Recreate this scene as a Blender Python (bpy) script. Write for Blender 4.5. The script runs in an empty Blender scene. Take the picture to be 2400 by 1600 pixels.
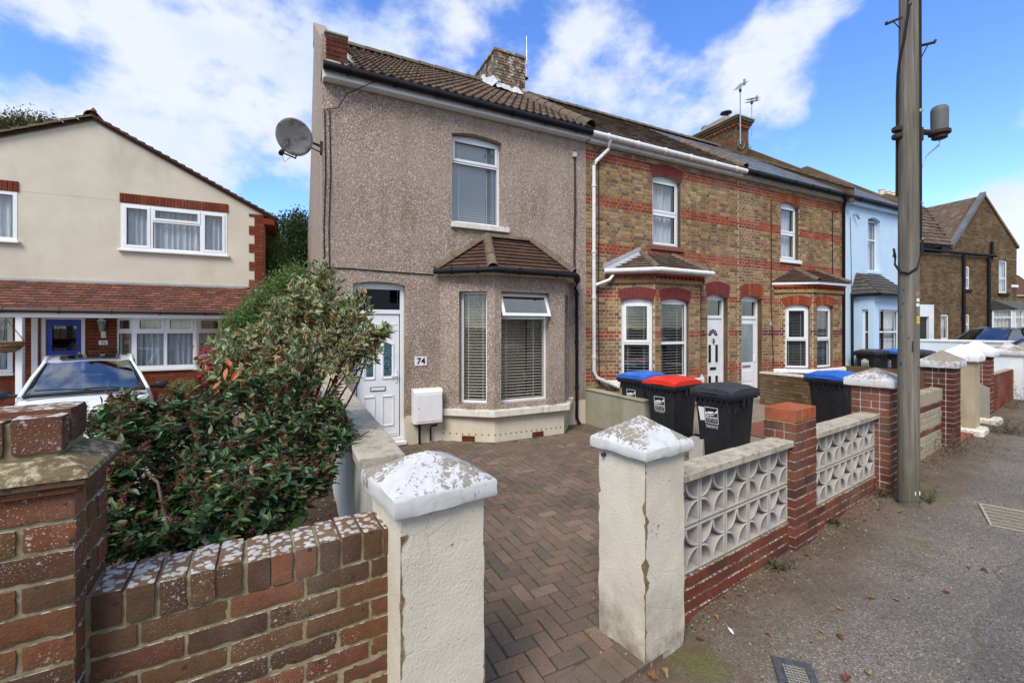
import bpy, math, random
import numpy as np
from mathutils import Vector, Matrix, noise as mnoise
sc = bpy.context.scene
COL = sc.collection
R = math.radians
random.seed(7); np.random.seed(7)

# ---------------------------------------------------------------- camera, world, sun, exposure
FPX, HY, EYE = 1015.0, 766.0, 1.9
cd = bpy.data.cameras.new('camera'); cam = bpy.data.objects.new('camera', cd); COL.objects.link(cam)
cam.location = (0, 0, EYE); cam.rotation_euler = (R(90), 0, 0)
cd.sensor_width = 36; cd.lens = 36 * FPX / 2400; cd.shift_y = -(800 - HY) / 2400
cd.clip_start = .05; cd.clip_end = 3000
sc.camera = cam
sc.view_settings.view_transform = 'Standard'; sc.view_settings.look = 'None'
sc.view_settings.gamma = 1; sc.view_settings.use_curve_mapping = False
sc.view_settings.exposure = 0.85
sc.cycles.max_bounces = 8; sc.cycles.transparent_max_bounces = 12

def pdir(px, py):
    return Vector(((px - 1200) / FPX, 1, (HY - py) / FPX)).normalized()

SUN_EL, SUN_AZ = 48, 200        # azimuth clockwise from +Y: behind the camera
world = bpy.data.worlds.new('World'); sc.world = world; world.use_nodes = True
def build_world():
    t = world.node_tree; t.nodes.clear(); L = t.links
    def N(ty, **k):
        n = t.nodes.new(ty)
        for a, b in k.items(): setattr(n, a, b)
        return n
    def mth(op, a, b=None, clamp=False):
        n = N('ShaderNodeMath', operation=op, use_clamp=clamp)
        for i, x in enumerate((a, b)):
            if x is None: continue
            if isinstance(x, (int, float)): n.inputs[i].default_value = x
            else: L.new(x, n.inputs[i])
        return n.outputs[0]
    sky = N('ShaderNodeTexSky', sky_type='NISHITA', sun_disc=False, sun_elevation=R(SUN_EL), sun_rotation=R(SUN_AZ))
    sky.air_density = 1.0; sky.dust_density = .3; sky.ozone_density = 3.0
    hs = N('ShaderNodeHueSaturation'); hs.inputs['Hue'].default_value = .513; hs.inputs['Saturation'].default_value = 1.22; hs.inputs['Value'].default_value = 1.75
    L.new(sky.outputs[0], hs.inputs['Color'])
    tc = N('ShaderNodeTexCoord'); D = tc.outputs['Generated']
    mp = N('ShaderNodeMapping'); mp.inputs['Scale'].default_value = (1, 1, 1.5); L.new(D, mp.inputs[0])
    def noise(sc_, det, rough, dist=0, off=0):
        n = N('ShaderNodeTexNoise'); n.inputs['Scale'].default_value = sc_; n.inputs['Detail'].default_value = det
        n.inputs['Roughness'].default_value = rough; n.inputs['Distortion'].default_value = dist
        if off:
            m2 = N('ShaderNodeMapping'); m2.inputs['Location'].default_value = (off, off * .7, -off); L.new(mp.outputs[0], m2.inputs[0]); L.new(m2.outputs[0], n.inputs['Vector'])
        else: L.new(mp.outputs[0], n.inputs['Vector'])
        return n
    n1 = noise(4.6, 9, .55, .0, 3.1); n2 = noise(12, 7, .6, .0, 1.3); n3 = noise(3.2, 4, .5, 0, 7.7)
    # clouds as they stood: direction, angular radius, amount
    blobs = [(180, 120, .26, .62), (420, 260, .24, .5), (60, 330, .2, .42), (620, 120, .26, .55), (300, 20, .2, .35), (860, 40, .22, .36),
             (560, 330, .16, .35), (1010, 90, .15, .3), (1330, 110, .12, .5), (1450, 160, .15, .55), (1600, 230, .12, .5), (1500, 60, .10, .35),
             (1820, 110, .10, .55), (1930, 120, .11, .5), (1740, 60, .08, .35), (1810, 245, .05, .6), (1870, 255, .04, .5), (1995, 205, .025, .4),
             (2060, 375, .055, .6), (2010, 400, .045, .55), (2340, 470, .08, .75), (2290, 440, .05, .6), (2400, 240, .05, .75), (2400, 545, .08, .7), (2425, 300, .05, .6),
             (1960, 30, .06, .3), (700, 420, .1, .2)]
    holes = [(150, 60, .10, .35), (90, 200, .06, .3), (480, 170, .05, .25), (300, 330, .06, .3), (1255, 30, .07, .5), (1640, 20, .07, .5), (640, 470, .07, .45), (380, 30, .04, .25), (2300, 80, .2, .5), (2250, 250, .14, .35), (2060, 220, .1, .3), (90, 130, .04, .2), (1980, 300, .06, .3), (1690, 330, .05, .2), (590, 400, .05, .25), (560, 520, .05, .3)]
    dens = mth('MULTIPLY', mth('SUBTRACT', n1.outputs['Fac'], .5), 2.6)
    dens = mth('ADD', dens, mth('MULTIPLY', mth('SUBTRACT', n2.outputs['Fac'], .5), 1.2))
    for lst, sg in ((blobs, 1), (holes, -1)):
        for px, py, rad, amp in lst:
            d = pdir(px, py)
            vd = N('ShaderNodeVectorMath', operation='DISTANCE'); L.new(D, vd.inputs[0]); vd.inputs[1].default_value = d
            mr = N('ShaderNodeMapRange', interpolation_type='SMOOTHSTEP'); L.new(vd.outputs['Value'], mr.inputs['Value'])
            mr.inputs['From Min'].default_value = rad * 1.5; mr.inputs['From Max'].default_value = rad * .15
            mr.inputs['To Min'].default_value = 0; mr.inputs['To Max'].default_value = sg * amp * (.52 if sg > 0 else 1.0)
            dens = mth('ADD', dens, mr.outputs[0])
    # away from the view the sky is broken cloud of the same kind
    sx = N('ShaderNodeSeparateXYZ'); L.new(D, sx.inputs[0])
    back = N('ShaderNodeMapRange'); L.new(sx.outputs['Y'], back.inputs['Value']); back.inputs['From Min'].default_value = .35; back.inputs['From Max'].default_value = -.1
    back.inputs['To Min'].default_value = 0; back.inputs['To Max'].default_value = .6
    dens = mth('ADD', dens, back.outputs[0])
    cr = N('ShaderNodeMapRange', interpolation_type='SMOOTHSTEP'); L.new(dens, cr.inputs['Value'])
    cr.inputs['From Min'].default_value = -.04; cr.inputs['From Max'].default_value = .74; cr.inputs['To Max'].default_value = .93
    # pale grey undersides
    sh = N('ShaderNodeValToRGB'); L.new(n3.outputs['Fac'], sh.inputs[0])
    sh.color_ramp.elements[0].position = .38; sh.color_ramp.elements[0].color = (3.9, 4.6, 5.8, 1)
    sh.color_ramp.elements[1].position = .6; sh.color_ramp.elements[1].color = (5.1, 5.35, 5.8, 1)
    mx = N('ShaderNodeMix', data_type='RGBA'); L.new(cr.outputs[0], mx.inputs[0]); L.new(hs.outputs[0], mx.inputs[6]); L.new(sh.outputs[0], mx.inputs[7])
    bg = N('ShaderNodeBackground'); L.new(mx.outputs[2], bg.inputs['Color']); bg.inputs['Strength'].default_value = .10
    out = N('ShaderNodeOutputWorld'); L.new(bg.outputs[0], out.inputs[0])
build_world()
sd = bpy.data.lights.new('sun', 'SUN'); sun = bpy.data.objects.new('sun', sd); COL.objects.link(sun)
sd.energy = 2.1; sd.angle = R(28); sd.color = (1, .93, .82)
_a = R(SUN_AZ); _e = R(SUN_EL)
sun.rotation_euler = Vector((math.sin(_a) * math.cos(_e), math.cos(_a) * math.cos(_e), math.sin(_e))).to_track_quat('Z', 'Y').to_euler()
sun.location = (0, -10, 30)

# ---------------------------------------------------------------- frames of reference (street, terrace)
class Fr:
    def __init__(s, ox, oy, deg):
        s.o = (ox, oy); s.deg = deg; a = R(deg); s.u = (math.cos(a), math.sin(a)); s.n = (-math.sin(a), math.cos(a))
    def w(s, x, y, z=0): return Vector((s.o[0] + s.u[0]*x + s.n[0]*y, s.o[1] + s.u[1]*x + s.n[1]*y, z))
    def x(s, px, y=0):
        t = (px - 1200) / FPX
        return (t*(s.o[1] + s.n[1]*y) - s.o[0] - s.n[0]*y) / (s.u[0] - t*s.u[1])
    def y(s, px, x):
        t = (px - 1200) / FPX
        return (t*(s.o[1] + s.u[1]*x) - s.o[0] - s.u[0]*x) / (s.n[0] - t*s.n[1])
    def d(s, x, y=0): return s.o[1] + s.u[1]*x + s.n[1]*y
    def z(s, py, x, y=0): return EYE + (HY - py) / FPX * s.d(x, y)
    def inv(s, X, Y):
        a, b = X - s.o[0], Y - s.o[1]
        return (a*s.u[0] + b*s.u[1], a*s.n[0] + b*s.n[1])
T = Fr(-2.871, 6.555, 26.5)      # terrace: x along the fronts, y into the houses
W = Fr(1.099, 2.707, 34)         # boundary walls along the pavement
V = Fr(-.459, 1.69, 31)          # the near brick wall on the left
B = Fr(-6.29, 11.0, 26.5)        # cream house: x = 0 at its right corner
E = Fr(23.0, 20.8, 17)           # brown corner house far right
def pix(px, py, d): return Vector(((px - 1200)/FPX*d, d, EYE + (HY - py)/FPX*d))

# ---------------------------------------------------------------- mesh helpers
ORG = {}
def tag(o, label=None, cat=None, group=None, kind=None):
    if label: o['label'] = label
    if cat: o['category'] = cat
    if group: o['group'] = group
    if kind: o['kind'] = kind
    return o
WF = Fr(0, 0, 0)
def thing(name, label, cat, fr=WF, at=(0, 0, 0), group=None, rot=0):
    o = bpy.data.objects.new(name, None); COL.objects.link(o)
    o.location = fr.w(*at); o.rotation_euler = (0, 0, R(fr.deg + rot)); o.empty_display_size = .2
    ORG[o] = tuple(at) if rot == 0 else (0, 0, 0)
    return tag(o, label, cat, group)
def org(p):
    while p is not None:
        if p in ORG: return ORG[p]
        p = p.parent
    return (0, 0, 0)
class MB:
    def __init__(s, tf=None): s.v, s.f, s.m, s.tf = [], [], [], tf
    def add(s, vs, fs, mi=0):
        b = len(s.v)
        s.v += [s.tf(*p) for p in vs] if s.tf else [tuple(p) for p in vs]
        s.f += [tuple(i + b for i in f) for f in fs]; s.m += [mi] * len(fs); return s
    def box(s, x0, x1, y0, y1, z0, z1, mi=0):
        return s.add([(x0,y0,z0),(x1,y0,z0),(x1,y1,z0),(x0,y1,z0),(x0,y0,z1),(x1,y0,z1),(x1,y1,z1),(x0,y1,z1)],
                     [(0,3,2,1),(4,5,6,7),(0,1,5,4),(1,2,6,5),(2,3,7,6),(3,0,4,7)], mi)
    def cbox(s, x0, x1, y0, y1, z0, z1, c=.01, mi=0):
        xs, ys, zs = (x0, x1), (y0, y1), (z0, z1); vs = []; ix = {}
        for i in (0, 1):
            for j in (0, 1):
                for k in (0, 1):
                    dx, dy, dz = (c if i == 0 else -c), (c if j == 0 else -c), (c if k == 0 else -c)
                    for a in range(3):
                        p = [xs[i]+dx, ys[j]+dy, zs[k]+dz]; p[a] = (xs[i], ys[j], zs[k])[a]; ix[i, j, k, a] = len(vs); vs.append(p)
        fs = []
        for a in range(3):
            b, c2 = (a+1) % 3, (a+2) % 3
            for e in (0, 1):
                q = []
                for (p, r) in ((0,0),(1,0),(1,1),(0,1)):
                    id_ = [0,0,0]; id_[a] = e; id_[b] = p; id_[c2] = r; q.append(ix[tuple(id_)+(a,)])
                fs.append(tuple(q if e else q[::-1]))
            for p in (0, 1):
                for r in (0, 1):       # edge along axis a
                    q = []
                    for e in (0, 1):
                        id_ = [0,0,0]; id_[a] = e; id_[b] = p; id_[c2] = r
                        q.append((ix[tuple(id_)+(b,)], ix[tuple(id_)+(c2,)]))
                    f = (q[0][0], q[1][0], q[1][1], q[0][1])
                    fs.append(f if p == r else f[::-1])
        for i in (0, 1):
            for j in (0, 1):
                for k in (0, 1):
                    t = (ix[i,j,k,0], ix[i,j,k,1], ix[i,j,k,2]); fs.append(t if (i+j+k) % 2 else t[::-1])
        return s.add(vs, fs, mi)
    def quad(s, a, b, c, d, mi=0): return s.add([a, b, c, d], [(0,1,2,3)], mi)
    def tube(s, pts, r, n=8, r2=None, mi=0, cap=True):
        pts = [Vector(p) for p in pts]; m = len(pts); vs = []; fs = []; up = Vector((0, 0, 1))
        for i, p in enumerate(pts):
            d = (pts[min(i+1, m-1)] - pts[max(i-1, 0)]).normalized()
            a = d.cross(up if abs(d.z) < .95 else Vector((1, 0, 0))).normalized(); b = d.cross(a)
            rr = r if r2 is None else r + (r2 - r) * i / max(m-1, 1)
            for j in range(n):
                t = 2*math.pi*j/n; vs.append(p + (a*math.cos(t) + b*math.sin(t)) * rr)
        for i in range(m-1):
            for j in range(n): fs.append((i*n+j, i*n+(j+1) % n, (i+1)*n+(j+1) % n, (i+1)*n+j))
        if cap: fs += [tuple(range(n))[::-1], tuple((m-1)*n+j for j in range(n))]
        return s.add(vs, fs, mi)
    def prism(s, poly, y0, y1, mi=0):      # polygon in x,z extruded along y
        n = len(poly)
        return s.add([(x, y0, z) for x, z in poly] + [(x, y1, z) for x, z in poly],
                     [tuple(range(n)), tuple(range(n, 2*n))[::-1]] + [(i, i+n, (i+1) % n + n, (i+1) % n) for i in range(n)], mi)
    def slab(s, poly, z0, z1, mi=0):       # polygon in x,y extruded along z
        n = len(poly)
        return s.add([(x, y, z0) for x, y in poly] + [(x, y, z1) for x, y in poly],
                     [tuple(range(n))[::-1], tuple(range(n, 2*n))] + [(i, (i+1) % n, (i+1) % n + n, i+n) for i in range(n)], mi)
    def lathe(s, prof, c, n=16, mi=0):
        vs = [(c[0] + r*math.cos(2*math.pi*j/n), c[1] + r*math.sin(2*math.pi*j/n), c[2] + z) for r, z in prof for j in range(n)]
        m = len(prof); fs = [(i*n+j, i*n+(j+1) % n, (i+1)*n+(j+1) % n, (i+1)*n+j) for i in range(m-1) for j in range(n)]
        fs += [tuple(range(n))[::-1], tuple((m-1)*n+j for j in range(n))]
        return s.add(vs, fs, mi)
    def build(s, name, mat, parent=None, smooth=False, bevel=0, kind=None, label=None, sub=0):
        o_ = org(parent) if parent is not None else (0, 0, 0)
        me = bpy.data.meshes.new(name)
        me.from_pydata([(p[0]-o_[0], p[1]-o_[1], p[2]-o_[2]) for p in s.v], [], s.f)
        mats = mat if isinstance(mat, (list, tuple)) else [mat]
        for m_ in mats: me.materials.append(m_)
        if len(mats) > 1: me.polygons.foreach_set('material_index', s.m)
        if smooth:
            me.polygons.foreach_set('use_smooth', [True]*len(s.f)); me.set_sharp_from_angle(angle=R(smooth if smooth > 1 else 40))
        me.update()
        o = bpy.data.objects.new(name, me); COL.objects.link(o)
        if parent is not None: o.parent = parent
        if bevel:
            b = o.modifiers.new('bevel', 'BEVEL'); b.width = bevel; b.segments = 2; b.limit_method = 'ANGLE'; b.angle_limit = R(40)
        if sub:
            b = o.modifiers.new('sub', 'SUBSURF'); b.levels = sub; b.render_levels = sub
        return tag(o, label, None, None, kind)
    def world(s, fr):                        # map frame coordinates to the world (for top-level meshes)
        s.v = [tuple(fr.w(*p)) for p in s.v]; return s
def inst(name, me, parent, loc, rot=(0, 0, 0), scale=(1, 1, 1), label=None):
    o_ = org(parent); o = bpy.data.objects.new(name, me); COL.objects.link(o); o.parent = parent
    o.location = (loc[0]-o_[0], loc[1]-o_[1], loc[2]-o_[2]); o.rotation_euler = rot; o.scale = scale
    if label: o['label'] = label
    return o
def solo(mb, name, mat, label, cat, fr=WF, at=(0, 0, 0), group=None, kind=None, smooth=False, bevel=0):
    """a thing that is one mesh; vertices given in the frame's coordinates"""
    mb.v = [(p[0]-at[0], p[1]-at[1], p[2]-at[2]) for p in mb.v]
    o = mb.build(name, mat, None, smooth, bevel, kind)
    o.location = fr.w(*at); o.rotation_euler = (0, 0, R(fr.deg))
    return tag(o, label, cat, group)
def facet(ox, oy, deg):                      # a plane standing at (ox,oy) turned by deg: a along, b into, z up
    c, s_ = math.cos(R(deg)), math.sin(R(deg))
    return lambda a, b, z: (ox + c*a - s_*b, oy + s_*a + c*b, z)

_bm = {}
def rough_piece(dims, mat, var, c):
    # a worn brick: gridded faces, arrises rounded and nibbled
    mb = MB(); N_ = (max(4, int(dims[0]/.017)), 6, 5); vs = {}; V_ = []; F_ = []
    def vid(i, j, k):
        if (i, j, k) not in vs:
            p = [(-.5 + q/n)*d for q, n, d in zip((i, j, k), N_, dims)]; ed = sum(q in (0, n) for q, n in zip((i, j, k), N_))
            s_ = mnoise.noise((p[0]*28+var*7, p[1]*28, p[2]*28)); t_ = mnoise.noise((p[0]*70+var*3, p[1]*70, p[2]*70+4))
            a = .0012*s_ + .0008*t_ + (c*.5 + max(0, t_)*.0028 if ed == 2 else 0) + (c*.9 if ed == 3 else 0)
            p = [v - math.copysign(a if q in (0, n) else 0, v) for v, q, n in zip(p, (i, j, k), N_)]; p[0] += .0012*s_; p[2] += .001*t_
            vs[i, j, k] = len(V_); V_.append(p)
        return vs[i, j, k]
    for ax in range(3):
        b, e = (ax+1) % 3, (ax+2) % 3
        for side in (0, N_[ax]):
            for p in range(N_[b]):
                for q in range(N_[e]):
                    f = []
                    for (u, v) in ((0,0),(1,0),(1,1),(0,1)):
                        t = [0,0,0]; t[ax] = side; t[b] = p+u; t[e] = q+v; f.append(vid(*t))
                    F_.append(tuple(f if side else f[::-1]))
    me = bpy.data.meshes.new('piece'); me.from_pydata(V_, [], F_); me.materials.append(mat); me.polygons.foreach_set('use_smooth', [True]*len(F_)); me.set_sharp_from_angle(angle=R(50)); me.update(); return me
def piece_mesh(dims, mat, var, c=.004, jit=.0025, key=''):
    k = (dims, mat.name, var, c, key)
    if k not in _bm and key: _bm[k] = rough_piece(dims, mat, var, c)
    if k not in _bm:
        mb = MB().cbox(-.5*dims[0], .5*dims[0], -.5*dims[1], .5*dims[1], -.5*dims[2], .5*dims[2], c)
        rr = random.Random(var*97+3)
        mb.v = [tuple(q + rr.uniform(-jit, jit) for q in p) for p in mb.v]
        me = bpy.data.meshes.new('piece'); me.from_pydata(mb.v, [], mb.f); me.materials.append(mat); me.update(); _bm[k] = me
    return _bm[k]
def lay(parent, fr, items, mats, dims, name='brick', rest='brickwork', limit=300, c=.004, jit=.002, nvar=5, worn=''):
    """items: (x,y,z, lx,ly,lz, rotz_deg, mat index[, rotx]); the nearest become objects, the rest one joined part"""
    if not items: return
    key = lambda it: (fr.w(it[0], it[1], it[2]) - cam.location).length
    items = sorted(items, key=key)
    for it in items[:limit]:
        x, y, z, lx, ly, lz, rz, mi = it[:8]; rx = it[8] if len(it) > 8 else 0
        me = piece_mesh(dims, mats[mi], random.randrange(nvar), c, jit, worn)
        inst(name, me, parent, (x, y, z), (R(rx), 0, R(rz)), (lx/dims[0], ly/dims[1], lz/dims[2]))
    if len(items) > limit:
        mb = MB()
        for it in items[limit:]:
            x, y, z, lx, ly, lz, rz, mi = it[:8]; rx = R(it[8]) if len(it) > 8 else 0
            ca, sa, cx, sx = math.cos(R(rz)), math.sin(R(rz)), math.cos(rx), math.sin(rx)
            def tf(a, b, e, x=x, y=y, z=z, ca=ca, sa=sa, cx=cx, sx=sx):
                b, e = b*cx - e*sx, b*sx + e*cx
                return (x + ca*a - sa*b, y + sa*a + ca*b, z + e)
            mb.tf = tf; mb.box(-lx/2, lx/2, -ly/2, ly/2, -lz/2, lz/2, mi)
        mb.tf = None
        mb.build(rest, mats, parent, kind='stuff')
BH = .065
def courses(ox, oy, deg, L, z0, z1, openings=(), band=None, depth=.02, bond='flemish', x0=0, top=None, rnd=None, seed=1):
    """bricks of one wall face; openings (a0,a1,z0,z1); band(z)->mat index"""
    rr = random.Random(seed); out = []; n = int(round((z1 - z0)/.075)); c, s_ = math.cos(R(deg)), math.sin(R(deg))
    for j in range(n):
        za = z0 + j*.075; zc = za + .0375
        a = x0 - (.16 if j % 2 else .05) - (.056 if bond == 'flemish' and j % 2 else 0); k = j % 2
        lim0, lim1 = x0, x0 + L
        if top:
            lim0, lim1 = top(zc)
            if lim1 - lim0 < .1: continue
        while a < lim1:
            ln = .225 if (bond != 'flemish' or k % 2 == 0) else .1125
            k += 1
            segs = [(max(a, lim0), min(a + ln, lim1))]; a += ln
            for (p, q, r0, r1) in openings:
                if r0 - .02 < zc < r1 + .01:
                    ns = []
                    for (e, f) in segs:
                        if q <= e or p >= f: ns.append((e, f)); continue
                        if p > e: ns.append((e, p))
                        if q < f: ns.append((q, f))
                    segs = ns
            for (e, f) in segs:
                w = f - e - (.0755 - BH)
                if w < .025: continue
                m = (e + f)/2; b = rr.uniform(-.0015, .0025)
                if not (lim0 <= m <= lim1): continue
                out.append((ox + c*m - s_*(depth/2 - .006 + b - depth*.0), oy + s_*m + c*(depth/2 - .006 + b), zc, w, depth, BH, deg, band(zc, rr) if band else 0))
    return out
def holed(mb, x0, x1, z0, z1, y0, y1, openings, mi=0, ri=None):
    """wall sheet from y0 to y1 with rectangular openings and their reveals"""
    xs = sorted({x0, x1, *[min(max(v, x0), x1) for o in openings for v in o[:2]]})
    zs = sorted({z0, z1, *[min(max(v, z0), z1) for o in openings for v in o[2:]]})
    for i in range(len(xs)-1):
        for k in range(len(zs)-1):
            cx, cz = (xs[i]+xs[i+1])/2, (zs[k]+zs[k+1])/2
            if any(o[0] < cx < o[1] and o[2] < cz < o[3] for o in openings): continue
            for y, fl in ((y0, 0), (y1, 1)):
                q = [(xs[i], y, zs[k]), (xs[i+1], y, zs[k]), (xs[i+1], y, zs[k+1]), (xs[i], y, zs[k+1])]
                mb.add(q[::-1] if fl else q, [(0,1,2,3)], mi)
    keep_, mi = mi, (mi if ri is None else ri)
    for (a, b, c, d) in openings:
        mb.quad((a, y0, c), (a, y1, c), (a, y1, d), (a, y0, d), mi); mb.quad((b, y1, c), (b, y0, c), (b, y0, d), (b, y1, d), mi)
        mb.quad((a, y0, d), (a, y1, d), (b, y1, d), (b, y0, d), mi)
        if c > z0: mb.quad((a, y1, c), (a, y0, c), (b, y0, c), (b, y1, c), mi)
    mi = keep_
    mb.quad((x0, y0, z0), (x0, y1, z0), (x0, y1, z1), (x0, y0, z1), mi); mb.quad((x1, y1, z0), (x1, y0, z0), (x1, y0, z1), (x1, y1, z1), mi)
    mb.quad((x0, y0, z1), (x0, y1, z1), (x1, y1, z1), (x1, y0, z1), mi)
    return mb
# ---------------------------------------------------------------- materials
class G:
    def __init__(s, m): s.t = m.node_tree; s.L = s.t.links
    def N(s, ty, **k):
        n = s.t.nodes.new(ty)
        for a, b in k.items(): setattr(n, a, b)
        return n
    def put(s, sock, v):
        if v is None: return
        if hasattr(v, 'links') or hasattr(v, 'is_output'): s.L.new(v, sock)
        elif isinstance(v, tuple) and len(v) == 3 and sock.type == 'RGBA': sock.default_value = (*v, 1)
        else: sock.default_value = v
    def pos(s, scale=None, loc=None, obj=False):
        if obj:
            p = s.N('ShaderNodeTexCoord').outputs['Object']
        else: p = s.N('ShaderNodeNewGeometry').outputs['Position']
        if scale or loc:
            m = s.N('ShaderNodeMapping'); s.L.new(p, m.inputs[0])
            if scale: m.inputs['Scale'].default_value = scale
            if loc: m.inputs['Location'].default_value = loc
            p = m.outputs[0]
        return p
    def noise(s, scale, detail=4, rough=.6, vec=None, dist=0, out='Fac'):
        n = s.N('ShaderNodeTexNoise'); n.inputs['Scale'].default_value = scale; n.inputs['Detail'].default_value = detail
        n.inputs['Roughness'].default_value = rough; n.inputs['Distortion'].default_value = dist
        s.L.new(vec or s.pos(), n.inputs['Vector']); return n.outputs[out]
    def vor(s, scale, out='Distance', vec=None, feature='F1', rnd=1):
        n = s.N('ShaderNodeTexVoronoi', feature=feature); n.inputs['Scale'].default_value = scale; n.inputs['Randomness'].default_value = rnd
        s.L.new(vec or s.pos(), n.inputs['Vector']); return n.outputs[out]
    def ramp(s, fac, pts, interp='LINEAR'):
        n = s.N('ShaderNodeValToRGB'); cr = n.color_ramp; cr.interpolation = interp
        while len(cr.elements) < len(pts): cr.elements.new(.5)
        for e, (p, c) in zip(cr.elements, pts):
            e.position = p; e.color = (*c, 1) if isinstance(c, tuple) else (c, c, c, 1)
        s.L.new(fac, n.inputs[0]); return n.outputs[0]
    def mix(s, f, a, b, mode='MIX'):
        n = s.N('ShaderNodeMix', data_type='RGBA', blend_type=mode)
        s.put(n.inputs[0], f); s.put(n.inputs[6], a); s.put(n.inputs[7], b); return n.outputs[2]
    def m(s, op, a, b=None, clamp=False):
        n = s.N('ShaderNodeMath', operation=op, use_clamp=clamp); s.put(n.inputs[0], a); s.put(n.inputs[1], b); return n.outputs[0]
    def step(s, v, lo, hi, a=0.0, b=1.0):
        n = s.N('ShaderNodeMapRange'); s.L.new(v, n.inputs[0])
        for i, x in enumerate((lo, hi, a, b)): n.inputs[i+1].default_value = x
        return n.outputs[0]
    def rnd(s):
        a = s.N('ShaderNodeObjectInfo').outputs['Random']; b = s.N('ShaderNodeNewGeometry').outputs['Random Per Island']
        return s.m('FRACT', s.m('ADD', s.m('MULTIPLY', a, 7.31), s.m('MULTIPLY', b, 3.17)))
    def nz(s):
        n = s.N('ShaderNodeSeparateXYZ'); s.L.new(s.N('ShaderNodeNewGeometry').outputs['Normal'], n.inputs[0]); return n.outputs['Z']
    def sep(s, v, c='Z'):
        n = s.N('ShaderNodeSeparateXYZ'); s.L.new(v, n.inputs[0]); return n.outputs[c]
def mk(name, fn=None, color=None, rough=.8, spec=.3, metal=0.0, coat=0):
    m = bpy.data.materials.new(name); m.use_nodes = True; g = G(m)
    b = m.node_tree.nodes['Principled BSDF']
    b.inputs['Roughness'].default_value = rough; b.inputs['Specular IOR Level'].default_value = spec; b.inputs['Metallic'].default_value = metal
    b.inputs['Coat Weight'].default_value = coat
    r = fn(g) if fn else {}
    if color: b.inputs['Base Color'].default_value = (*color, 1)
    if 'c' in r: g.put(b.inputs['Base Color'], r['c'])
    if 'r' in r: g.put(b.inputs['Roughness'], r['r'])
    if 'b' in r:
        h, st, di = r['b']; bn = g.N('ShaderNodeBump'); bn.inputs['Strength'].default_value = st; bn.inputs['Distance'].default_value = di
        g.L.new(h, bn.inputs['Height']); g.L.new(bn.outputs[0], b.inputs['Normal'])
    if 'sub' in r: b.inputs['Subsurface Weight'].default_value = r['sub']
    if 'tr' in r:
        t = g.N('ShaderNodeBsdfTranslucent'); g.put(t.inputs[0], r['c']); ms = g.N('ShaderNodeMixShader'); ms.inputs[0].default_value = r['tr']
        g.L.new(b.outputs[0], ms.inputs[1]); g.L.new(t.outputs[0], ms.inputs[2]); g.L.new(ms.outputs[0], m.node_tree.nodes['Material Output'].inputs[0])
    return m
def brickmat(name, cols, lichen=0, speck=.25, sootscale=.9, soot=.35, rough=.9):
    def fn(g):
        c = g.ramp(g.rnd(), cols)
        n = g.noise(28, 5, .65); c = g.mix(g.step(n, .35, .7, 0, .5), c, g.mix(1, c, (.55, .5, .48), 'MULTIPLY'))
        n2 = g.noise(7, 4, .6, g.pos(loc=(3, 1, 2))); c = g.mix(g.step(n2, .5, .72, 0, soot), c, (.06, .05, .045)); n3 = g.noise(1.3, 5, .6, g.pos(loc=(6, 4, 2))); c = g.mix(g.step(n3, .38, .7, 0, .35), c, g.mix(1, c, (.42, .4, .38), 'MULTIPLY')); c = g.mix(g.step(n3, .48, .25, 0, .22), c, (.42, .36, .28))
        bs_ = g.vor(17, vec=g.pos(loc=(2, 3, 9))); c = g.mix(g.m('MULTIPLY', g.step(bs_, .17, .10), .75), c, (.035, .03, .03))
        d = g.vor(150); c = g.mix(g.m('MULTIPLY', g.step(d, .25, .12), speck), c, (.05, .035, .03))
        if lichen:
            big = g.noise(5, 3, .6, g.pos(loc=(9, 2, 4)))
            sp = g.vor(55, vec=g.pos(loc=(1, 5, 3))); sc2 = g.vor(140, vec=g.pos(loc=(7, 5, 3)))
            k = g.m('MULTIPLY', g.step(sp, .27, .2), g.step(big, .50, .64)); k2 = g.m('MULTIPLY', g.step(sc2, .24, .16), g.step(big, .46, .66))
            side = g.m('MULTIPLY', g.m('MAXIMUM', g.m('MULTIPLY', k, g.step(g.noise(38, 2), .5, .56)), k2), lichen)
            # broad pale growth on faces that look up
            e = g.vor(36, vec=g.pos(loc=(2, 8, 1))); e2 = g.noise(85, 6, .75); tp = g.step(g.m('ADD', e, g.m('MULTIPLY', e2, .8)), .92, .84)
            tp = g.m('MULTIPLY', tp, g.step(g.nz(), .6, .85)); c = g.mix(g.m('MULTIPLY', g.step(g.nz(), .6, .85), .55), c, (.17, .12, .075))
            f = g.m('MAXIMUM', side, g.m('MULTIPLY', tp, .9), True)
            c = g.mix(f, c, g.ramp(g.noise(30), [(.3, (.34, .33, .29)), (.7, (.62, .61, .56))]))
        h = g.m('ADD', g.noise(90, 4, .7), g.m('MULTIPLY', g.vor(120), .5))
        return dict(c=c, b=(h, .5, .004))
    return mk(name, fn, rough=rough, spec=.15)
RED = [(0, (.22, .055, .028)), (.35, (.19, .06, .034)), (.6, (.14, .048, .032)), (.8, (.10, .038, .03)), (1, (.25, .078, .042))]
OLDRED = [(0, (.22, .078, .038)), (.3, (.17, .088, .042)), (.55, (.135, .078, .04)), (.8, (.105, .056, .036)), (1, (.26, .10, .052))]
STOCK = [(0, (.44, .28, .105)), (.2, (.34, .20, .085)), (.36, (.18, .105, .06)), (.52, (.33, .18, .10)), (.68, (.31, .185, .08)), (.84, (.50, .345, .165)), (1, (.15, .095, .06))]
STOCKD = [(0, (.20, .14, .07)), (.3, (.155, .095, .045)), (.55, (.12, .078, .042)), (.8, (.23, .155, .085)), (1, (.09, .065, .045))]
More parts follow.
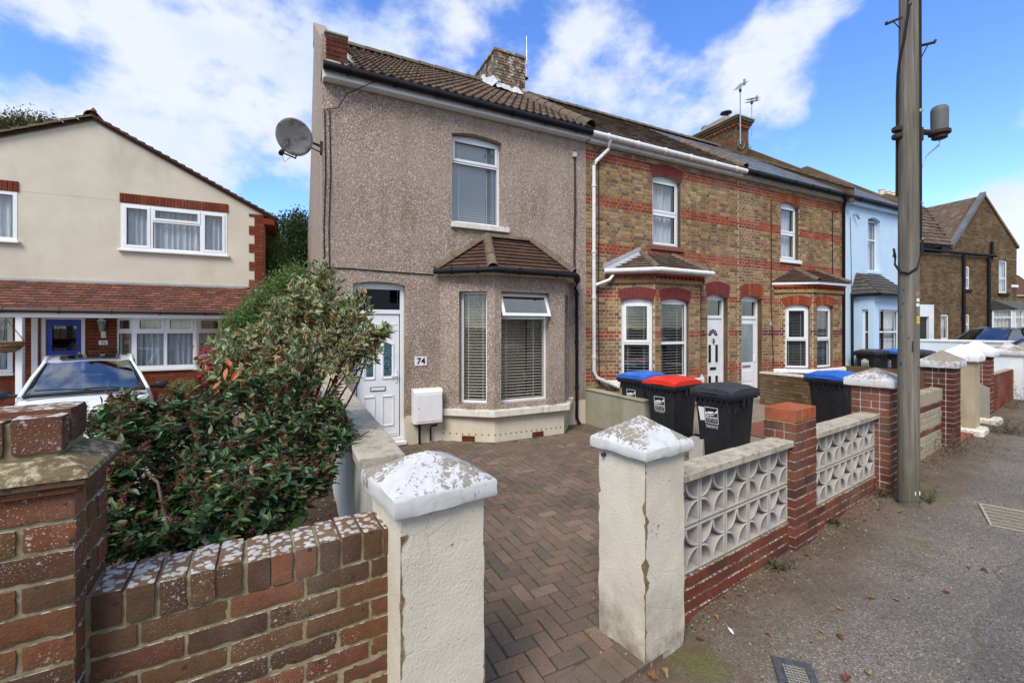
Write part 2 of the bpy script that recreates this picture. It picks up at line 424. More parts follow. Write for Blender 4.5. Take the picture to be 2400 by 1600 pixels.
ORANGE = [(0, (.40, .085, .032)), (.4, (.33, .07, .03)), (.7, (.24, .055, .028)), (1, (.46, .12, .05))]
m_near = brickmat('old red brick with lichen', OLDRED, lichen=.9)
m_red = brickmat('red brick', RED, lichen=.25, speck=.3)
m_dark = brickmat('dark red brick', [(0, (.13, .035, .022)), (.5, (.085, .03, .022)), (1, (.15, .048, .03))])
m_stock = brickmat('yellow stock brick', STOCK, soot=.55)
m_orange = brickmat('orange red band brick', ORANGE, soot=.3)
m_stockd = brickmat('brown stock brick', STOCKD)
m_bred = brickmat('house red brick', [(0, (.22, .045, .02)), (.5, (.17, .04, .02)), (1, (.25, .065, .03))], soot=.2)
m_marone = mk('maroon painted brick', lambda g: dict(c=g.ramp(g.noise(6), [(.3, (.17, .028, .024)), (.7, (.12, .022, .022))]), b=(g.noise(60), .3, .004)), rough=.7)
def mortar(name, a, b):
    return mk(name, lambda g: dict(c=g.ramp(g.noise(14, 6, .7), [(.3, a), (.7, b)]), b=(g.noise(160, 4), .6, .003)), rough=.95, spec=.1)
m_mort = mortar('lime mortar', (.27, .23, .17), (.42, .37, .29))
m_mortf = mortar('pointing', (.34, .295, .225), (.50, .445, .36))
m_mort_n = mortar('mossy mortar', (.16, .135, .075), (.37, .32, .20))
m_mort_w = mortar('pale mortar', (.36, .32, .27), (.55, .5, .44))
m_mort_r = mortar('buff mortar', (.2, .14, .09), (.34, .25, .16))
def pebble(g):
    v = g.vor(88, 'Color'); r = g.sep(v, 'X')
    c = g.ramp(r, [(0, (.06, .05, .045)), (.1, (.20, .14, .11)), (.3, (.37, .29, .23)), (.5, (.25, .18, .145)), (.68, (.48, .40, .325)), (.82, (.34, .22, .17)), (.93, (.70, .64, .56)), (1, (.82, .79, .74))])
    v2 = g.vor(130, 'Color', g.pos(loc=(4, 4, 4))); c = g.mix(.18, c, g.ramp(g.sep(v2, 'Y'), [(0, (.09, .07, .06)), (.4, (.3, .21, .16)), (1, (.48, .4, .34))]))
    c = g.mix(g.step(g.noise(1.1, 5, .6), .5, .75, 0, .35), c, g.mix(1, c, (.72, .63, .48), 'MULTIPLY'))
    stk = g.noise(5, 5, .6, g.pos(scale=(1, 1, .12), loc=(2, 2, 0))); c = g.mix(g.m('MULTIPLY', g.step(stk, .5, .68), g.step(g.noise(.9, 3, .5, g.pos(loc=(3, 7, 2))), .4, .6, .1, .55)), c, g.mix(1, c, (.55, .48, .38), 'MULTIPLY')); c = g.mix(g.step(g.noise(.6, 3), .45, .6, 0, .25), c, (.44, .37, .30))
    zz = g.sep(g.pos()); damp = g.m('MULTIPLY', g.step(zz, 1.5, .5), g.step(g.noise(3, 4), .4, .7, 0, .45)); c = g.mix(damp, c, (.12, .105, .07))
    d = g.vor(88); return dict(c=c, b=(g.m('SUBTRACT', 1.0, d), .9, .009))
m_pebble = mk('pebbledash', pebble, rough=.85, spec=.25)
def weather(name, a, b, dirt, damt=.35, ds=2.0, bump=.35, rough=.85, bs=70, drips=True):
    def fn(g):
        c = g.ramp(g.noise(2.2, 5, .6), [(.3, a), (.7, b)])
        n = g.noise(ds, 7, .65, g.pos(scale=(1, 1, .3)) if drips else None); c = g.mix(g.step(n, .52, .75, 0, damt), c, dirt)
        sp = g.noise(24, 5, .7, g.pos(loc=(5, 5, 5))); c = g.mix(g.step(sp, .66, .72, 0, min(1, damt*1.2)), c, dirt)
        return dict(c=c, b=(g.noise(bs, 5, .6), bump, .004))
    return mk(name, fn, rough=rough, spec=.2)
m_cream = weather('cream render', (.54, .495, .40), (.61, .565, .465), (.28, .25, .18), .34, 1.4, .25)
def pillar(g):
    c = g.ramp(g.noise(3, 5), [(.3, (.58, .53, .43)), (.7, (.67, .62, .52))])
    st = g.noise(2.4, 7, .65, g.pos(scale=(1.4, 1.4, .5))); c = g.mix(g.step(st, .5, .75, 0, .45), c, (.38, .33, .22))
    zz = g.sep(g.pos()); low = g.m('MULTIPLY', g.step(zz, .5, .05), g.step(g.noise(7, 6, .7), .35, .65, .1, .95)); c = g.mix(low, c, (.16, .12, .07))
    ck = g.step(g.noise(7, 8, .75, g.pos(loc=(4, 1, 8))), .66, .675); c = g.mix(g.m('MULTIPLY', ck, .9), c, (.27, .19, .11))
    crk = g.vor(4.5, 'Distance', g.pos(loc=(1.7, .3, 2.2)), 'DISTANCE_TO_EDGE'); line = g.m('MULTIPLY', g.step(crk, .006, .001), g.step(g.noise(3, 2, .5, g.pos(loc=(2, 2, 7))), .5, .58)); c = g.mix(g.m('MULTIPLY', line, .6), c, (.28, .24, .18))
    sk = g.step(g.vor(26, vec=g.pos(loc=(3, 3, 1))), .10, .06); c = g.mix(g.m('MULTIPLY', sk, .8), c, (.2, .16, .1))
    h = g.m('ADD', g.m('MULTIPLY', g.noise(9, 6, .6), 1.3), g.noise(85, 4, .6)); h = g.m('SUBTRACT', h, g.m('MULTIPLY', ck, 1.2))
    return dict(c=c, b=(h, .55, .006))
m_pillar = mk('cream painted render', pillar, rough=.8, spec=.25)
def peel(g, amt=.5, base=((.19, .165, .13), (.34, .305, .25)), paint=((.53, .53, .515), (.63, .63, .615))):
    under = g.ramp(g.noise(22, 6, .7), [(.3, base[0]), (.7, base[1])])
    p = g.ramp(g.noise(9, 5, .6), [(.3, paint[0]), (.7, paint[1])])
    p = g.mix(g.step(g.noise(5, 6, .7), .55, .8, 0, .5), p, (.42, .40, .34))
    n = g.noise(36, 10, .74, g.pos(loc=(2, 6, 1), scale=(1.2, 1, .8)), .6); big = g.noise(3.6, 3, .5, g.pos(loc=(5, 0, 2)))
    k = g.m('ADD', n, g.m('MULTIPLY', g.m('SUBTRACT', big, .5), .9)); k = g.m('ADD', k, g.step(g.nz(), .3, .8, -.14, .035))
    run = g.noise(9, 6, .65, g.pos(scale=(1.5, 1.5, .25), loc=(3, 3, 3))); p = g.mix(g.step(run, .52, .72, 0, .55), p, (.33, .32, .25))
    f = g.step(k, .56 + (.5-amt)*.3, .575 + (.5-amt)*.3)
    return dict(c=g.mix(f, p, under), b=(g.m('ADD', g.m('MULTIPLY', f, -.7), g.noise(60, 5)), .6, .0025), r=g.mix(f, (.5, .5, .5), (.95, .95, .95)))
m_cap = mk('flaking white paint on concrete', lambda g: peel(g, .52), spec=.3)
m_capd = mk('worn capstone with remnants of white paint', lambda g: peel(g, .68), spec=.3)
m_capw = mk('fresh white capstone', lambda g: peel(g, .1, paint=((.78, .79, .8), (.85, .86, .87))), spec=.3)
m_sillp = mk('peeling cream sill paint', lambda g: peel(g, .36, base=((.2, .17, .12), (.34, .3, .22)), paint=((.6, .57, .49), (.74, .71, .63))))
m_conc = weather('old concrete', (.26, .24, .195), (.37, .345, .29), (.12, .105, .075), .6, 5, .6, .95, 120, False)
def coping(g):
    c = g.ramp(g.noise(6, 5), [(.3, (.33, .29, .22)), (.7, (.54, .485, .39))])
    c = g.mix(g.step(g.noise(16, 7, .75), .48, .66, 0, .75), c, (.15, .13, .095)); w = g.step(g.vor(30, vec=g.pos(scale=(1, 1, 1))), .16, .1)
    c = g.mix(g.m('MULTIPLY', w, g.step(g.noise(2.5, 3), .56, .62)), c, (.72, .71, .68))
    return dict(c=c, b=(g.noise(130, 5, .7), .7, .004))
m_coping = mk('rough concrete coping', coping, rough=.95, spec=.15)
m_sidew = weather('whitewashed concrete', (.36, .36, .33), (.5, .5, .47), (.10, .12, .06), .7, 3, .4, .95, 90)
m_lattice = mk('pale cast concrete', lambda g: dict(c=g.mix(g.step(g.noise(26, 6, .7), .5, .66, 0, .5), g.ramp(g.noise(7), [(.3, (.36, .335, .305)), (.7, (.49, .46, .425))]), (.24, .22, .2)), b=(g.noise(150, 4, .7), .5, .002)), rough=.9, spec=.2)
m_plinth = weather('cream plinth paint', (.55, .5, .38), (.66, .6, .48), (.25, .2, .13), .4, 3)
m_green = weather('algae stained concrete', (.30, .28, .2), (.38, .37, .28), (.13, .17, .06), .75, 1.6, .4, .95)
m_blue = weather('pale blue painted render', (.46, .63, .80), (.54, .70, .84), (.45, .5, .52), .2, 2, .3)
m_whitew = weather('white painted render wall', (.66, .72, .74), (.76, .8, .8), (.4, .42, .38), .35, 2)
m_upvc = mk('white upvc', lambda g: dict(c=g.ramp(g.noise(5, 4), [(.3, (.72, .74, .76)), (.75, (.80, .82, .84))])), rough=.3, spec=.5)
m_upvc2 = mk('weathered white pvc', lambda g: dict(c=g.mix(g.step(g.noise(9, 6, .7), .5, .7, 0, .45), (.72, .72, .71), (.3, .27, .2))), rough=.45, spec=.4)
m_black = mk('black plastic', lambda g: dict(c=g.ramp(g.noise(4), [(.3, (.012, .012, .014)), (.7, (.022, .022, .025))]), b=(g.noise(200), .1, .001)), rough=.45, spec=.4)
m_blackg = mk('black gutter paint', lambda g: dict(c=g.ramp(g.noise(9, 5), [(.3, (.006, .006, .008)), (.8, (.016, .017, .02))])), rough=.55, spec=.2)
m_cable = mk('black cable', color=(.012, .012, .013), rough=.6)
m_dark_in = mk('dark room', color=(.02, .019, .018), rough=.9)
m_seal = mk('dark glazing seal', color=(.02, .02, .02), rough=.5)
def tilemat(name, cols, moss=(.24, .23, .15), ma=.6, mscale=6):
    def fn(g):
        c = g.ramp(g.rnd(), cols); c = g.mix(g.step(g.noise(30, 6, .7), .4, .7, 0, .5), c, g.mix(1, c, (.5, .45, .42), 'MULTIPLY'))
        k = g.m('MULTIPLY', g.step(g.noise(mscale, 6, .7), .46, .64), g.step(g.noise(70, 4, .7), .42, .6)); c = g.mix(g.m('MULTIPLY', k, ma), c, moss)
        return dict(c=c, b=(g.noise(110, 5, .7), .6, .004))
    return mk(name, fn, rough=.9, spec=.2)
m_tile = tilemat('mossy brown concrete tile', [(0, (.115, .072, .052)), (.5, (.085, .058, .045)), (1, (.145, .095, .068))], (.30, .27, .19), .75, 4)
m_tile2 = tilemat('brown bay roof tile', [(0, (.095, .045, .035)), (.5, (.07, .04, .034)), (1, (.12, .058, .042))], (.2, .17, .12), .3)
m_ridge = tilemat('mossy ridge tile', [(0, (.12, .09, .065)), (1, (.155, .12, .085))], (.25, .235, .15), .8, 9)
m_clay = tilemat('red clay tile', [(0, (.19, .075, .05)), (.35, (.15, .062, .045)), (.65, (.10, .048, .036)), (1, (.24, .10, .068))], (.07, .055, .04), .85, 3)
m_slate = tilemat('grey slate', [(0, (.17, .185, .2)), (.5, (.13, .145, .16)), (1, (.21, .225, .235))], (.3, .29, .22), .35)
m_slate.node_tree.nodes['Principled BSDF'].inputs['Roughness'].default_value = .5
m_slated = tilemat('dark asphalt slate', [(0, (.07, .07, .065)), (1, (.1, .1, .09))], (.2, .19, .14), .5)
m_leadd = weather('dark lead', (.10, .11, .12), (.16, .17, .18), (.2, .2, .19), .3, 8)
m_lead = weather('lead flashing', (.30, .32, .34), (.42, .44, .46), (.2, .2, .19), .3, 8, .3, .5)
m_flash = weather('silver flashing patch', (.42, .44, .46), (.6, .6, .6), (.3, .28, .22), .6, 14, .6, .5, 50, False)
m_metal = mk('galvanised steel', color=(.42, .43, .44), rough=.4, metal=.8)
m_rust = mk('rusty dark steel', lambda g: dict(c=g.ramp(g.noise(25, 5), [(.4, (.03, .029, .028)), (.75, (.075, .042, .028))])), rough=.8)
m_dish = mk('grey dish enamel', lambda g: dict(c=g.mix(g.step(g.noise(6, 6, .7), .5, .62), (.40, .41, .41), (.22, .15, .11))), rough=.55)
m_white_metal = mk('white painted metal', lambda g: dict(c=g.ramp(g.noise(8), [(.3, (.74, .72, .72)), (.7, (.82, .8, .8))])), rough=.35, spec=.5)
m_brass = mk('brass', color=(.45, .32, .12), rough=.4, metal=.7)
m_bluedoor = mk('royal blue door paint', lambda g: dict(c=g.ramp(g.noise(4), [(.3, (.004, .03, .33)), (.7, (.006, .045, .42))])), rough=.3, spec=.5)
m_curtain = mk('net curtain', lambda g: dict(c=g.ramp(g.noise(6, 3, .5, g.pos(scale=(14, 14, .5))), [(.3, (.3, .33, .39)), (.6, (.6, .63, .68)), (.8, (.8, .82, .84))])), rough=.9, spec=.1)
m_blind = mk('pale blind slat', color=(.74, .72, .64), rough=.5)
m_blindb = mk('bluish blind slat', color=(.66, .70, .74), rough=.5)
m_blindd = mk('grey blind slat', color=(.42, .45, .44), rough=.5)
def glass(name, tint=(.93, .95, .95), base=.06, rough=.0, ior=1.6, wave=0):
    m = bpy.data.materials.new(name); m.use_nodes = True; g = G(m); t = m.node_tree; t.nodes.remove(t.nodes['Principled BSDF'])
    tr = g.N('ShaderNodeBsdfTransparent'); tr.inputs[0].default_value = (*tint, 1); gl = g.N('ShaderNodeBsdfGlossy'); gl.inputs['Roughness'].default_value = rough
    fr = g.N('ShaderNodeLayerWeight'); fr.inputs[0].default_value = .5; f = g.m('ADD', g.m('MULTIPLY', g.m('POWER', fr.outputs['Facing'], 3.2), .8), base + .06, True)
    if wave:
        bn = g.N('ShaderNodeBump'); bn.inputs['Strength'].default_value = wave; bn.inputs['Distance'].default_value = .01; g.L.new(g.noise(3, 2), bn.inputs['Height']); g.L.new(bn.outputs[0], gl.inputs['Normal'])
    ms = g.N('ShaderNodeMixShader'); g.L.new(f, ms.inputs[0]); g.L.new(tr.outputs[0], ms.inputs[1]); g.L.new(gl.outputs[0], ms.inputs[2])
    g.L.new(ms.outputs[0], t.nodes['Material Output'].inputs[0]); return m
m_glass = glass('window glass', wave=.04)
m_glassd = glass('dark glass', (.12, .14, .15), .05)
m_glassc = glass('windscreen glass', (.35, .45, .43), .22)
m_stain = mk('leaded blue glass', lambda g: dict(c=g.ramp(g.vor(22, 'Distance', None, 'DISTANCE_TO_EDGE'), [(.03, (.01, .015, .02)), (.1, (.07, .14, .18)), (.5, (.10, .20, .25))])), rough=.15, spec=.6)
m_carw = mk('white car paint', color=(.72, .77, .82), rough=.18, spec=.5, coat=.6)
m_carg = mk('dark grey car paint', color=(.045, .05, .055), rough=.2, spec=.5, coat=.8)
m_mirror = mk('black textured plastic', lambda g: dict(c=(.022, .022, .024), b=(g.noise(300), .2, .001)), rough=.55)
m_lampglass = mk('headlamp glass', color=(.6, .62, .64), rough=.08, spec=.8)
m_redlamp = mk('red tail lamp', color=(.5, .012, .01), rough=.1, spec=.6)
m_tyre = mk('rubber', color=(.015, .015, .015), rough=.8)
def wood(g):
    p = g.pos(scale=(16, 16, .5)); n = g.noise(2.5, 7, .7, p); c = g.ramp(n, [(.3, (.095, .084, .07)), (.5, (.165, .148, .123)), (.72, (.27, .247, .212))])
    c = g.mix(g.step(g.noise(1.3, 5, .6, g.pos(scale=(1, 1, .5))), .5, .7, 0, .55), c, (.075, .07, .045))
    s = g.noise(60, 3, .6, g.pos(scale=(1, 1, .02))); c = g.mix(g.step(s, .66, .72, 0, .5), c, (.03, .028, .024))
    return dict(c=c, b=(g.m('ADD', n, s), .7, .008))
m_pole = mk('weathered pole timber', wood, rough=.9, spec=.15)
def asphalt(g):
    v = g.vor(140, 'Color'); r = g.sep(v, 'X')
    c = g.ramp(r, [(0, (.055, .047, .039)), (.35, (.13, .113, .094)), (.7, (.205, .178, .15)), (.9, (.30, .26, .22)), (1, (.58, .52, .45))])
    c = g.mix(.45, c, g.ramp(g.noise(32, 5, .7), [(.3, (.09, .078, .066)), (.7, (.235, .205, .172))]))
    c = g.mix(g.step(g.noise(.7, 5, .65), .42, .6, 0, .42), c, (.065, .06, .055)); c = g.mix(g.step(g.noise(3.1, 6, .7, g.pos(loc=(8, 2, 0))), .55, .72, 0, .4), c, (.20, .175, .15))
    # distance from the wall foot: dirt gathers there
    p = g.pos(); wx = g.sep(p, 'X'); wy = g.sep(p, 'Y')
    v_ = g.m('ADD', g.m('MULTIPLY', g.m('SUBTRACT', wx, W.o[0]), W.n[0]), g.m('MULTIPLY', g.m('SUBTRACT', wy, W.o[1]), W.n[1]))
    edge = g.m('ADD', g.step(v_, -.85, -.02), g.m('MULTIPLY', g.m('SUBTRACT', g.noise(3.3, 6, .65), .5), 1.5))
    c = g.mix(g.m('MULTIPLY', g.step(edge, .25, .95), .85), c, g.ramp(g.noise(26, 5, .7), [(.3, (.065, .043, .024)), (.7, (.14, .10, .062))]))
    sand = g.m('MULTIPLY', g.step(g.noise(1.7, 5, .6, g.pos(loc=(.6, 3.1, 0))), .55, .7), g.step(v_, -1.0, -.3)); c = g.mix(g.m('MULTIPLY', sand, .55), c, (.21, .14, .085))
    for (x, y, rd) in ((1.03, 2.38, .19), (4.32, 4.42, .2), (3.35, 3.55, .1)):
        d = g.N('ShaderNodeVectorMath', operation='DISTANCE'); cx = g.N('ShaderNodeCombineXYZ'); g.L.new(wx, cx.inputs[0]); g.L.new(wy, cx.inputs[1]); g.L.new(cx.outputs[0], d.inputs[0]); d.inputs[1].default_value = (x, y, 0)
        k = g.step(g.m('ADD', d.outputs['Value'], g.m('MULTIPLY', g.m('SUBTRACT', g.noise(16, 6, .7), .5), .5)), rd, rd*.3); c = g.mix(g.m('MULTIPLY', k, .5), c, g.ramp(g.noise(60), [(.3, (.05, .065, .008)), (.7, (.12, .15, .02))]))
    # a repaired strip of darker tarmac
    e = g.m('ADD', g.m('SUBTRACT', v_, -1.05), g.m('MULTIPLY', g.m('SUBTRACT', g.noise(1.4, 3), .5), .45)); ln = g.m('MULTIPLY', g.step(g.m('ABSOLUTE', e), .016, .004), g.step(g.noise(2, 3), .42, .5)); c = g.mix(g.step(e, .01, -.01, 0, .5), c, g.mix(1, c, (.72, .74, .78), 'MULTIPLY'))
    c = g.mix(g.m('MULTIPLY', ln, .6), c, (.10, .085, .035))
    h = g.m('ADD', g.m('MULTIPLY', g.vor(140), -1), g.m('MULTIPLY', g.noise(12, 4), 1.2)); return dict(c=c, b=(h, .7, .005))
m_asph = mk('worn footway asphalt', asphalt, rough=.88, spec=.25)
m_road = mk('road asphalt', lambda g: dict(c=g.ramp(g.noise(120, 4, .7), [(.3, (.04, .04, .042)), (.7, (.075, .073, .07))])), rough=.9)
m_ground = mk('bare earth and grass', lambda g: dict(c=g.ramp(g.noise(.8, 6), [(.3, (.05, .06, .025)), (.7, (.11, .095, .06))])), rough=.95)
m_soil = mk('leaf strewn soil', lambda g: dict(c=g.mix(g.step(g.vor(60), .2, .1, 0, .5), g.ramp(g.noise(20, 6, .7), [(.3, (.035, .024, .014)), (.7, (.12, .085, .055))]), (.2, .14, .08)), b=(g.noise(30, 6), 1, .03)), rough=.95)
m_gravel = mk('gravel drive', lambda g: dict(c=g.ramp(g.sep(g.vor(70, 'Color'), 'X'), [(0, (.12, .09, .06)), (.5, (.26, .21, .15)), (1, (.42, .36, .28))]), b=(g.vor(70), .8, .01)), rough=.9)
def joint(g):
    c = g.ramp(g.noise(40, 5, .7), [(.3, (.05, .04, .025)), (.7, (.13, .105, .07))]); mo = g.noise(1.6, 4, .6)
    return dict(c=g.mix(g.step(mo, .42, .56, .15, .95), c, g.ramp(g.noise(80, 4), [(.3, (.035, .06, .008)), (.7, (.085, .125, .022))])), b=(g.noise(120), .8, .005))
m_joint = mk('mossy sand joints', joint, rough=.95)
def paver(g):
    c = g.ramp(g.rnd(), [(0, (.20, .132, .095)), (.3, (.155, .118, .09)), (.55, (.235, .15, .107)), (.8, (.13, .105, .082)), (1, (.28, .185, .13))])
    c = g.mix(g.step(g.noise(60, 5, .7), .4, .7, 0, .5), c, (.075, .056, .045)); c = g.mix(g.m('MULTIPLY', g.step(g.vor(130), .2, .12), .35), c, (.3, .24, .2))
    c = g.mix(g.step(g.noise(1.5, 5, .6, g.pos(loc=(0, .4, 0))), .54, .70, 0, .6), c, (.22, .14, .08))
    c = g.mix(g.step(g.noise(2.3, 5, .65, g.pos(loc=(4, .4, 0))), .52, .70, 0, .45), c, (.055, .07, .028)); c = g.mix(g.step(g.noise(.9, 4, .6, g.pos(loc=(9, 4, 0))), .45, .62, 0, .45), c, (.085, .07, .052))
    w = g.step(g.vor(9, vec=g.pos(loc=(1, 1, 0))), .07, .05); c = g.mix(g.m('MULTIPLY', w, .8), c, (.42, .4, .37))
    return dict(c=c, b=(g.noise(130, 5, .7), .6, .003))
m_paver = mk('red brown block paver', paver, rough=.88, spec=.25)
m_rtile = mk('red quarry tile', lambda g: dict(c=g.ramp(g.rnd(), [(0, (.24, .085, .055)), (1, (.17, .075, .055))])), rough=.8)
m_beigeb = weather('sandy block', (.30, .26, .18), (.40, .35, .25), (.15, .16, .07), .5, 6, .5, .95, 60, False)
m_binblack = mk('black bin plastic', lambda g: dict(c=g.ramp(g.noise(7, 6, .65), [(.35, (.011, .012, .015)), (.7, (.021, .023, .027))]), b=(g.noise(260, 3), .12, .0008)), rough=.5, spec=.4)
m_lidblack = mk('charcoal lid plastic', lambda g: dict(c=g.ramp(g.noise(9, 5), [(.35, (.03, .032, .034)), (.7, (.05, .052, .055))])), rough=.48, spec=.45)
m_lidblue = mk('blue lid plastic', lambda g: dict(c=g.ramp(g.noise(6), [(.3, (.02, .11, .48)), (.7, (.035, .15, .56))])), rough=.4, spec=.45)
m_lidred = mk('red lid plastic', lambda g: dict(c=g.ramp(g.noise(6), [(.3, (.62, .025, .012)), (.7, (.72, .04, .02))])), rough=.4, spec=.45)
m_print = mk('white print', color=(.75, .76, .76), rough=.6)
m_ink = mk('black print', color=(.01, .01, .01), rough=.6)
m_sticker_y = mk('yellow label', color=(.75, .6, .02), rough=.5)
m_sticker_o = mk('faded orange label', color=(.38, .17, .08), rough=.6)
m_cord = mk('turquoise cord', color=(.015, .14, .17), rough=.5)
m_wicker = mk('brown wicker', lambda g: dict(c=g.ramp(g.noise(40, 3, .5, g.pos(scale=(1, 1, 5))), [(.4, (.12, .07, .04)), (.6, (.36, .24, .13))])), rough=.8)
m_grill = mk('cream worn steel', lambda g: dict(c=g.ramp(g.noise(40, 4), [(.3, (.26, .23, .17)), (.7, (.44, .4, .31))])), rough=.8)
m_iron = mk('grey cast iron', lambda g: dict(c=g.ramp(g.noise(30, 5), [(.3, (.055, .06, .065)), (.7, (.11, .115, .12))]), b=(g.noise(90), .4, .003)), rough=.6, metal=.2)
m_feather = mk('white feather', color=(.7, .7, .72), rough=.8)
m_dead = mk('rust brown dead leaf', lambda g: dict(c=g.ramp(g.rnd(), [(0, (.20, .06, .025)), (.4, (.10, .05, .02)), (.8, (.26, .12, .05)), (1, (.34, .24, .12))])), rough=.8)
m_bark = mk('grey brown bark', lambda g: dict(c=g.ramp(g.noise(40, 5, .7), [(.3, (.10, .072, .055)), (.7, (.28, .22, .17))]), b=(g.noise(80), .6, .004)), rough=.95)
m_twigred = mk('purple brown twig', color=(.09, .028, .022), rough=.8)
def leafmat(name, cols, edge=None, shine=.45, tr=.25, ev=.62):
    def fn(g):
        r = g.N('ShaderNodeNewGeometry').outputs['Random Per Island']; r = g.m('FRACT', g.m('ADD', r, g.m('MULTIPLY', g.N('ShaderNodeObjectInfo').outputs['Random'], 5.7)))
        c = g.ramp(r, cols); uv = g.N('ShaderNodeUVMap').outputs[0]; u = g.m('ABSOLUTE', g.m('SUBTRACT', g.sep(uv, 'X'), .5))
        c = g.mix(g.m('MULTIPLY', g.step(u, .04, .01), .5), c, g.mix(1, c, (1.5, 1.5, 1.1), 'MULTIPLY'))
        if edge:
            k = g.step(g.m('ADD', u, g.m('MULTIPLY', g.m('SUBTRACT', g.noise(120, 3), .5), .22)), .5*ev*.8, .5*ev); keep = g.step(g.m('FRACT', g.m('MULTIPLY', r, 13.7)), .25, .3)
            c = g.mix(g.m('MULTIPLY', k, keep), c, edge)
        return dict(c=c, tr=tr)
    return mk(name, fn, rough=shine, spec=.4)
m_varieg = leafmat('cream edged green leaf', [(0, (.15, .23, .08)), (.3, (.21, .30, .11)), (.55, (.13, .20, .07)), (.76, (.27, .31, .12)), (.84, (.34, .20, .07)), (.92, (.42, .13, .05)), (1, (.16, .06, .035))], (.70, .71, .48), ev=.8)
m_hebe = leafmat('dark glossy evergreen leaf', [(0, (.022, .05, .022)), (.3, (.045, .10, .036)), (.6, (.07, .14, .05)), (.8, (.11, .18, .06)), (.9, (.18, .19, .07)), (.96, (.16, .07, .04)), (1, (.08, .04, .03))], None, .35, .15)
m_orangel = leafmat('orange autumn leaf', [(0, (.50, .13, .06)), (1, (.58, .2, .09))], None, .5, .3)
m_redl = leafmat('crimson leaf', [(0, (.24, .012, .016)), (1, (.32, .025, .02))], None, .5, .3)
m_seed = leafmat('rust brown seed head', [(0, (.11, .034, .022)), (.5, (.17, .06, .035)), (1, (.08, .03, .022))], None, .8, .1)
m_bushg = leafmat('mid green leaf', [(0, (.08, .15, .045)), (.5, (.13, .22, .06)), (.85, (.20, .28, .09)), (1, (.3, .26, .11))], None, .5, .35)
m_pine = leafmat('blue green needles', [(0, (.045, .08, .035)), (1, (.10, .15, .07))], None, .6, .15)
m_treel = leafmat('olive brown tree leaf', [(0, (.05, .06, .02)), (.6, (.09, .09, .03)), (1, (.16, .10, .04))], None, .6, .25)
m_weed = leafmat('weed leaf', [(0, (.05, .08, .025)), (.5, (.08, .10, .035)), (.8, (.14, .11, .05)), (1, (.12, .06, .03))], None, .7, .2)
m_straw = mk('straw coloured dead blade', color=(.42, .27, .12), rough=.7)
m_pink = mk('magenta petal', color=(.4, .03, .25), rough=.6)
# ---------------------------------------------------------------- ground, footway, road
def pave_z(k): return .05 if k < -.6 else .05 + (.02 + .028*k)*min(1, (k + .6)/1.0)
def rolled_sheet(name, fr, xs, ys, zf, mat, **kw):
    mb = MB(); nx, ny = len(xs), len(ys)
    vs = [tuple(fr.w(x, y, zf(x, y))) for y in ys for x in xs]
    mb.add(vs, [(j*nx+i, j*nx+i+1, (j+1)*nx+i+1, (j+1)*nx+i) for j in range(ny-1) for i in range(nx-1)])
    return mb.build(name, mat, None, kind='structure', smooth=True)
ar = lambda a, b, n: [a + (b-a)*i/n for i in range(n+1)]
mb = MB(); mb.quad((-700,-700,-.35), (700,-700,-.35), (700,700,-.35), (-700,700,-.35)); mb.build('ground', m_ground, kind='structure')
def foot_z(k, v):
    z = pave_z(k) + .012*v
    z += .006*mnoise.noise((k*1.3, v*1.3, 0))
    if v > -.35 and k > 0: z += .035*max(0, (v + .35)/.35)**2*(0.6 + .6*mnoise.noise((k*4, v*3, 2)))   # dirt banked at the wall foot
    return z
rolled_sheet('pavement', W, ar(-14, 0, 40) + ar(.06, 12, 190) + ar(12.5, 70, 60), ar(-3.1, -.5, 16) + ar(-.46, .25, 18), foot_z, m_asph)
mb = MB()
for i in range(84):
    k = -14 + i; mb.add([W.w(k+.004, -3.24, pave_z(k)-.16), W.w(k+.996, -3.24, pave_z(k)-.16), W.w(k+.996, -3.1, pave_z(k)-.16), W.w(k+.004, -3.1, pave_z(k)-.16),
                         W.w(k+.004, -3.24, pave_z(k)-.035), W.w(k+.996, -3.24, pave_z(k)-.035), W.w(k+.996, -3.1, pave_z(k)-.035), W.w(k+.004, -3.1, pave_z(k)-.035)],
                        [(0,3,2,1),(4,5,6,7),(0,1,5,4),(1,2,6,5),(2,3,7,6),(3,0,4,7)])
mb.build('kerb', m_conc, kind='structure')
rolled_sheet('road', W, ar(-30, 90, 60), ar(-11.5, -3.2, 4), lambda k, v: pave_z(k) - .14, m_road)
rolled_sheet('far_pavement', W, ar(-30, 90, 60), ar(-14.5, -11.4, 4), lambda k, v: pave_z(k) - .02, m_asph)
# garden grounds
def sheet(name, fr, poly, z, mat, zf=None):
    mb = MB(); mb.add([tuple(fr.w(x, y, zf(x, y) if zf else z)) for x, y in poly], [tuple(range(len(poly)))]); return mb.build(name, mat, kind='structure')
drive_z = lambda x, y: -.03 - .0222*y
GA = T.inv(*W.w(-1.45, -.10)[:2]); GB = T.inv(*W.w(-.33, -.10)[:2]); GC = T.inv(*W.w(3.4, .06)[:2])
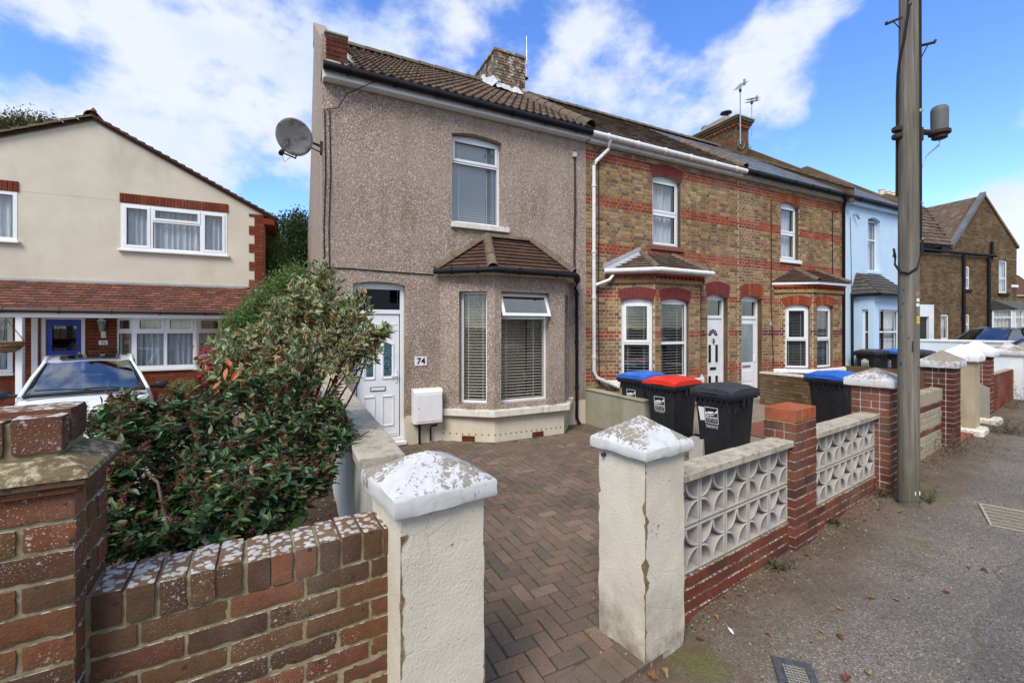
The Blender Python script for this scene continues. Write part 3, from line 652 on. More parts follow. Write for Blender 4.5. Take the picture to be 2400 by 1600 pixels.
# driveway bed under the pavers (mossy joints show between them)
PB = [(.19, .05), (.19, -4.6), (GA[0], GA[1]), (GB[0], GB[1]), T.inv(*W.w(-.2, .06)[:2]), T.inv(*W.w(1.7, .1)[:2]), (5.55, -3.2), (5.55, -2), (4.84, -1.7), (4.84, .05)]
sheet('driveway_bed', T, PB, 0, m_joint, lambda x, y: drive_z(x, y) - .011)
sheet('garden_ground', T, [(4.9, .1), (4.9, -1.7), (5.56, -2), (5.56, -3.2), T.inv(*W.w(1.7, .12)[:2]), T.inv(*W.w(30, .12)[:2]), (32, .1)], .085, m_gravel)
sheet('gravel_drive', WF, [tuple(V.w(-12, .2)[:2]), tuple(V.w(.05, .2)[:2]), tuple(T.w(-.03, -4.75)[:2]), tuple(T.w(-.03, 9)[:2]), tuple(B.w(-20, 4)[:2])], .0, m_gravel)
def inpoly(x, y, P):
    c = False; j = len(P) - 1
    for i in range(len(P)):
        if (P[i][1] > y) != (P[j][1] > y) and x < (P[j][0]-P[i][0])*(y-P[i][1])/(P[j][1]-P[i][1]) + P[i][0]: c = not c
        j = i
    return c
bay74 = [(1.84, .1), (1.84, 0), (2.55, -.62), (4.06, -.62), (4.5, 0), (4.5, .1)]
drv = thing('block_paved_driveway', 'red brown block paving in herringbone between the gate and the pebbledashed house', 'paving', T, (2, -3, 0)); drv['kind'] = 'structure'
del drv['category'], drv['label']
items = []; rr = random.Random(3)
for i in range(-2, 66):
    for j in range(-75, 3):
        q = (i - j) % 4
        if q == 0: cx, cy, lx, ly = i + 1, j + .5, .19, .09
        elif q == 3: cx, cy, lx, ly = i + .5, j + 1, .094, .194
        else: continue
        x, y = .09 + cx*.1, cy*.1
        if not inpoly(x, y, PB) or inpoly(x, y, bay74): continue
        if W.inv(*T.w(x, y)[:2])[1] < .04: continue
        if q == 0: items.append((x, y, drive_z(x, y) - .03 + rr.uniform(-.0045, .0025) + .004*mnoise.noise((x*1.5, y*1.5, 0)), .19, .09, .06, rr.uniform(-.8, .8), 0))
        else: items.append((x, y, drive_z(x, y) - .03 + rr.uniform(-.0045, .0025) + .004*mnoise.noise((x*1.5, y*1.5, 0)), .19, .09, .06, 90 + rr.uniform(-.8, .8), 0))
a0 = W.deg - T.deg                                  # soldier course along the gateway
for i in range(10):
    p = T.inv(*W.w(-1.42 + .105*i + .052, -.0)[:2]); items.append((p[0], p[1], drive_z(*p) - .03, .098, .2, .06, a0, 0))
lay(drv, T, items, [m_paver], (.194, .094, .06), 'paver', 'block_paving', 300, .005, .001)

# ---------------------------------------------------------------- window and door builders (f = facet transform: a along, b inward, z up)
def slats(mb, a0, a1, z0, z1, b, pitch=.03, tilt=.5, w=None):
    w = w or pitch*1.0
    n = int((z1-z0)/pitch)
    for i in range(n):
        z = z0 + (i+.5)*pitch; dz = w/2*math.sin(tilt); db = w/2*math.cos(tilt)
        mb.add([(a0, b-db, z-dz), (a1, b-db, z-dz), (a1, b+db, z+dz), (a0, b+db, z+dz)], [(0,1,2,3)])
    for a in (a0 + .18*(a1-a0), a0 + .8*(a1-a0)): mb.box(a-.004, a+.004, b-.018, b-.014, z0, z1)
def curtain(mb, a0, a1, z0, z1, b, folds=9, amp=.03):
    n = folds*8; mb.add([(a0+(a1-a0)*i/n, b + amp*math.sin(i/8*6.283 + .8*math.sin(i*.3)), z) for z in (z0, z1) for i in range(n+1)], [(i, i+1, n+2+i, n+1+i) for i in range(n)])
def window(parent, f, w, z0, z1, b=.09, fw=.055, cols=(), trans=None, blind=None, glassm=None, mat=None, sash=(), dark=True, label=None, curt=None, pitch=.03, tilt=.5, name='window', gap=0):
    """cols: inner mullion positions 0..1; trans: {col: height 0..1}; sash: panes (col,row) with a raised casement"""
    mat = mat or m_upvc; glassm = glassm or m_glass; mb = MB(f)
    fr0, fr1 = b - .035, b + .035
    mb.cbox(0, w, fr0, fr1, z0, z0+fw, .004); mb.cbox(0, w, fr0, fr1, z1-fw, z1, .004)
    mb.cbox(0, fw, fr0, fr1, z0+fw, z1-fw, .004); mb.cbox(w-fw, w, fr0, fr1, z0+fw, z1-fw, .004)
    e = [0] + [c*w for c in cols] + [w]; panes = []
    for i, c in enumerate(cols): mb.cbox(c*w-fw*.5, c*w+fw*.5, fr0, fr1, z0+fw, z1-fw, .004)
    for i in range(len(e)-1):
        a0 = e[i] + (fw if i == 0 else fw*.5); a1 = e[i+1] - (fw if i == len(e)-2 else fw*.5)
        tz = (trans or {}).get(i)
        if tz:
            zt = z0 + tz*(z1-z0); mb.cbox(a0, a1, fr0, fr1, zt-fw*.45, zt+fw*.45, .004); panes += [(i, 0, a0, a1, z0+fw, zt-fw*.45), (i, 1, a0, a1, zt+fw*.45, z1-fw)]
        else: panes.append((i, 0, a0, a1, z0+fw, z1-fw))
    for (i, r, a0, a1, c0, c1) in panes:
        if (i, r) in sash:
            s = fw*.75; y0, y1 = fr0-.012, fr0+.02
            for q in ((a0-.012, a1+.012, c0-.012, c0+s), (a0-.012, a1+.012, c1-s, c1+.012), (a0-.012, a0+s, c0+s, c1-s), (a1-s, a1+.012, c0+s, c1-s)): mb.cbox(q[0], q[1], y0, y1, q[2], q[3], .004)
    o = mb.build(name, mat, parent, label=label)
    sm = MB(f)
    for (i, r, a0, a1, c0, c1) in panes:
        if (i, r) in sash: s = fw*.75; a0 += s; a1 -= s; c0 += s; c1 -= s
        g_ = .006
        for q in ((a0, a1, c0, c0+g_), (a0, a1, c1-g_, c1), (a0, a0+g_, c0, c1), (a1-g_, a1, c0, c1)): sm.box(q[0], q[1], b-.026, b-.012, q[2], q[3])
        if (i, r) == gap: continue
        MB(f).quad((a0, b-.01, c0), (a1, b-.01, c0), (a1, b-.01, c1), (a0, b-.01, c1)).build('pane', glassm, o)
    sm.build('glazing_seal', m_seal, o)
    if blind:
        bm_ = MB(f); slats(bm_, fw*.8, w-fw*.8, z0+fw*.6, z1-fw*.6, b+.07, pitch, tilt); bm_.build('venetian_blind', blind, o)
    if curt:
        cm = MB(f)
        for (p, q) in curt: curtain(cm, p*w, q*w, z0, z1, b+.12, max(2, int((q-p)*w*9)))
        cm.build('net_curtain', m_curtain, o)
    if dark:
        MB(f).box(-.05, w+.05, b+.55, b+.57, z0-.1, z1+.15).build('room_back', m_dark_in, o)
    return o
def arch_poly(a0, a1, zs, rise, n=10):
    pts = [(a1, zs), (a0, zs)]; 
    for i in range(1, n):
        t = i/n; pts.append((a0 + (a1-a0)*t, zs + rise*4*t*(1-t)))
    return pts
def arch_head(parent, f, a0, a1, zs, rise, b0, b1, mat, name='arch_head'):
    MB(f).prism(arch_poly(a0, a1, zs, rise), b0, b1).build(name, mat, parent)
def arch_infill(parent, f, a0, a1, zs, rise, b0, b1, mat):   # masonry above a curved opening, below the square top zs+rise
    n = 10; pts = [(a0, zs+rise+.002), (a0, zs)] + [(a0+(a1-a0)*i/n, zs + rise*4*(i/n)*(1-i/n)) for i in range(1, n)] + [(a1, zs), (a1, zs+rise+.002)]
    mb = MB(f)
    for i in range(1, len(pts)-2):
        p, q = pts[i], pts[i+1]; t = zs+rise+.002
        mb.prism([p, q, (q[0], t), (p[0], t)], b0, b1)
    return mb.build('arch_surround', mat, parent)
def voussoirs(parent, fr, f, a0, a1, zs, rise, h, n, mat, b0=-.012, b1=.10, objs=True, splay=.07):
    for i in range(n):
        t0, t1 = i/n + .004, (i+1)/n - .004; P = []
        for t in (t0, t1):
            x = a0 + (a1-a0)*t; z = zs + rise*4*t*(1-t); P.append((x, z, x + (t-.5)*2*splay, z + h))
        MB(f).prism([(P[0][0], P[0][1]), (P[1][0], P[1][1]), (P[1][2], P[1][3]), (P[0][2], P[0][3])], b0 + random.uniform(-.002, .002), b1).build('arch_brick', mat, parent)
def gutter(parent, pts, r=.055, mat=None, name='gutter', brackets=0):
    g_ = MB().tube(pts, r, 10).build(name, mat or m_blackg, parent, smooth=True)
    if brackets:
        p, q = Vector(pts[0]), Vector(pts[-1])
        for i in range(brackets):
            c = p.lerp(q, (i+.5)/brackets); d = (q-p).normalized()*.02
            MB().tube([c-d, c+d], r*1.22, 10).build('bracket', mat or m_blackg, g_, smooth=True)
    return g_
def pipe(parent, pts, r=.034, mat=None, name='downpipe', collars=()):
    o = MB().tube(pts, r, 10).build(name, mat or m_upvc2, parent, smooth=50)
    for c in collars:
        c = Vector(c); MB().tube([c-Vector((0,0,.03)), c+Vector((0,0,.03))], r*1.25, 10).build('pipe_clip', mat or m_upvc2, o, smooth=True)
    return o
def tile_mesh(w, l, waves=2, th=.02, amp=.018, mat=None):
    """one interlocking tile: x across, y up the slope, z off the roof"""
    n = waves*5; vs = []; fs = []
    for (y, lift) in ((0, th), (l, 0)):
        for i in range(n+1):
            x = -w/2 + w*i/n; s_ = (math.cos(i/n*waves*2*math.pi))
            vs.append((x, y, lift + amp*max(s_, -.35)))
    for i in range(n+1): vs.append((vs[i][0], 0, vs[i][2]-th))
    for i in range(n): fs += [(i, i+1, n+2+i, n+1+i), (2*n+2+i, 2*n+3+i, i+1, i)]
    me = bpy.data.meshes.new('tile'); me.from_pydata(vs, [], fs); me.materials.append(mat)
    me.polygons.foreach_set('use_smooth', [k % 2 == 0 for k in range(len(fs))]); me.update(); return me
def flat_tile(w, l, th, mat, jit=.002):
    mb = MB().box(-w/2, w/2, 0, l, 0, th); rr = random.Random(int(w*1e4))
    mb.v = [(x, y, (z if y < l/2 else z - th*.9)) for x, y, z in mb.v]
    me = bpy.data.meshes.new('tile'); me.from_pydata(mb.v, [], mb.f); me.materials.append(mat); me.update(); return me
def roof_tiles(parent, fr, x0, x1, ye, ze, yr, zr, tw, tl, mes, name='tile', rest='tiles', limit=300, stagger=0, edge=None, matrest=None, reach=None, jit=.4):
    """tiles laid from eave (ye,ze) to ridge (yr,zr)"""
    L = math.hypot(yr-ye, zr-ze); ang = math.atan2(zr-ze, yr-ye); rows = int(math.ceil(L/tl)); o_ = []
    for r in range(rows):
        d = r*tl; y = ye + math.cos(ang)*d; z = ze + math.sin(ang)*d
        n = int(round((x1-x0)/tw)); off = (stagger*tw*.5 if r % 2 else 0)
        for i in range(n + (1 if off else 0)):
            x = x0 + tw*(i+.5) - off
            if edge:
                lo, hi = edge(d/L)
                if x < lo or x > hi: continue
            elif x < x0 or x > x1: continue
            o_.append((x, y, z))
    o_.sort(key=lambda p: (fr.w(*p) - cam.location).length); rr = random.Random(5)
    for p in o_[:limit]:
        inst(name, rr.choice(mes), parent, p, (ang + R(rr.uniform(-jit, jit)), R(rr.uniform(-jit, jit)), R(rr.uniform(-jit, jit)*1.5)))
    if len(o_) > limit:
        mb = MB(); me = mes[0]; vv = [v.co.copy() for v in me.vertices]; ff = [tuple(p.vertices) for p in me.polygons]
        for p in o_[limit:]:
            M_ = Matrix.Translation(p) @ Matrix.Rotation(ang + R(rr.uniform(-jit, jit)), 4, 'X'); mb.add([M_ @ v for v in vv], ff)
        mb.build(rest, me.materials[0], parent, kind='stuff')
def ridge_run(parent, pts, mat, r=.11, n=12, name='ridge_tile', lim=30):
    """half round tiles end to end along a line"""
    p, q = Vector(pts[0]), Vector(pts[1]); rr = random.Random(9)
    for i in range(n):
        a = p.lerp(q, i/n); b = p.lerp(q, (i+.985)/n); d = (b-a).normalized(); s_ = d.cross(Vector((0,0,1))).normalized(); u = s_.cross(d)
        vs = []; k = 7; r1 = r*rr.uniform(.97, 1.04)
        for (c, f_) in ((a, 1.06), (b, .97)):
            for j in range(k):
                t = math.pi*j/(k-1); vs.append(c + s_*math.cos(t)*r1*f_ + u*(math.sin(t)*r1*f_ - .03))
        vs += [v - (v-a)*.14 for v in vs[:k]]
        MB().add(vs, [(j, k+j, k+j+1, j+1) for j in range(k-1)] + [(j, j+1, 2*k+j+1, 2*k+j) for j in range(k-1)]).build(name, mat, parent, smooth=50)
# ---------------------------------------------------------------- pebbledashed house
T1 = T; ZG = -.03; EAVE = 5.72; RY, RZ = 3.4, 8.30; PS = 4.86
h74 = thing('end_terrace_house', 'pebbledashed end terrace house with white front door and canted bay, number 74', 'house', T, (0, 0, 0))
def px(p, y=0): return T.x(p, y)
uw = (px(1059), px(1176), 3.70, 5.30); dw = (px(827), px(950), .04, 2.62)
m = holed(MB(), 0, PS-.002, .44, EAVE, 0, .28, [uw, (dw[0], dw[1], .40, dw[3])]); m.build('front_wall', m_pebble, h74)
MB().box(-.012, dw[0], -.018, .28, -.05, .438).build('plinth', m_plinth, h74)
MB().box(dw[1], 1.95, -.018, .28, -.05, .438).build('plinth', m_plinth, h74)
MB().box(4.40, PS-.004, -.018, .28, -.05, .438).build('plinth', m_plinth, h74)
# side and back walls, inner floor and ceiling
gp = [(.28, -.05), (9.0, -.05), (9.0, 5.0), (6.6, 5.9), (RY, RZ+.12), (.28, 5.96)]
def sidewall(x0, x1, mat, name, poly, parent):
    mb = MB(lambda a, b, z: (b, a, z)); mb.prism(poly, x0, x1); return mb.build(name, mat, parent)
sidewall(0.001, .22, m_pebble, 'gable_wall', gp, h74)
sidewall(PS-.20, PS-.003, m_dark_in, 'party_wall', [(.28, -.05), (9, -.05), (9, 5), (6.6, 5.9), (RY, RZ-.1), (.28, 5.75)], h74)
MB().box(.22, PS-.2, 8.8, 9.0, -.05, 5.0).build('rear_wall', m_stockd, h74)
MB().box(.22, PS-.2, .28, 8.8, 2.75, 2.95).build('inner_floor', m_dark_in, h74); MB().box(.22, PS-.2, .9, 8.8, -.1, 0.0).build('inner_floor', m_dark_in, h74)
MB().box(.22, PS-.2, .28, 8.8, EAVE-.14, EAVE-.02).build('ceiling', m_dark_in, h74)
# raised parapet over the gable with its brick end pier
mb = MB(lambda a, b, z: (b, a, z))
mb.prism([(-.05, 5.75), (.30, 5.75), (RY, RZ-.05), (RY+.2, RZ-.1), (RY+.2, RZ+.30), (RY, RZ+.34), (.25, 6.42), (-.05, 6.30)], -.012, .23); mb.build('gable_parapet', m_pebble, h74)
pier = MB().box(.05, .33, -.10, .20, 5.88, 6.30).build('parapet_pier', m_mort_n, h74)
it = []
for j in range(5):
    z = 5.935 + j*.075
    for (a, b) in (((.045, .255), (.265, .337)) if j % 2 else ((.045, .117), (.127, .337))): it.append((.5*(a+b), -.103, z, b-a, .02, .066, 0, 0))
    it.append((.334, .05, z, .29, .02, .066, 90, 0))
lay(h74, T, it, [m_dark], (.215, .02, .065), 'brick', nvar=3)
MB().box(.02, .36, -.13, .24, 6.30, 6.335).build('pier_cap', m_conc, h74, bevel=.01)
mb = MB().add([(.05, -.16, 5.86), (.42, -.16, 5.84), (.36, -.05, 5.97), (.05, -.05, 5.97), (.05, -.02, 5.86), (.4, -.02, 5.85)], [(0,1,2,3), (0,3,4), (1,5,2)]); mb.build('mortar_fillet', m_conc, h74)
# main roof
tm = [tile_mesh(.296 - .002*i, .36, 2, .034, .03, m_tile) for i in range(3)]
ye, ze = -.20, 5.72 + .09
MB().add([(.2, ye+.03, ze-.06), (PS, ye+.03, ze-.06), (PS, RY, RZ-.05), (.2, RY, RZ-.05), (.2, ye+.03, ze-.09), (PS, ye+.03, ze-.09)], [(0,1,2,3), (0,4,5,1)]).build('roof_deck', m_dark_in, h74)
MB().add([(.2, RY, RZ-.03), (PS, RY, RZ-.03), (PS, 6.7, 5.9), (.2, 6.7, 5.9)], [(0,1,2,3)]).build('rear_roof_slope', m_tile, h74)
roof_tiles(h74, T, .24, PS-.02, ye, ze, RY, RZ, .30, .325, tm, limit=300)
ridge_run(h74, [(.24, RY, RZ+.03), (4.0, RY, RZ+.03)], m_ridge, .12, 9)
ridge_run(h74, [(PS-.02, ye-.02, ze+.05), (PS-.02, 2.72, RZ-.42)], m_ridge, .13, 9)
mb = MB()
for i in range(7): a = .30 + .012*i; mb.add([(.30, .0+.16*i, 5.99+.121*i), (.47+.03*(i % 3), .0+.16*i, 5.97+.121*i), (.45, .15+.16*i, 6.08+.121*i), (.30, .17+.16*i, 6.13+.121*i)], [(0,1,2,3)])
mb.build('flashing', m_flash, h74)
MB().box(.02, PS-.01, -.15, -.13, 5.625, 5.74).build('fascia', m_upvc, h74); MB().box(.02, PS-.01, -.13, -.001, 5.62, 5.64).build('soffit', m_upvc, h74); MB().box(.0, .019, -.152, -.001, 5.6, 5.76).build('box_end', m_upvc, h74)
gutter(h74, [(0, -.215, 5.755), (PS, -.215, 5.735)], .062, m_blackg, brackets=7)
# upstairs window
f0 = facet(uw[0], 0, 0); ww = uw[1]-uw[0]
arch_infill(h74, f0, 0, ww, 5.245, .056, .001, .279, m_pebble)
o = window(h74, f0, ww, 3.72, 5.245, b=.15, fw=.05, trans={0: .71}, blind=m_blindb, sash=((0, 1),), pitch=.05, tilt=-.85)
arch_head(h74, f0, .02, ww-.02, 5.24, .05, .13, .17, m_upvc)
MB(f0).cbox(-.02, ww+.13, -.07, .12, 3.615, 3.705, .006).build('sill', m_sillp, h74)
# front door
fd = facet(dw[0], 0, 0); wd = dw[1]-dw[0]
arch_infill(h74, fd, 0, wd, 2.575, .047, .001, .279, m_pebble)
door = MB(fd); b0 = .12
for q in ((0, .06, .04, 2.60), (wd-.06, wd, .04, 2.60), (.06, wd-.06, 2.51, 2.60), (.06, wd-.06, 2.11, 2.18), (.06, wd-.06, .04, .09)): door.cbox(q[0], q[1], b0-.02, b0+.06, q[2], q[3], .004)
door = door.build('door_frame', m_upvc, h74)
arch_head(h74, fd, 0.0, wd, 2.575, .045, .115, .17, m_upvc)
MB(fd).quad((.06, b0+.02, 2.18), (wd-.06, b0+.02, 2.18), (wd-.06, b0+.02, 2.51), (.06, b0+.02, 2.51)).build('fanlight_pane', m_glassd, door)
MB(fd).box(-.03, wd+.03, b0+.3, b0+.32, 0, 2.7).build('hall_back', m_dark_in, door)
MB(fd).cbox(-.01, wd+.02, -.05, .13, -.02, .035, .006).build('threshold', m_white_metal, h74)
lf = MB(fd); lw0, lw1 = .075, wd-.075; lf.cbox(lw0, lw1, b0, b0+.045, .10, 2.10, .004)
mid = (lw0+lw1)/2
def frame_rect(mb, a0, a1, z0, z1, t=.022, p=.014, top=None):
    for q in ((a0, a1, z0, z0+t), (a0, a0+t*.7, z0, z1), (a1-t*.7, a1, z0, z1)): mb.cbox(q[0], q[1], b0-p, b0+.002, q[2], q[3], .003)
    if top is None: mb.cbox(a0, a1, b0-p, b0+.002, z1-t, z1, .003)
    else:
        za, zb = top; mb.add([(a0, b0-p, za-t), (a1, b0-p, zb-t), (a1, b0-p, zb), (a0, b0-p, za), (a0, b0+.002, za-t), (a1, b0+.002, zb-t), (a1, b0+.002, zb), (a0, b0+.002, za)], [(0,1,2,3), (3,2,6,7), (0,4,5,1), (0,3,7,4), (1,5,6,2)])
frame_rect(lf, lw0+.10, mid-.055, .28, .78); frame_rect(lf, mid+.055, lw1-.09, .28, .78)
frame_rect(lf, lw0+.10, mid-.055, 1.05, 1.62, top=(1.62, 1.70)); frame_rect(lf, mid+.055, lw1-.09, 1.05, 1.62, top=(1.70, 1.62))
lf.cbox(lw0+.03, lw1-.03, b0-.006, b0+.002, 1.93, 1.96, .002); lf.cbox(lw0+.03, lw1-.03, b0-.006, b0+.002, .14, .17, .002)
leaf = lf.build('door', m_upvc, h74)
for (a, b_, za, zb) in ((lw0+.14, mid-.085, 1.60, 1.665), (mid+.085, lw1-.125, 1.665, 1.60)):
    MB(fd).add([(a, b0-.004, 1.10), (b_, b0-.004, 1.10), (b_, b0-.004, zb), (a, b0-.004, za)], [(0,1,2,3)]).build('leaded_light', m_stain, leaf)
lb = MB(fd); lb.cbox(mid-.13, mid+.11, b0-.012, b0, .86, .93, .003); lb.build('letter_box', m_rust, leaf)
MB(fd).cbox(mid-.118, mid+.098, b0-.018, b0-.01, .872, .918, .002).build('letter_flap', m_white_metal, leaf)
mb = MB(fd); mb.cbox(lw1-.065, lw1-.035, b0-.012, b0, .98, 1.20, .003); mb.cbox(lw1-.14, lw1-.03, b0-.055, b0-.035, 1.09, 1.115, .004); mb.box(lw1-.055, lw1-.045, b0-.05, b0, 1.095, 1.11); mb.build('door_handle', m_upvc, leaf)
MB(fd).cbox(mid-.02, mid+.02, b0-.03, b0, 1.56, 1.64, .004).build('door_knocker', m_black, leaf)
# number plate
npx = px(972); MB().cbox(npx, px(1000), -.015, .001, T.z(857, npx), T.z(836, npx), .002).build('number_plate', m_white_metal, h74)
def text(s_, parent, f, a, b, z, size, mat, name='lettering', deg=0, ext=.001, off=0.0, sx=1.0, label=None, align='CENTER'):
    cu = bpy.data.curves.new(name, 'FONT'); cu.body = s_; cu.size = size; cu.align_x = align; cu.extrude = ext; cu.offset = off; cu.space_character = 1.0
    cu.materials.append(mat); tmp = bpy.data.objects.new('tmp', cu); me = bpy.data.meshes.new_from_object(tmp); bpy.data.objects.remove(tmp); bpy.data.curves.remove(cu)
    o = bpy.data.objects.new(name, me); COL.objects.link(o); o.parent = parent
    p = Vector(f(a, b, z)); o_ = org(parent); o.location = (p[0]-o_[0], p[1]-o_[1], p[2]-o_[2]); o.rotation_euler = (R(90), 0, R(deg)); o.scale = (sx, 1, 1)
    if label: o['label'] = label
    return o
text('74', h74, facet(0, 0, 0), npx + .5*(px(1000)-npx), -.018, T.z(854, npx)+.005, .15, m_ink, off=.003)
# meter box
mx0, mx1 = px(963), px(1029); mb = MB(); mb.cbox(mx0, mx1, -.21, -.019, .32, .84, .012); mb.add([(mx0, -.21, .83), (mx1, -.21, .83), (mx1, -.16, .885), (mx0, -.16, .885), (mx0, -.02, .885), (mx1, -.02, .885), (mx0, -.02, .8), (mx1, -.02, .8)], [(0,1,2,3), (3,2,5,4), (0,3,4,6), (1,7,5,2)])
mbx = mb.build('meter_box', m_white_metal, h74); MB().cbox(mx0+.045, mx1-.012, -.218, -.209, .36, .80, .004).build('door', m_white_metal, mbx); MB().cbox(mx0+.07, mx0+.085, -.223, -.217, .57, .585, .002).build('lock', m_black, mbx)
MB().tube([(mx0+.12, -.1, .32), (mx0+.12, -.1, -.02)], .022, 8).build('supply_pipe', m_blackg, mbx, smooth=True); MB().tube([(mx1-.05, -.08, .33), (mx1-.06, -.08, .26), (mx1-.16, -.08, .25), (mx1-.17, -.08, .2), (mx1-.17, -.08, 0)], .017, 8).build('supply_pipe', m_blackg, mbx, smooth=True)
# bay
def bay(parent, xa, xb, xc, xd, p, zs, zt, wallm, wins, plinth_z=None, sill=None, soff=0):
    F = []
    for (x0, y0, x1, y1) in ((xa, 0, xb, -p), (xb, -p, xc, -p), (xc, -p, xd, 0)):
        L = math.hypot(x1-x0, y1-y0); dg = math.degrees(math.atan2(y1-y0, x1-x0)); F.append((facet(x0, y0, dg), L, x0, y0, dg))
    return F
def ring(xa, xb, xc, xd, p, o): return [(xa-o*.4, .0), (xb-o*.45, -p-o), (xc+o*.45, -p-o), (xd+o*.4, .0)]
BX = (px(1032), px(1159, -.55), px(1323, -.55), 4.47); P = .55
F = bay(h74, *BX, P, 0, 0, None, None)
wl = (.36, .84, .60, 2.50); wf = (.09, .99, .60, 2.50)
for i, (f, L, x0, y0, dg) in enumerate(F):
    wl_ = L; op = [((.33, L-.115, .60, 2.50)), ((.085, 1.02, .60, 2.50)), ((.12, L-.2, .6, 2.5))][i]
    if i == 0: op = (.33, L-.13, .60, 2.50)
    if i == 1: op = (.125, L-.31, .60, 2.50)
    mb = holed(MB(f), 0, L, .50, 2.84, .0, .22, [op]); mb.build('bay_wall', m_pebble, h74)
    w_ = op[1]-op[0]; g0 = facet(*f(op[0], 0, 0)[:2], dg)
    if i == 0: window(h74, g0, w_, .60, 2.50, b=.17, fw=.045, blind=m_blind, pitch=.052, tilt=.10)
    elif i == 1:
        o = window(h74, g0, w_, .60, 2.50, b=.17, fw=.045, trans={0: .765}, blind=m_blind, pitch=.052, tilt=.10, gap=(0, 1))
        # the top light hangs open
        zt_, zb_, th = 2.49, 2.10, R(24); mb = MB()
        def tv(a, b, z, g0=g0, th=th): d = 2.47 - z; return g0(a, .12 - math.sin(th)*d + b*math.cos(th), 2.47 - math.cos(th)*d - b*math.sin(th)*.3)
        mb = MB(tv)
        for q in ((.01, w_-.01, 2.05, 2.105), (.01, w_-.01, 2.42, 2.47), (.01, .06, 2.105, 2.42), (w_-.06, w_-.01, 2.105, 2.42)): mb.cbox(q[0], q[1], -.02, .02, q[2], q[3], .003)
        vnt = mb.build('opening_light', m_upvc, h74); MB(tv).quad((.06, 0, 2.105), (w_-.06, 0, 2.105), (w_-.06, 0, 2.42), (.06, 0, 2.42)).build('pane', m_glassc, vnt)
    else: window(h74, g0, w_, .60, 2.50, b=.17, fw=.045, blind=m_blind, pitch=.052, tilt=.10)
rg = ring(*BX, P, .10); rg[0] = (BX[0]-.03, 0); mb = MB().slab([(BX[0]-.1, .0)] + rg[1:3] + [(BX[3]+.12, .0)], .405, .52); mb.build('bay_sill', m_sillp, h74, bevel=.012)
rg2 = ring(*BX, P, -.01); MB().slab([(BX[0]+.02, .0), rg2[1], rg2[2], (BX[3], .0)], -.06, .404).build('bay_plinth', m_plinth, h74)
for i in range(24):
    t = (i+.5)/24; f, L, *_ = F[0] if t < .35 else (F[1] if t < .93 else F[2]); tt = t/.35 if t < .35 else (t-.35)/.58 if t < .93 else (t-.93)/.07
    for z in (.07,): MB(f).box(L*tt-.008, L*tt+.008, -.0, .012, z+.02, z+.034).build('plug_hole', m_ink, h74)
for (i, t) in ((0, .52), (1, .60)):
    f, L, *_ = F[i]; ab = MB(f).box(L*t-.11, L*t+.11, -.006, .02, -.02, .065).build('air_brick', m_bred, h74)
    for k in range(3):
        MB(f).box(L*t-.1, L*t+.1, -.008, -.005, .0+k*.022, .006+k*.022).build('air_slot', m_ink, ab)
MB().slab([(BX[0]+.1, .12), (BX[1]+.1, -P+.16), (BX[2]-.1, -P+.16), (BX[3]-.1, .12)], .3, .52).build('bay_floor', m_dark_in, h74)
# bay roof
zt = 2.86; rf = [(BX[0]-.10, 0), (BX[1]-.10, -P-.17), (BX[2]+.10, -P-.17), (BX[3]+.14, 0)]; tp = [(2.70, -.01, 3.50), (3.58, -.01, 3.50)]
mb = MB(); v = [(p_[0], p_[1], zt) for p_ in rf] + tp; mb.add(v, [(0,1,4), (1,2,5,4), (2,3,5), (0,3,2,1)]); mb.build('bay_roof', m_tile2, h74)
br = [o for o in h74.children if o.name.startswith('bay_roof')][-1]
def hip_tiles(parent, fr, poly3, tw, tl, mat, name='roof_tile', th=.014):
    """rows of flat tiles over one sloping face: poly3 = eave a, eave b, top b, top a"""
    a, b, c, d = [Vector(q) for q in poly3]; n = (b-a).cross(d-a).normalized()
    if n.z < 0: n = -n
    u = (b-a).normalized(); up = n.cross(u); 
    if up.z < 0: up = -up
    H = (d-a).dot(up); rows = max(1, int(round(H/tl)))
    for r in range(rows):
        t0, t1 = r/rows, (r+1)/rows; l0, r0 = a.lerp(d, t0), b.lerp(c, t0); l1, r1 = a.lerp(d, t1), b.lerp(c, t1)
        w = (r0-l0).length; m_ = max(1, int(round(w/tw))); off = .5 if r % 2 else 0
        cuts = [0] + [min(max((k+off)/m_, 0), 1) for k in range(0 if off else 1, m_+ (0 if not off else 0))] + [1]
        cuts = sorted(set(cuts))
        for k in range(len(cuts)-1):
            s0, s1 = cuts[k]+.004/w, cuts[k+1]-.004/w
            if s1-s0 < .01: continue
            L1 = (r1-l1).length
            def ptop(s_): 
                q = l0.lerp(r0, s_); e = l1.lerp(r1, s_) if L1 > .05 else l1
                return e
            p0, p1 = l0.lerp(r0, s0), l0.lerp(r0, s1); p2, p3 = ptop(s1), ptop(s0)
            lift = n*th*1.9; lo = n*th*.2
            MB().add([p0+lift, p1+lift, p2+lo, p3+lo, p0, p1], [(0,1,2,3), (4,5,1,0)]).build(name, mat, parent)
E4 = [(p_[0], p_[1], zt) for p_ in rf]
hip_tiles(br, T, (E4[0], E4[1], tp[0], tp[0]), .27, .105, m_tile2); hip_tiles(br, T, (E4[1], E4[2], tp[1], tp[0]), .27, .105, m_tile2); hip_tiles(br, T, (E4[2], E4[3], tp[1], tp[1]), .27, .105, m_tile2)
for (a, b) in ((E4[0], tp[0]), (E4[1], tp[0]), (E4[2], tp[1]), (E4[3], tp[1])):
    ridge_run(h74, [Vector(a)+Vector((0, 0, .03)), Vector(b)+Vector((0, -.02, .04))], m_ridge, .085, 3)
ridge_run(h74, [(2.68, -.04, 3.53), (3.6, -.04, 3.53)], m_ridge, .07, 3)
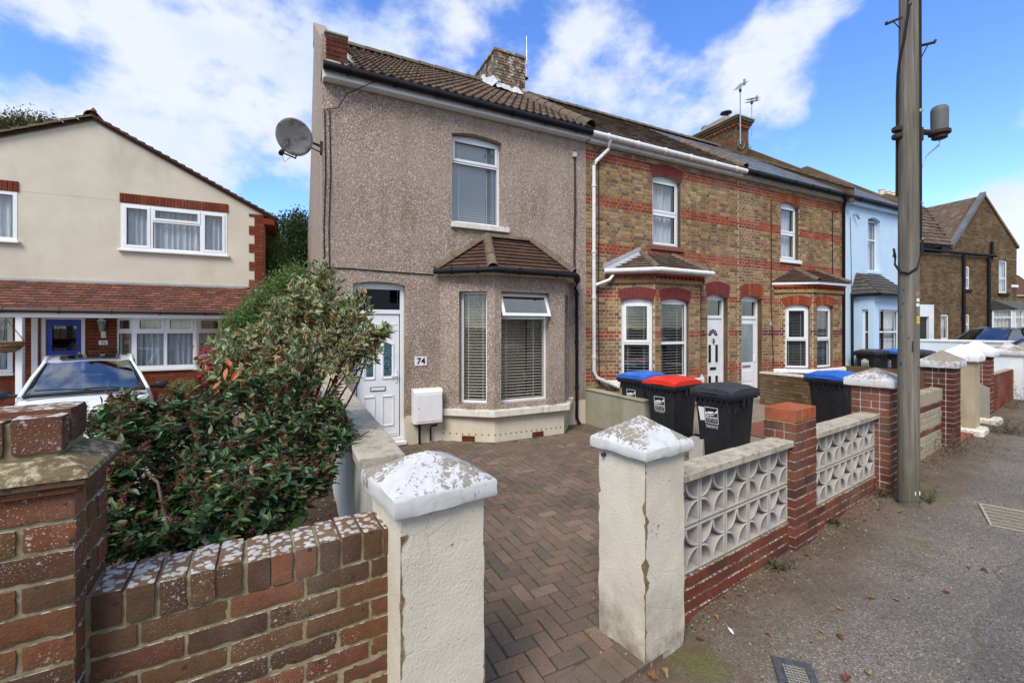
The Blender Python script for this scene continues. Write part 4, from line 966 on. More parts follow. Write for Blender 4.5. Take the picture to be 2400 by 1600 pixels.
mb = MB().slab([(rf[0][0]+.03, 0), (rf[1][0]+.03, rf[1][1]+.05), (rf[2][0]-.03, rf[2][1]+.05), (rf[3][0]-.03, 0)], 2.77, 2.855); mb.build('bay_fascia', m_plinth, h74)
gp_ = [(rf[0][0]-.02, -.05, 2.835), (rf[1][0]-.02, rf[1][1]-.035, 2.83), (rf[2][0]+.02, rf[2][1]-.035, 2.815), (rf[3][0]+.02, -.06, 2.80)]
g_ = MB().tube(gp_, .048, 10).build('bay_gutter', m_blackg, h74, smooth=True)
for i in range(3):
    for t in (.3, .75):
        p, q = Vector(gp_[i]), Vector(gp_[i+1]); c = p.lerp(q, t); d = (q-p).normalized()*.02; MB().tube([c-d, c+d], .06, 10).build('bracket', m_blackg, g_, smooth=True)
dpx = px(1352, -.06)
pipe(h74, [gp_[3], (dpx-.05, -.06, 2.66), (dpx, -.06, 2.6), (dpx, -.06, .1), (dpx+.03, -.12, -.01)], .033, m_blackg, collars=[(dpx, -.06, 2.55), (dpx, -.06, 1.6), (dpx, -.06, .7)])
# cables clipped to the front
def cable(parent, pts, r=.008): return MB().tube(pts, r, 5).build('cable', m_cable, parent)
cable(h74, [(.02, -.012, 2.80), (.4, -.012, 2.805), (1.0, -.012, 2.79), (1.72, -.012, 2.78)], .009)
for q in (.03, .10): cable(h74, [(q*1.0+.0, -.012, 5.2), (q+.015, -.012, 4.2), (q-.01, -.012, 3.4), (q+.005, -.012, 2.4)], .008)
cable(h74, [(.05, -.012, 5.2), (.22, -.03, 5.25), (.34, -.05, 5.48), (.6, -.2, 5.6), (1.0, -.25, 5.86)], .007)
sx = px(1345); 
for q in (0, .03): cable(h74, [(sx+q, -.012, 5.4), (sx+q+.01, -.014, 4.3), (sx+q-.01, -.014, 3.3), (sx+q, -.014, 2.9)], .009)
MB().cbox(sx-.04, sx+.04, -.05, -.001, 5.26, 5.36, .004).build('junction_box', m_plinth, h74)
# chimney
def chimney(fr, at, name, label, x0, x1, y0, y1, z0, z1, mats, bandz=(), crown=True, tilt=0):
    c = thing(name, label, 'chimney', fr, at); mb = MB().box(x0+.015, x1-.015, y0+.015, y1-.015, z0, z1); mb.build('stack', m_mort_n, c)
    it = []
    def band(z, rr):
        for (a, b) in bandz:
            if a < z < b: return 1
        return 0
    it += courses(x0, y0, 0, x1-x0, z0, z1, band=band, seed=2); it += courses(x1, y0, 90, y1-y0, z0, z1, band=band, seed=3)
    it += courses(x0, y1, -90, y1-y0, z0, z1, band=band, seed=4); it += courses(x1, y1, 180, x1-x0, z0, z1, band=band, seed=5)
    lay(c, fr, it, mats, (.215, .02, .065), 'brick', 'brickwork'); return c
m_chim = brickmat('lichened chimney brick', [(0, (.20, .10, .06)), (.4, (.12, .085, .055)), (.7, (.17, .135, .085)), (1, (.26, .17, .11))], soot=.75, lichen=0)
def _lich(m):
    g = G(m); b = m.node_tree.nodes['Principled BSDF']; c = b.inputs['Base Color'].links[0].from_socket
    g.put(b.inputs['Base Color'], g.mix(g.m('MULTIPLY', g.step(g.noise(7, 7, .7), .5, .58), g.step(g.noise(45, 4, .7), .35, .5)), c, g.ramp(g.noise(15), [(.35, (.26, .27, .2)), (.6, (.55, .55, .5))])))
_lich(m_chim)
cx0, cx1 = px(1160.5, 2.8), px(1230.5, 2.8)
ch1 = chimney(T, (cx0, 2.8, 7.6), 'chimney', 'weathered brick chimney stack with silver flashing on the pebbledashed house', cx0, cx1, 2.8, 4.7, 7.5, 8.92, [m_chim, m_chim])
MB().box(cx0-.03, cx1+.03, 2.77, 4.73, 8.86, 8.93).build('oversailing_course', m_chim, ch1, bevel=.01); MB().box(cx0+.04, cx1-.04, 2.84, 4.66, 8.93, 8.99).build('flaunching', m_conc, ch1, bevel=.03)
MB().lathe([(.17, 0), (.17, .04), (.12, .10), (.03, .13)], (cx0+.38, 3.15, 8.96), 14).build('capped_pot', m_red, ch1, smooth=True)
MB().lathe([(.17, 0), (.17, .04), (.12, .10), (.03, .13)], (cx0+.38, 3.9, 8.96), 14).build('capped_pot', m_red, ch1, smooth=True)
mb = MB(); rr = random.Random(2); n = 12
zs = lambda y: RZ + .02 - (RZ-ze)/(RY-ye)*(RY-y)
mb.add([(cx0-.10-rr.uniform(0, .1), 2.55+i*.09, zs(2.55+i*.09)+.05) for i in range(n)] + [(cx0-.006, 2.6+i*.09, zs(2.6+i*.09)+.22+rr.uniform(-.05, .09)) for i in range(n)], [(i, i+1, n+i+1, n+i) for i in range(n-1)])
mb.add([(cx0-.12+i*.09, 2.45-rr.uniform(0, .09), zs(2.45)+.05) for i in range(n)] + [(cx0-.02+i*.082, 2.79, zs(2.79)+.1+rr.uniform(-.03, .09)) for i in range(n)], [(i, i+1, n+i+1, n+i) for i in range(n-1)])
mb.build('flashing', m_flash, ch1)
# aerials at this chimney
ax = px(1236, 2.9); t_ = thing('whip_aerial', 'thin upright aerial clamped to the right side of the pebbledashed house chimney', 'aerial', T, (cx1, 2.9, 8.3))
MB().tube([(cx1+.1, 2.9, 8.2), (cx1+.1, 2.9, 9.55)], .012, 6).build('mast', m_metal, t_); MB().box(cx1-.01, cx1+.13, 2.85, 2.95, 8.42, 8.46).build('clamp', m_rust, t_); MB().tube([(cx1+.1, 2.9, 8.9), (cx1+.1, 2.9, 9.2)], .025, 6).build('coil', m_metal, t_)
solo(MB().tube([(px(1153, 3.2), 3.2, 8.6), (px(1153, 3.2), 3.2, 9.5)], .01, 5), 'rod_aerial', m_metal, 'thin plain rod standing on the left of the pebbledashed house chimney', 'aerial', T, (px(1153, 3.2), 3.2, 8.6))
# satellite dish
sdish = thing('satellite_dish', 'stained grey satellite dish bracketed to the left corner of the pebbledashed house', 'satellite dish', T, (0, 0, 4.5))
def P3(px_, py_, d): 
    q = pix(px_, py_, d); a = T.inv(q.x, q.y); return Vector((a[0], a[1], q.z))
c = P3(690, 322, 6.0); axis = (P3(672, 352, 5.5) - c).normalized(); s_ = axis.cross(Vector((0, 0, 1))).normalized(); u_ = s_.cross(axis)
vs, fs = [c - axis*.05], []
for k in range(1, 6):
    for j in range(28):
        t = 2*math.pi*j/28; r_ = .255*k/5; vs.append(c + (s_*math.cos(t)*.93 + u_*math.sin(t))*r_ - axis*.05*(1-(k/5)**2))
for j in range(28): fs.append((0, 1+j, 1+(j+1) % 28))
for k in range(4):
    for j in range(28): fs.append((1+k*28+j, 1+(k+1)*28+j, 1+(k+1)*28+(j+1) % 28, 1+k*28+(j+1) % 28))
d_ = MB().add(vs, fs).build('reflector', m_dish, sdish, smooth=True); so = d_.modifiers.new('s', 'SOLIDIFY'); so.thickness = .008
hub = c - axis*.07; wl_ = Vector((-.01, .05, T.z(345, .0)))
MB().tube([hub, hub - axis*.03, wl_ + Vector((-.02, 0, .03)), wl_ + Vector((.02, 0, 0))], .018, 6).build('wall_bracket', m_rust, sdish); MB().tube([hub + Vector((0, 0, -.05)), wl_ + Vector((-.0, 0, -.07))], .01, 5).build('stay', m_rust, sdish)
MB().box(-.03, .01, .0, .10, wl_.z-.09, wl_.z+.09).build('mounting_plate', m_rust, sdish)
lnb = P3(660, 357, 5.62); MB().tube([c - u_*.24, c - u_*.26 + axis*.08, lnb], .011, 6).build('feed_arm', m_rust, sdish); MB().tube([lnb - axis*.04, lnb + axis*.05], .032, 8).build('receiver', m_black, sdish); MB().tube([lnb, lnb + Vector((.03, 0, -.12)), lnb + Vector((.1, 0, -.05))], .004, 4).build('lead', m_cable, sdish)
# ---------------------------------------------------------------- the two stock brick houses
S1, S2 = PS, 14.25; SM = 9.52; ZT = .05
BANDS = [(5.24, 5.50), (4.37, 4.60), (3.39, 3.60), (2.47, 2.66), (1.65, 1.82), (.80, 1.0)]
BH = .0605
def brick_house(name, label, x0, x1, win, door, bx, arch_mat, door_kind, paint_arch, sillm, seed):
    h = thing(name, label, 'house', T, (x0, 0, 0))
    def band(z, rr, lim=None):
        for i, (a, b) in enumerate(BANDS):
            if a < z < b: return 2 if (paint_arch == 0 and i == 4) else 1
        return 0
    fac = [win, door]; seg = [(x0, x1)]
    openings = [win, door]
    b0_, b3_ = bx[0]+.08, bx[3]-.08
    holed(MB(), x0+.002, x1-.002, .0, 5.74, .001, .28, [(win[0], win[1], win[2], win[3]), (door[0], door[1], .06, door[3]), (bx[0]+.25, bx[3]-.25, .6, 2.7)], ri=1).build('front_wall', [m_mortf, m_stockd], h)
    its = courses(0, 0, 0, x1-x0-.004, -.05, 5.70, [(win[0], win[1], win[2]-.02, win[3]+.0), (door[0], door[1], .0, door[3]), (b0_, b3_, -.1, 3.05)], band, x0=x0+.002, seed=seed)
    MB().box(x0+.003, x0+.12, .28, 8.8, -.05, 5.7).build('party_wall', m_dark_in, h); MB().box(x0+.12, x1-.003, 8.6, 8.8, -.05, 5.2).build('rear_wall', m_stockd, h)
    MB().box(x0+.12, x1, .28, 8.6, 2.8, 2.95).build('inner_floor', m_dark_in, h); MB().box(x0+.12, x1, .28, 8.6, 5.56, 5.7).build('ceiling', m_dark_in, h)
    F = bay(h, *bx, P, 0, 0, None, None); Ls = [q[1] for q in F]
    ops = [(.27, .27+win_w[0], .80, 2.50), (.17, .17+win_w[1], .80, 2.50), (.2, .6, .8, 2.5)]
    for i, (f, L, ox, oy, dg) in enumerate(F):
        op = ops[i] if i < 2 else (.22, L-.2, .8, 2.5)
        holed(MB(f), -.004 if i else 0, L+.004, -.05, 3.0, .001, .12, [(op[0], op[1], op[2], op[3])], ri=1).build('bay_wall', [m_mortf, m_stockd], h)
        its += courses(ox, oy, dg, L, -.05, 2.86, [(op[0], op[1], op[2]-.03, op[3]-.02)], band, seed=seed+i+3)
        voussoirs(h, T, f, op[0]-.02, op[1]+.02, 2.42, .07, .235, 9, arch_mat, splay=.05)
        g0 = facet(*f(op[0], 0, 0)[:2], dg); w_ = op[1]-op[0]
        arch_head(h, g0, 0, w_, 2.42, .07, .055, .075, m_upvc)
        window(h, g0, w_, .82, 2.43, b=.1, fw=.06, trans={0: .46}, blind=m_blindd, sash=((0, 1),) if (i == 0 and paint_arch) or not paint_arch else (), pitch=.06 if paint_arch else .04, tilt=.12)
        # dentil course under the bay roof
        n = int(L/.115)
        for k in range(n):
            MB(f).box(L*(k+.5)/n-.03, L*(k+.5)/n+.03, -.055, .01, 2.885, 2.94).build('dentil', m_orange, h)
        MB(f).box(-.02, L+.02, -.045, .0, 2.80, 2.882).build('string_course', m_stock, h); MB(f).box(-.03, L+.03, -.085, .0, 2.942, 2.985).build('corbel', m_orange, h)
    lay(h, T, its, [m_stock, m_orange, m_marone], (.215, .02, .065), 'brick', 'brickwork', 300)
    MB().slab(ring(*bx, P, .09)[:1] + ring(*bx, P, .09)[1:], .70, .80).build('bay_sill', sillm, h, bevel=.01)
    MB().slab([(bx[0]+.1, .12), (bx[1]+.1, -P+.13), (bx[2]-.1, -P+.13), (bx[3]-.1, .12)], .5, .72).build('bay_floor', m_dark_in, h)
    # upper window
    fu = facet(win[0], 0, 0); w_ = win[1]-win[0]; zs = win[3]-.09
    arch_infill(h, fu, 0, w_, zs, .088, -.004, .27, m_mort)
    voussoirs(h, T, fu, -.02, w_+.02, zs, .09, .235, 11, arch_mat, splay=.06)
    arch_head(h, fu, .0, w_, zs, .085, .09, .12, m_upvc)
    window(h, fu, w_, win[2], zs+.01, b=.13, fw=.055, trans={0: .5}, curt=((.05, .95),), sash=((0, 0), (0, 1)))
    MB(fu).cbox(-.06, w_+.06, -.06, .1, win[2]-.10, win[2]-.005, .006).build('sill', sillm if not paint_arch else m_rtile, h)
    # door
    f_ = facet(door[0], 0, 0); w_ = door[1]-door[0]; zs = door[3]-.09
    arch_infill(h, f_, 0, w_, zs, .088, -.004, .27, m_mort); voussoirs(h, T, f_, -.02, w_+.02, zs, .09, .30, 9, arch_mat, splay=.06); arch_head(h, f_, 0, w_, zs, .085, .13, .18, m_upvc)
    D = MB(f_); b0 = .14
    for q in ((0, .06, .1, zs+.01), (w_-.06, w_, .1, zs+.01), (.06, w_-.06, zs-.06, zs+.01), (.06, w_-.06, 2.10, 2.18)): D.cbox(q[0], q[1], b0-.02, b0+.06, q[2], q[3], .004)
    D = D.build('door_frame', m_upvc, h); MB(f_).quad((.06, b0, 2.18), (w_-.06, b0, 2.18), (w_-.06, b0, zs-.06), (.06, b0, zs-.06)).build('fanlight_pane', m_glass, D)
    MB(f_).box(-.05, w_+.05, b0+.35, b0+.37, 0, 2.8).build('hall_back', m_dark_in, D)
    MB(f_).cbox(-.02, w_+.02, -.12, .2, .0, .10, .01).build('door_step', m_conc, h)
    leaf = MB(f_).cbox(.07, w_-.07, b0, b0+.045, .11, 2.09, .004)
    if door_kind == 0:      # six panels with a fan light
        leaf = leaf.build('door', m_upvc, h); c0, c1 = .18, w_-.18; m_ = (c0+c1)/2
        for i in range(5):
            t0, t1 = math.pi*(i+.1)/5, math.pi*(i+.9)/5; r0, r1 = .06, .17
            MB(f_).add([(m_+r0*math.cos(t0), b0-.004, 1.68+r0*math.sin(t0)), (m_+r1*math.cos(t0), b0-.004, 1.68+r1*math.sin(t0)), (m_+r1*math.cos(t1), b0-.004, 1.68+r1*math.sin(t1)), (m_+r0*math.cos(t1), b0-.004, 1.68+r0*math.sin(t1))], [(0,1,2,3)]).build('fan_pane', m_glassd, leaf)
        for (za, zb) in ((1.02, 1.48), (.25, .72)):
            for (a, b) in ((c0+.0, c0+.12), (c1-.12, c1)):
                MB(f_).cbox(a-.02, b+.02, b0-.008, b0+.002, za-.02, zb+.02, .003).build('panel', m_upvc, leaf); MB(f_).box(a+.015, b-.015, b0-.011, b0-.009, za+.015, zb-.015).build('panel_glass', m_glassd, leaf)
        MB(f_).cbox(m_-.11, m_+.11, b0-.012, b0, .85, .92, .003).build('letter_box', m_black, leaf); MB(f_).tube([(m_, b0-.02, 1.62), (m_+.03, b0-.03, 1.55), (m_, b0-.03, 1.49), (m_-.03, b0-.03, 1.55), (m_, b0-.02, 1.62)], .012, 6).build('door_knocker', m_black, leaf)
    else:
        leaf = leaf.build('door', m_upvc, h); c0, c1 = .17, w_-.17
        MB(f_).quad((c0, b0-.004, 1.0), (c1, b0-.004, 1.0), (c1, b0-.004, 1.98), (c0, b0-.004, 1.98)).build('pane', m_frost, leaf)
        MB(f_).cbox(c0+.05, c1-.1, b0-.012, b0, .86, .92, .003).build('letter_box', m_metal, leaf)
        for (za, zb) in ((.25, .45), (.5, .78)): MB(f_).cbox(c0, c1, b0-.01, b0+.002, za, zb, .006).build('panel', m_upvc, leaf)
        MB(f_).cbox(w_-.12, w_-.09, b0-.03, b0, 1.0, 1.18, .004).build('door_handle', m_upvc, leaf)
    return h, F
m_frost = mk('frosted glass', lambda g: dict(c=g.ramp(g.noise(4), [(.3, (.16, .21, .22)), (.7, (.24, .30, .31))])), rough=.25, spec=.6)
win_w = (.62, .80)
bx76 = (px(1425), px(1535, -P), px(1640, -P), px(1640, -P)+.70); bx78 = (10.95, px(1906, -P), px(1973, -P), px(1973, -P)+.70)
uw76 = (px(1529.5), px(1595.5), 3.70, 5.29); uw78 = (px(1830), px(1872), 3.72, 5.27)
h76, F76 = brick_house('terraced_house', 'yellow brick terraced house with maroon painted arches and half glazed panelled white door', S1, SM, uw76, (px(1658), px(1706), .06, 2.70), bx76, m_marone, 0, 1, m_upvc2, 20)
win_w = (.58, .74)
h78, F78 = brick_house('terraced_house', 'yellow brick terraced house with orange brick arches and white door with long frosted pane', SM, S2, uw78, (px(1738), px(1786), .06, 2.70), bx78, m_orange, 1, 0, m_capw, 40)
BH = .065
# roofs
tm2 = [flat_tile(.292, .36, .028, m_tile), flat_tile(.290, .36, .033, m_tile)]
def deck(h, x0, x1, mat=None):
    MB().add([(x0, -.17, 5.74), (x1, -.17, 5.74), (x1, RY, RZ-.05), (x0, RY, RZ-.05)], [(0,1,2,3)]).build('roof_deck', m_dark_in, h)
    MB().add([(x0, RY, RZ-.03), (x1, RY, RZ-.03), (x1, 6.7, 5.9), (x0, 6.7, 5.9)], [(0,1,2,3)]).build('rear_roof_slope', mat or m_tile, h)
deck(h76, S1+.01, SM); deck(h78, SM, S2-.13, m_slate)
roof_tiles(h76, T, S1+.13, SM, -.20, 5.79, RY, RZ, .30, .30, tm2, limit=300)
sm_ = [flat_tile(.244, .3, .009, m_slate), flat_tile(.242, .3, .011, m_slate)]
roof_tiles(h78, T, SM+.08, S2-.14, -.20, 5.80, RY, RZ, .25, .21, sm_, stagger=1, limit=300)
ridge_run(h76, [(S1+.2, RY, RZ+.03), (SM, RY, RZ+.03)], m_ridge, .11, 14); ridge_run(h78, [(SM, RY, RZ+.03), (13.2, RY, RZ+.03)], m_ridge, .11, 11)
ridge_run(h78, [(SM, -.2, 5.84), (SM, 1.8, 5.84+1.8*(RZ-5.8)/3.6+.12)], m_ridge, .10, 6)
for h, a, b in ((h76, S1+.02, SM), (h78, SM+.004, S2)):
    MB().box(a, b, -.13, -.105, 5.61, 5.73).build('fascia', m_upvc2 if h is h76 else m_conc, h); MB().box(a, b, -.105, -.016, 5.60, 5.62).build('soffit', m_upvc2, h)
gutter(h76, [(S1+.03, -.20, 5.73), (SM+.02, -.20, 5.715)], .058, m_upvc2, brackets=6); gutter(h78, [(SM+.03, -.20, 5.73), (S2, -.20, 5.74)], .058, m_blackg, brackets=6)
# the white downpipe between the two roofs' heads
dx = px(1392, -.07)
pipe(h76, [(px(1430, -.2), -.20, 5.68), (px(1430, -.2), -.17, 5.60), (px(1425, -.1), -.12, 5.52), (dx+.03, -.07, 5.22), (dx, -.07, 5.14), (dx, -.07, 3.3), (dx, -.07, 1.02), (dx+.06, -.08, .88), (px(1450, -.16), -.16, .66)], .038, m_upvc2, collars=[(dx, -.07, z) for z in (4.75, 3.42, 2.5, 1.3)])
cable(h76, [(dx+.16, -.014, 5.4), (dx+.17, -.014, 3.9), (dx+.15, -.014, 2.4), (dx+.18, -.014, .75)], .011); cable(h76, [(dx+.10, -.014, 5.45), (dx+.3, -.06, 5.62)], .008)
def bay_top(h, bx, zt, top, gm, fasc, slate, lead=False):
    rf = ring(*bx, P, .19); rf = [(bx[0]-.12, 0), rf[1], rf[2], (bx[3]+.12, 0)]; tp = [(bx[1]+.13, -.02, top), (bx[2]-.25, -.02, top)]
    E_ = [(a, b, zt) for a, b in rf]; r = MB().add(E_ + tp, [(0,1,4), (1,2,5,4), (2,3,5), (0,3,2,1)]).build('bay_roof', slate, h)
    for poly in ((E_[0], E_[1], tp[0], tp[0]), (E_[1], E_[2], tp[1], tp[0]), (E_[2], E_[3], tp[1], tp[1])): hip_tiles(r, T, poly, .25, .11, slate)
    for (a, b) in ((E_[1], tp[0]), (E_[2], tp[1])): ridge_run(h, [Vector(a)+Vector((0, 0, .03)), Vector(b)+Vector((0, 0, .03))], m_ridge, .07, 3)
    MB().slab([(rf[0][0]+.02, 0), (rf[1][0]+.02, rf[1][1]+.03), (rf[2][0]-.02, rf[2][1]+.03), (rf[3][0]-.02, 0)], zt-.075, zt-.004).build('bay_fascia', fasc, h)
    if gm: MB().tube([(E_[0][0], -.04, zt-.015), (E_[1][0], E_[1][1]-.03, zt-.015), (E_[2][0]+.06, E_[2][1]-.03, zt-.02)], .05, 10).build('bay_gutter', gm, h, smooth=True)
    if lead:
        mb = MB(); a, b = Vector(E_[0]), Vector(tp[0])
        for i in range(5):
            p, q = a.lerp(b, i/5), a.lerp(b, (i+1)/5); mb.add([(p.x-.03, -.01, p.z+.02), (q.x, -.01, q.z+.02), (q.x, -.008, q.z+.13), (p.x, -.008, q.z+.06)], [(0,1,2,3)]); mb.add([(p.x-.02, -.02, p.z+.03), (q.x-.02, -.02, q.z+.03), (q.x+.09, -.12, q.z-.0), (p.x+.09, -.12, p.z+.0)], [(0,1,2,3)])
        mb.build('lead_flashing', m_lead, h)
    return E_
E76 = bay_top(h76, bx76, 3.06, 3.50, m_upvc2, m_upvc, m_tile, True); E78 = bay_top(h78, bx78, 3.08, 3.48, None, m_capw, m_tile2)
pipe(h76, [(E76[0][0]+.12, -.16, 3.05), (E76[0][0]+.12, -.16, 2.95), (E76[0][0]+.06, -.12, 2.86), (dx+.02, -.09, 2.74)], .034, m_upvc2, 'branch_pipe')
cable(h78, [(px(1806), -.014, 5.25), (px(1806)+.02, -.014, 4.0), (px(1806), -.014, 2.6), (px(1806)+.1, -.014, .9)], .011)
cable(h78, [(px(1950), -.014, 5.3), (px(1950), -.014, 3.2)], .014)
text('76', h76, facet(0, 0, 0), px(1652), -.014, 1.75, .13, m_metal); MB().cbox(px(1802), px(1802)+.12, -.012, 0, 1.92, 2.06, .002).build('number_plate', m_frost, h78); text('78', h78, facet(0, 0, 0), px(1802)+.06, -.014, 1.95, .1, m_print)
MB().tube([(S2-.5, -.02, 5.25), (S2-.5, -.09, 5.28), (S2-.5, -.09, 5.2)], .02, 6).build('wall_lamp', m_rust, h78)
# party parapet and its chimney
pp = thing('party_parapet', 'mossy brick parapet running down the roof beside the light blue house', 'parapet', T, (S2, 0, 5.7))
mb = MB(lambda a, b, z: (b, a, z)); mb.prism([(-.22, 5.55), (.2, 5.7), (RY, RZ-.05), (RY, RZ+.30), (-.22, 5.98)], S2-.12, S2+.13); mb.build('wall', m_stockd, pp)
for i in range(19):
    t0, t1 = i/19, (i+.96)/19; y0_, y1_ = -.25+3.7*t0, -.25+3.7*t1; zz0, zz1 = 5.99+2.33*t0, 5.99+2.33*t1
    MB().add([(S2-.16, y0_, zz0+.05), (S2+.16, y0_, zz0+.05), (S2+.16, y1_, zz1+.03), (S2-.16, y1_, zz1+.03), (S2-.16, y0_, zz0-.02), (S2+.16, y0_, zz0-.02), (S2-.16, y1_, zz1-.04), (S2+.16, y1_, zz1-.04)], [(0,1,2,3), (4,5,1,0), (4,0,3,6), (5,7,2,1)]).build('coping_tile', m_ridge, pp)
kx0, kx1 = px(1726, 2.8), px(1754.6, 2.8)
ch2 = chimney(T, (kx0, 2.8, 7.6), 'chimney', 'tall corbelled yellow brick chimney with an orange band and a mushroom cowl', kx0, kx1, 2.8, 4.75, 7.4, 8.95, [m_stockd, m_orange], bandz=((8.38, 8.46),))
for i, (o, z) in enumerate(((.04, 8.90), (.08, 8.98), (.12, 9.06))): MB().box(kx0-o, kx1+o, 2.8-o, 4.75+o, z, z+.078).build('corbel', m_stockd, ch2)
for i in range(5): MB().box(kx0+.02+.13*i, kx0+.09+.13*i, 2.8-.07, 2.8-.03, 8.84, 8.9).build('dentil', m_orange, ch2)
for i in range(13): MB().box(kx0-.07, kx0-.03, 2.84+.15*i, 2.91+.15*i, 8.84, 8.9).build('dentil', m_orange, ch2)
MB().box(kx0-.15, kx1+.15, 2.65, 4.9, 9.14, 9.2).build('cap_slab', m_conc, ch2, bevel=.02)
mb = MB(lambda a, b, z: (b, a, z)); mb.prism([(3.0, 9.2), (4.5, 9.2), (4.2, 9.40), (3.3, 9.44)], kx0+.05, kx1-.05); mb.build('flaunching', m_conc, ch2, bevel=.03)
kc = (kx0+kx1)/2
MB().lathe([(.11, 0), (.10, .1)], (kc, 3.45, 9.42), 14).build('flue_pot', m_black, ch2); MB().lathe([(.01, 0), (.2, .02), (.19, .05), (.02, .09)], (kc, 3.45, 9.62), 16).build('cowl', m_black, ch2, smooth=True); MB().tube([(kc+.06, 3.45, 9.5), (kc+.06, 3.45, 9.64)], .012, 5).build('cowl_stay', m_black, ch2)
MB().lathe([(.15, 0), (.14, .1), (.08, .16), (.01, .18)], (kc, 4.35, 9.38), 14).build('capped_pot', m_black, ch2, smooth=True)
def yagi(name, label, at, z0, z1, bend, n, double=False):
    t = thing(name, label, 'aerial', T, (at[0], at[1], z0)); x, y = at
    m_ = MB().tube([(x, y, z0), (x, y, z1)], .022 if z1-z0 > 1.6 else .016, 6).build('mast', m_metal, t)
    d = Vector(bend).normalized(); c = Vector((x, y, z1)); s_ = d.cross(Vector((0, 0, 1))).normalized(); a, b = c - d*.55, c + d*.65
    for k in range(2 if double else 1):
        o_ = Vector((0, 0, .0 - .10*k)) ; MB().tube([a + o_, b + o_], .012, 5).build('boom', m_metal, t)
        for i in range(n):
            p = a.lerp(b, (i+.5)/n) + o_; l = .12 + .04*(i/n); MB().tube([p - s_*l, p + s_*l], .006, 4).build('element', m_metal, t)
    MB().box(b.x-.03, b.x+.03, b.y-.03, b.y+.03, b.z-.1, b.z+.1).build('reflector', m_metal, t); MB().box(x-.03, x+.03, y-.03, y+.03, z1-.2, z1-.1).build('clamp', m_black, t)
    return t
yx = px(1730, 2.7)
a_ = yagi('television_aerial', 'taller television aerial on the white mast at the front corner of the corbelled chimney', (yx, 2.62), T.z(340, yx, 2.7), T.z(205, yx, 2.7), (.75, .3, .55), 9)
yagi('television_aerial', 'shorter television aerial with twin booms behind the corbelled chimney', (px(1762, 3.3), 3.3), 9.0, T.z(232, px(1762, 3.3), 3.3), (.9, .3, .38), 9, True)
t = thing('small_aerial', 'small weathered aerial low on the right face of the corbelled chimney', 'aerial', T, (kx1, 2.9, 8.1))
MB().tube([(kx1, 2.9, 8.3), (kx1+.3, 2.9, 8.3)], .01, 5).build('boom', m_rust, t)
for i in range(3): MB().tube([(kx1+.08+.08*i, 2.9, 8.12), (kx1+.08+.08*i, 2.9, 8.42)], .006, 4).build('element', m_rust, t)
MB().tube([(kx0+.2, 2.77, 8.25)] + [(kx0+.2+.17*math.sin(a), 2.77, 8.25+.17*math.cos(a)) for a in [i*.6 for i in range(11)]], .01, 5).build('lashing_wire', m_metal, ch2)

# ---------------------------------------------------------------- light blue house
S3 = 18.6
hb = thing('terraced_house', 'light blue rendered terraced house with slate roof and black downpipe', 'house', T, (S2, 0, 0))
bw = (px(2034), px(2063), 3.66, 5.35); bb = (15.3, 15.3+.85, 17.3, 18.0)
bb = (px(1998), px(2048, -P), px(2120, -P), px(2120, -P)+.6)
holed(MB(), S2+.005, S3, -.05, 5.74, 0, .25, [bw, (bb[0]+.2, bb[3]-.2, .6, 2.7)]).build('front_wall', m_blue, hb)
fu = facet(bw[0], 0, 0); w_ = bw[1]-bw[0]; arch_infill(hb, fu, 0, w_, 5.26, .088, -.003, .24, m_blue)
window(hb, fu, w_, bw[2], 5.28, b=.16, trans={0: .62}, curt=((0, 1),)); MB(fu).cbox(-.05, w_+.05, -.05, .12, bw[2]-.1, bw[2]-.004).build('sill', m_blue, hb)
Fb = bay(hb, *bb, P, 0, 0, None, None)
for i, (f, L, ox, oy, dg) in enumerate(Fb):
    op = [(.25, L-.12, .8, 2.42), (.3, L-.3, .8, 2.42), (.2, L-.2, .8, 2.42)][i]
    holed(MB(f), 0, L, -.05, 2.85, .0, .14, [op]).build('bay_wall', m_blue, hb); g0 = facet(*f(op[0], 0, 0)[:2], dg)
    window(hb, g0, op[1]-op[0], .82, 2.42, b=.09, trans={0: .58}, curt=((0, 1),) if i else None)
def bay_top2(h, bx, zt, top):
    rf = [(bx[0]-.12, 0), (bx[1]-.1, -P-.17), (bx[2]+.1, -P-.17), (bx[3]+.12, 0)]; tp = [(bx[1]+.2, -.02, top), (bx[2]-.25, -.02, top)]; E_ = [(a, b, zt) for a, b in rf]
    r = MB().add(E_ + tp, [(0,1,4), (1,2,5,4), (2,3,5), (0,3,2,1)]).build('bay_roof', m_slated, h)
    for poly in ((E_[0], E_[1], tp[0], tp[0]), (E_[1], E_[2], tp[1], tp[0])): hip_tiles(r, T, poly, .25, .13, m_slated)
    MB().tube([(E_[0][0], -.03, zt-.03), (E_[1][0], E_[1][1]-.03, zt-.03), (E_[2][0]+.06, E_[2][1]-.03, zt-.03)], .045, 8).build('bay_gutter', m_blackg, h, smooth=True)
    pipe(h, [(E_[0][0], -.05, zt-.03), (E_[0][0]+.02, -.05, .05)], .035, m_blackg)
bay_top2(hb, bb, 2.88, 3.55)
deck(hb, S2+.13, S3, m_slate); roof_tiles(hb, T, S2+.15, S3, -.2, 5.80, RY, RZ, .25, .21, sm_, stagger=1, limit=200)
MB().box(S2, S3, -.12, -.003, 5.58, 5.74).build('eaves_board', m_blue, hb); gutter(hb, [(S2, -.19, 5.74), (S3, -.19, 5.73)], .056, m_blackg, brackets=4)
pipe(hb, [(px(1984, -.2), -.2, 5.7), (px(1984, -.2), -.16, 5.55), (px(1977, -.06), -.07, 5.35), (px(1977, -.06), -.07, .1)], .04, m_blackg)
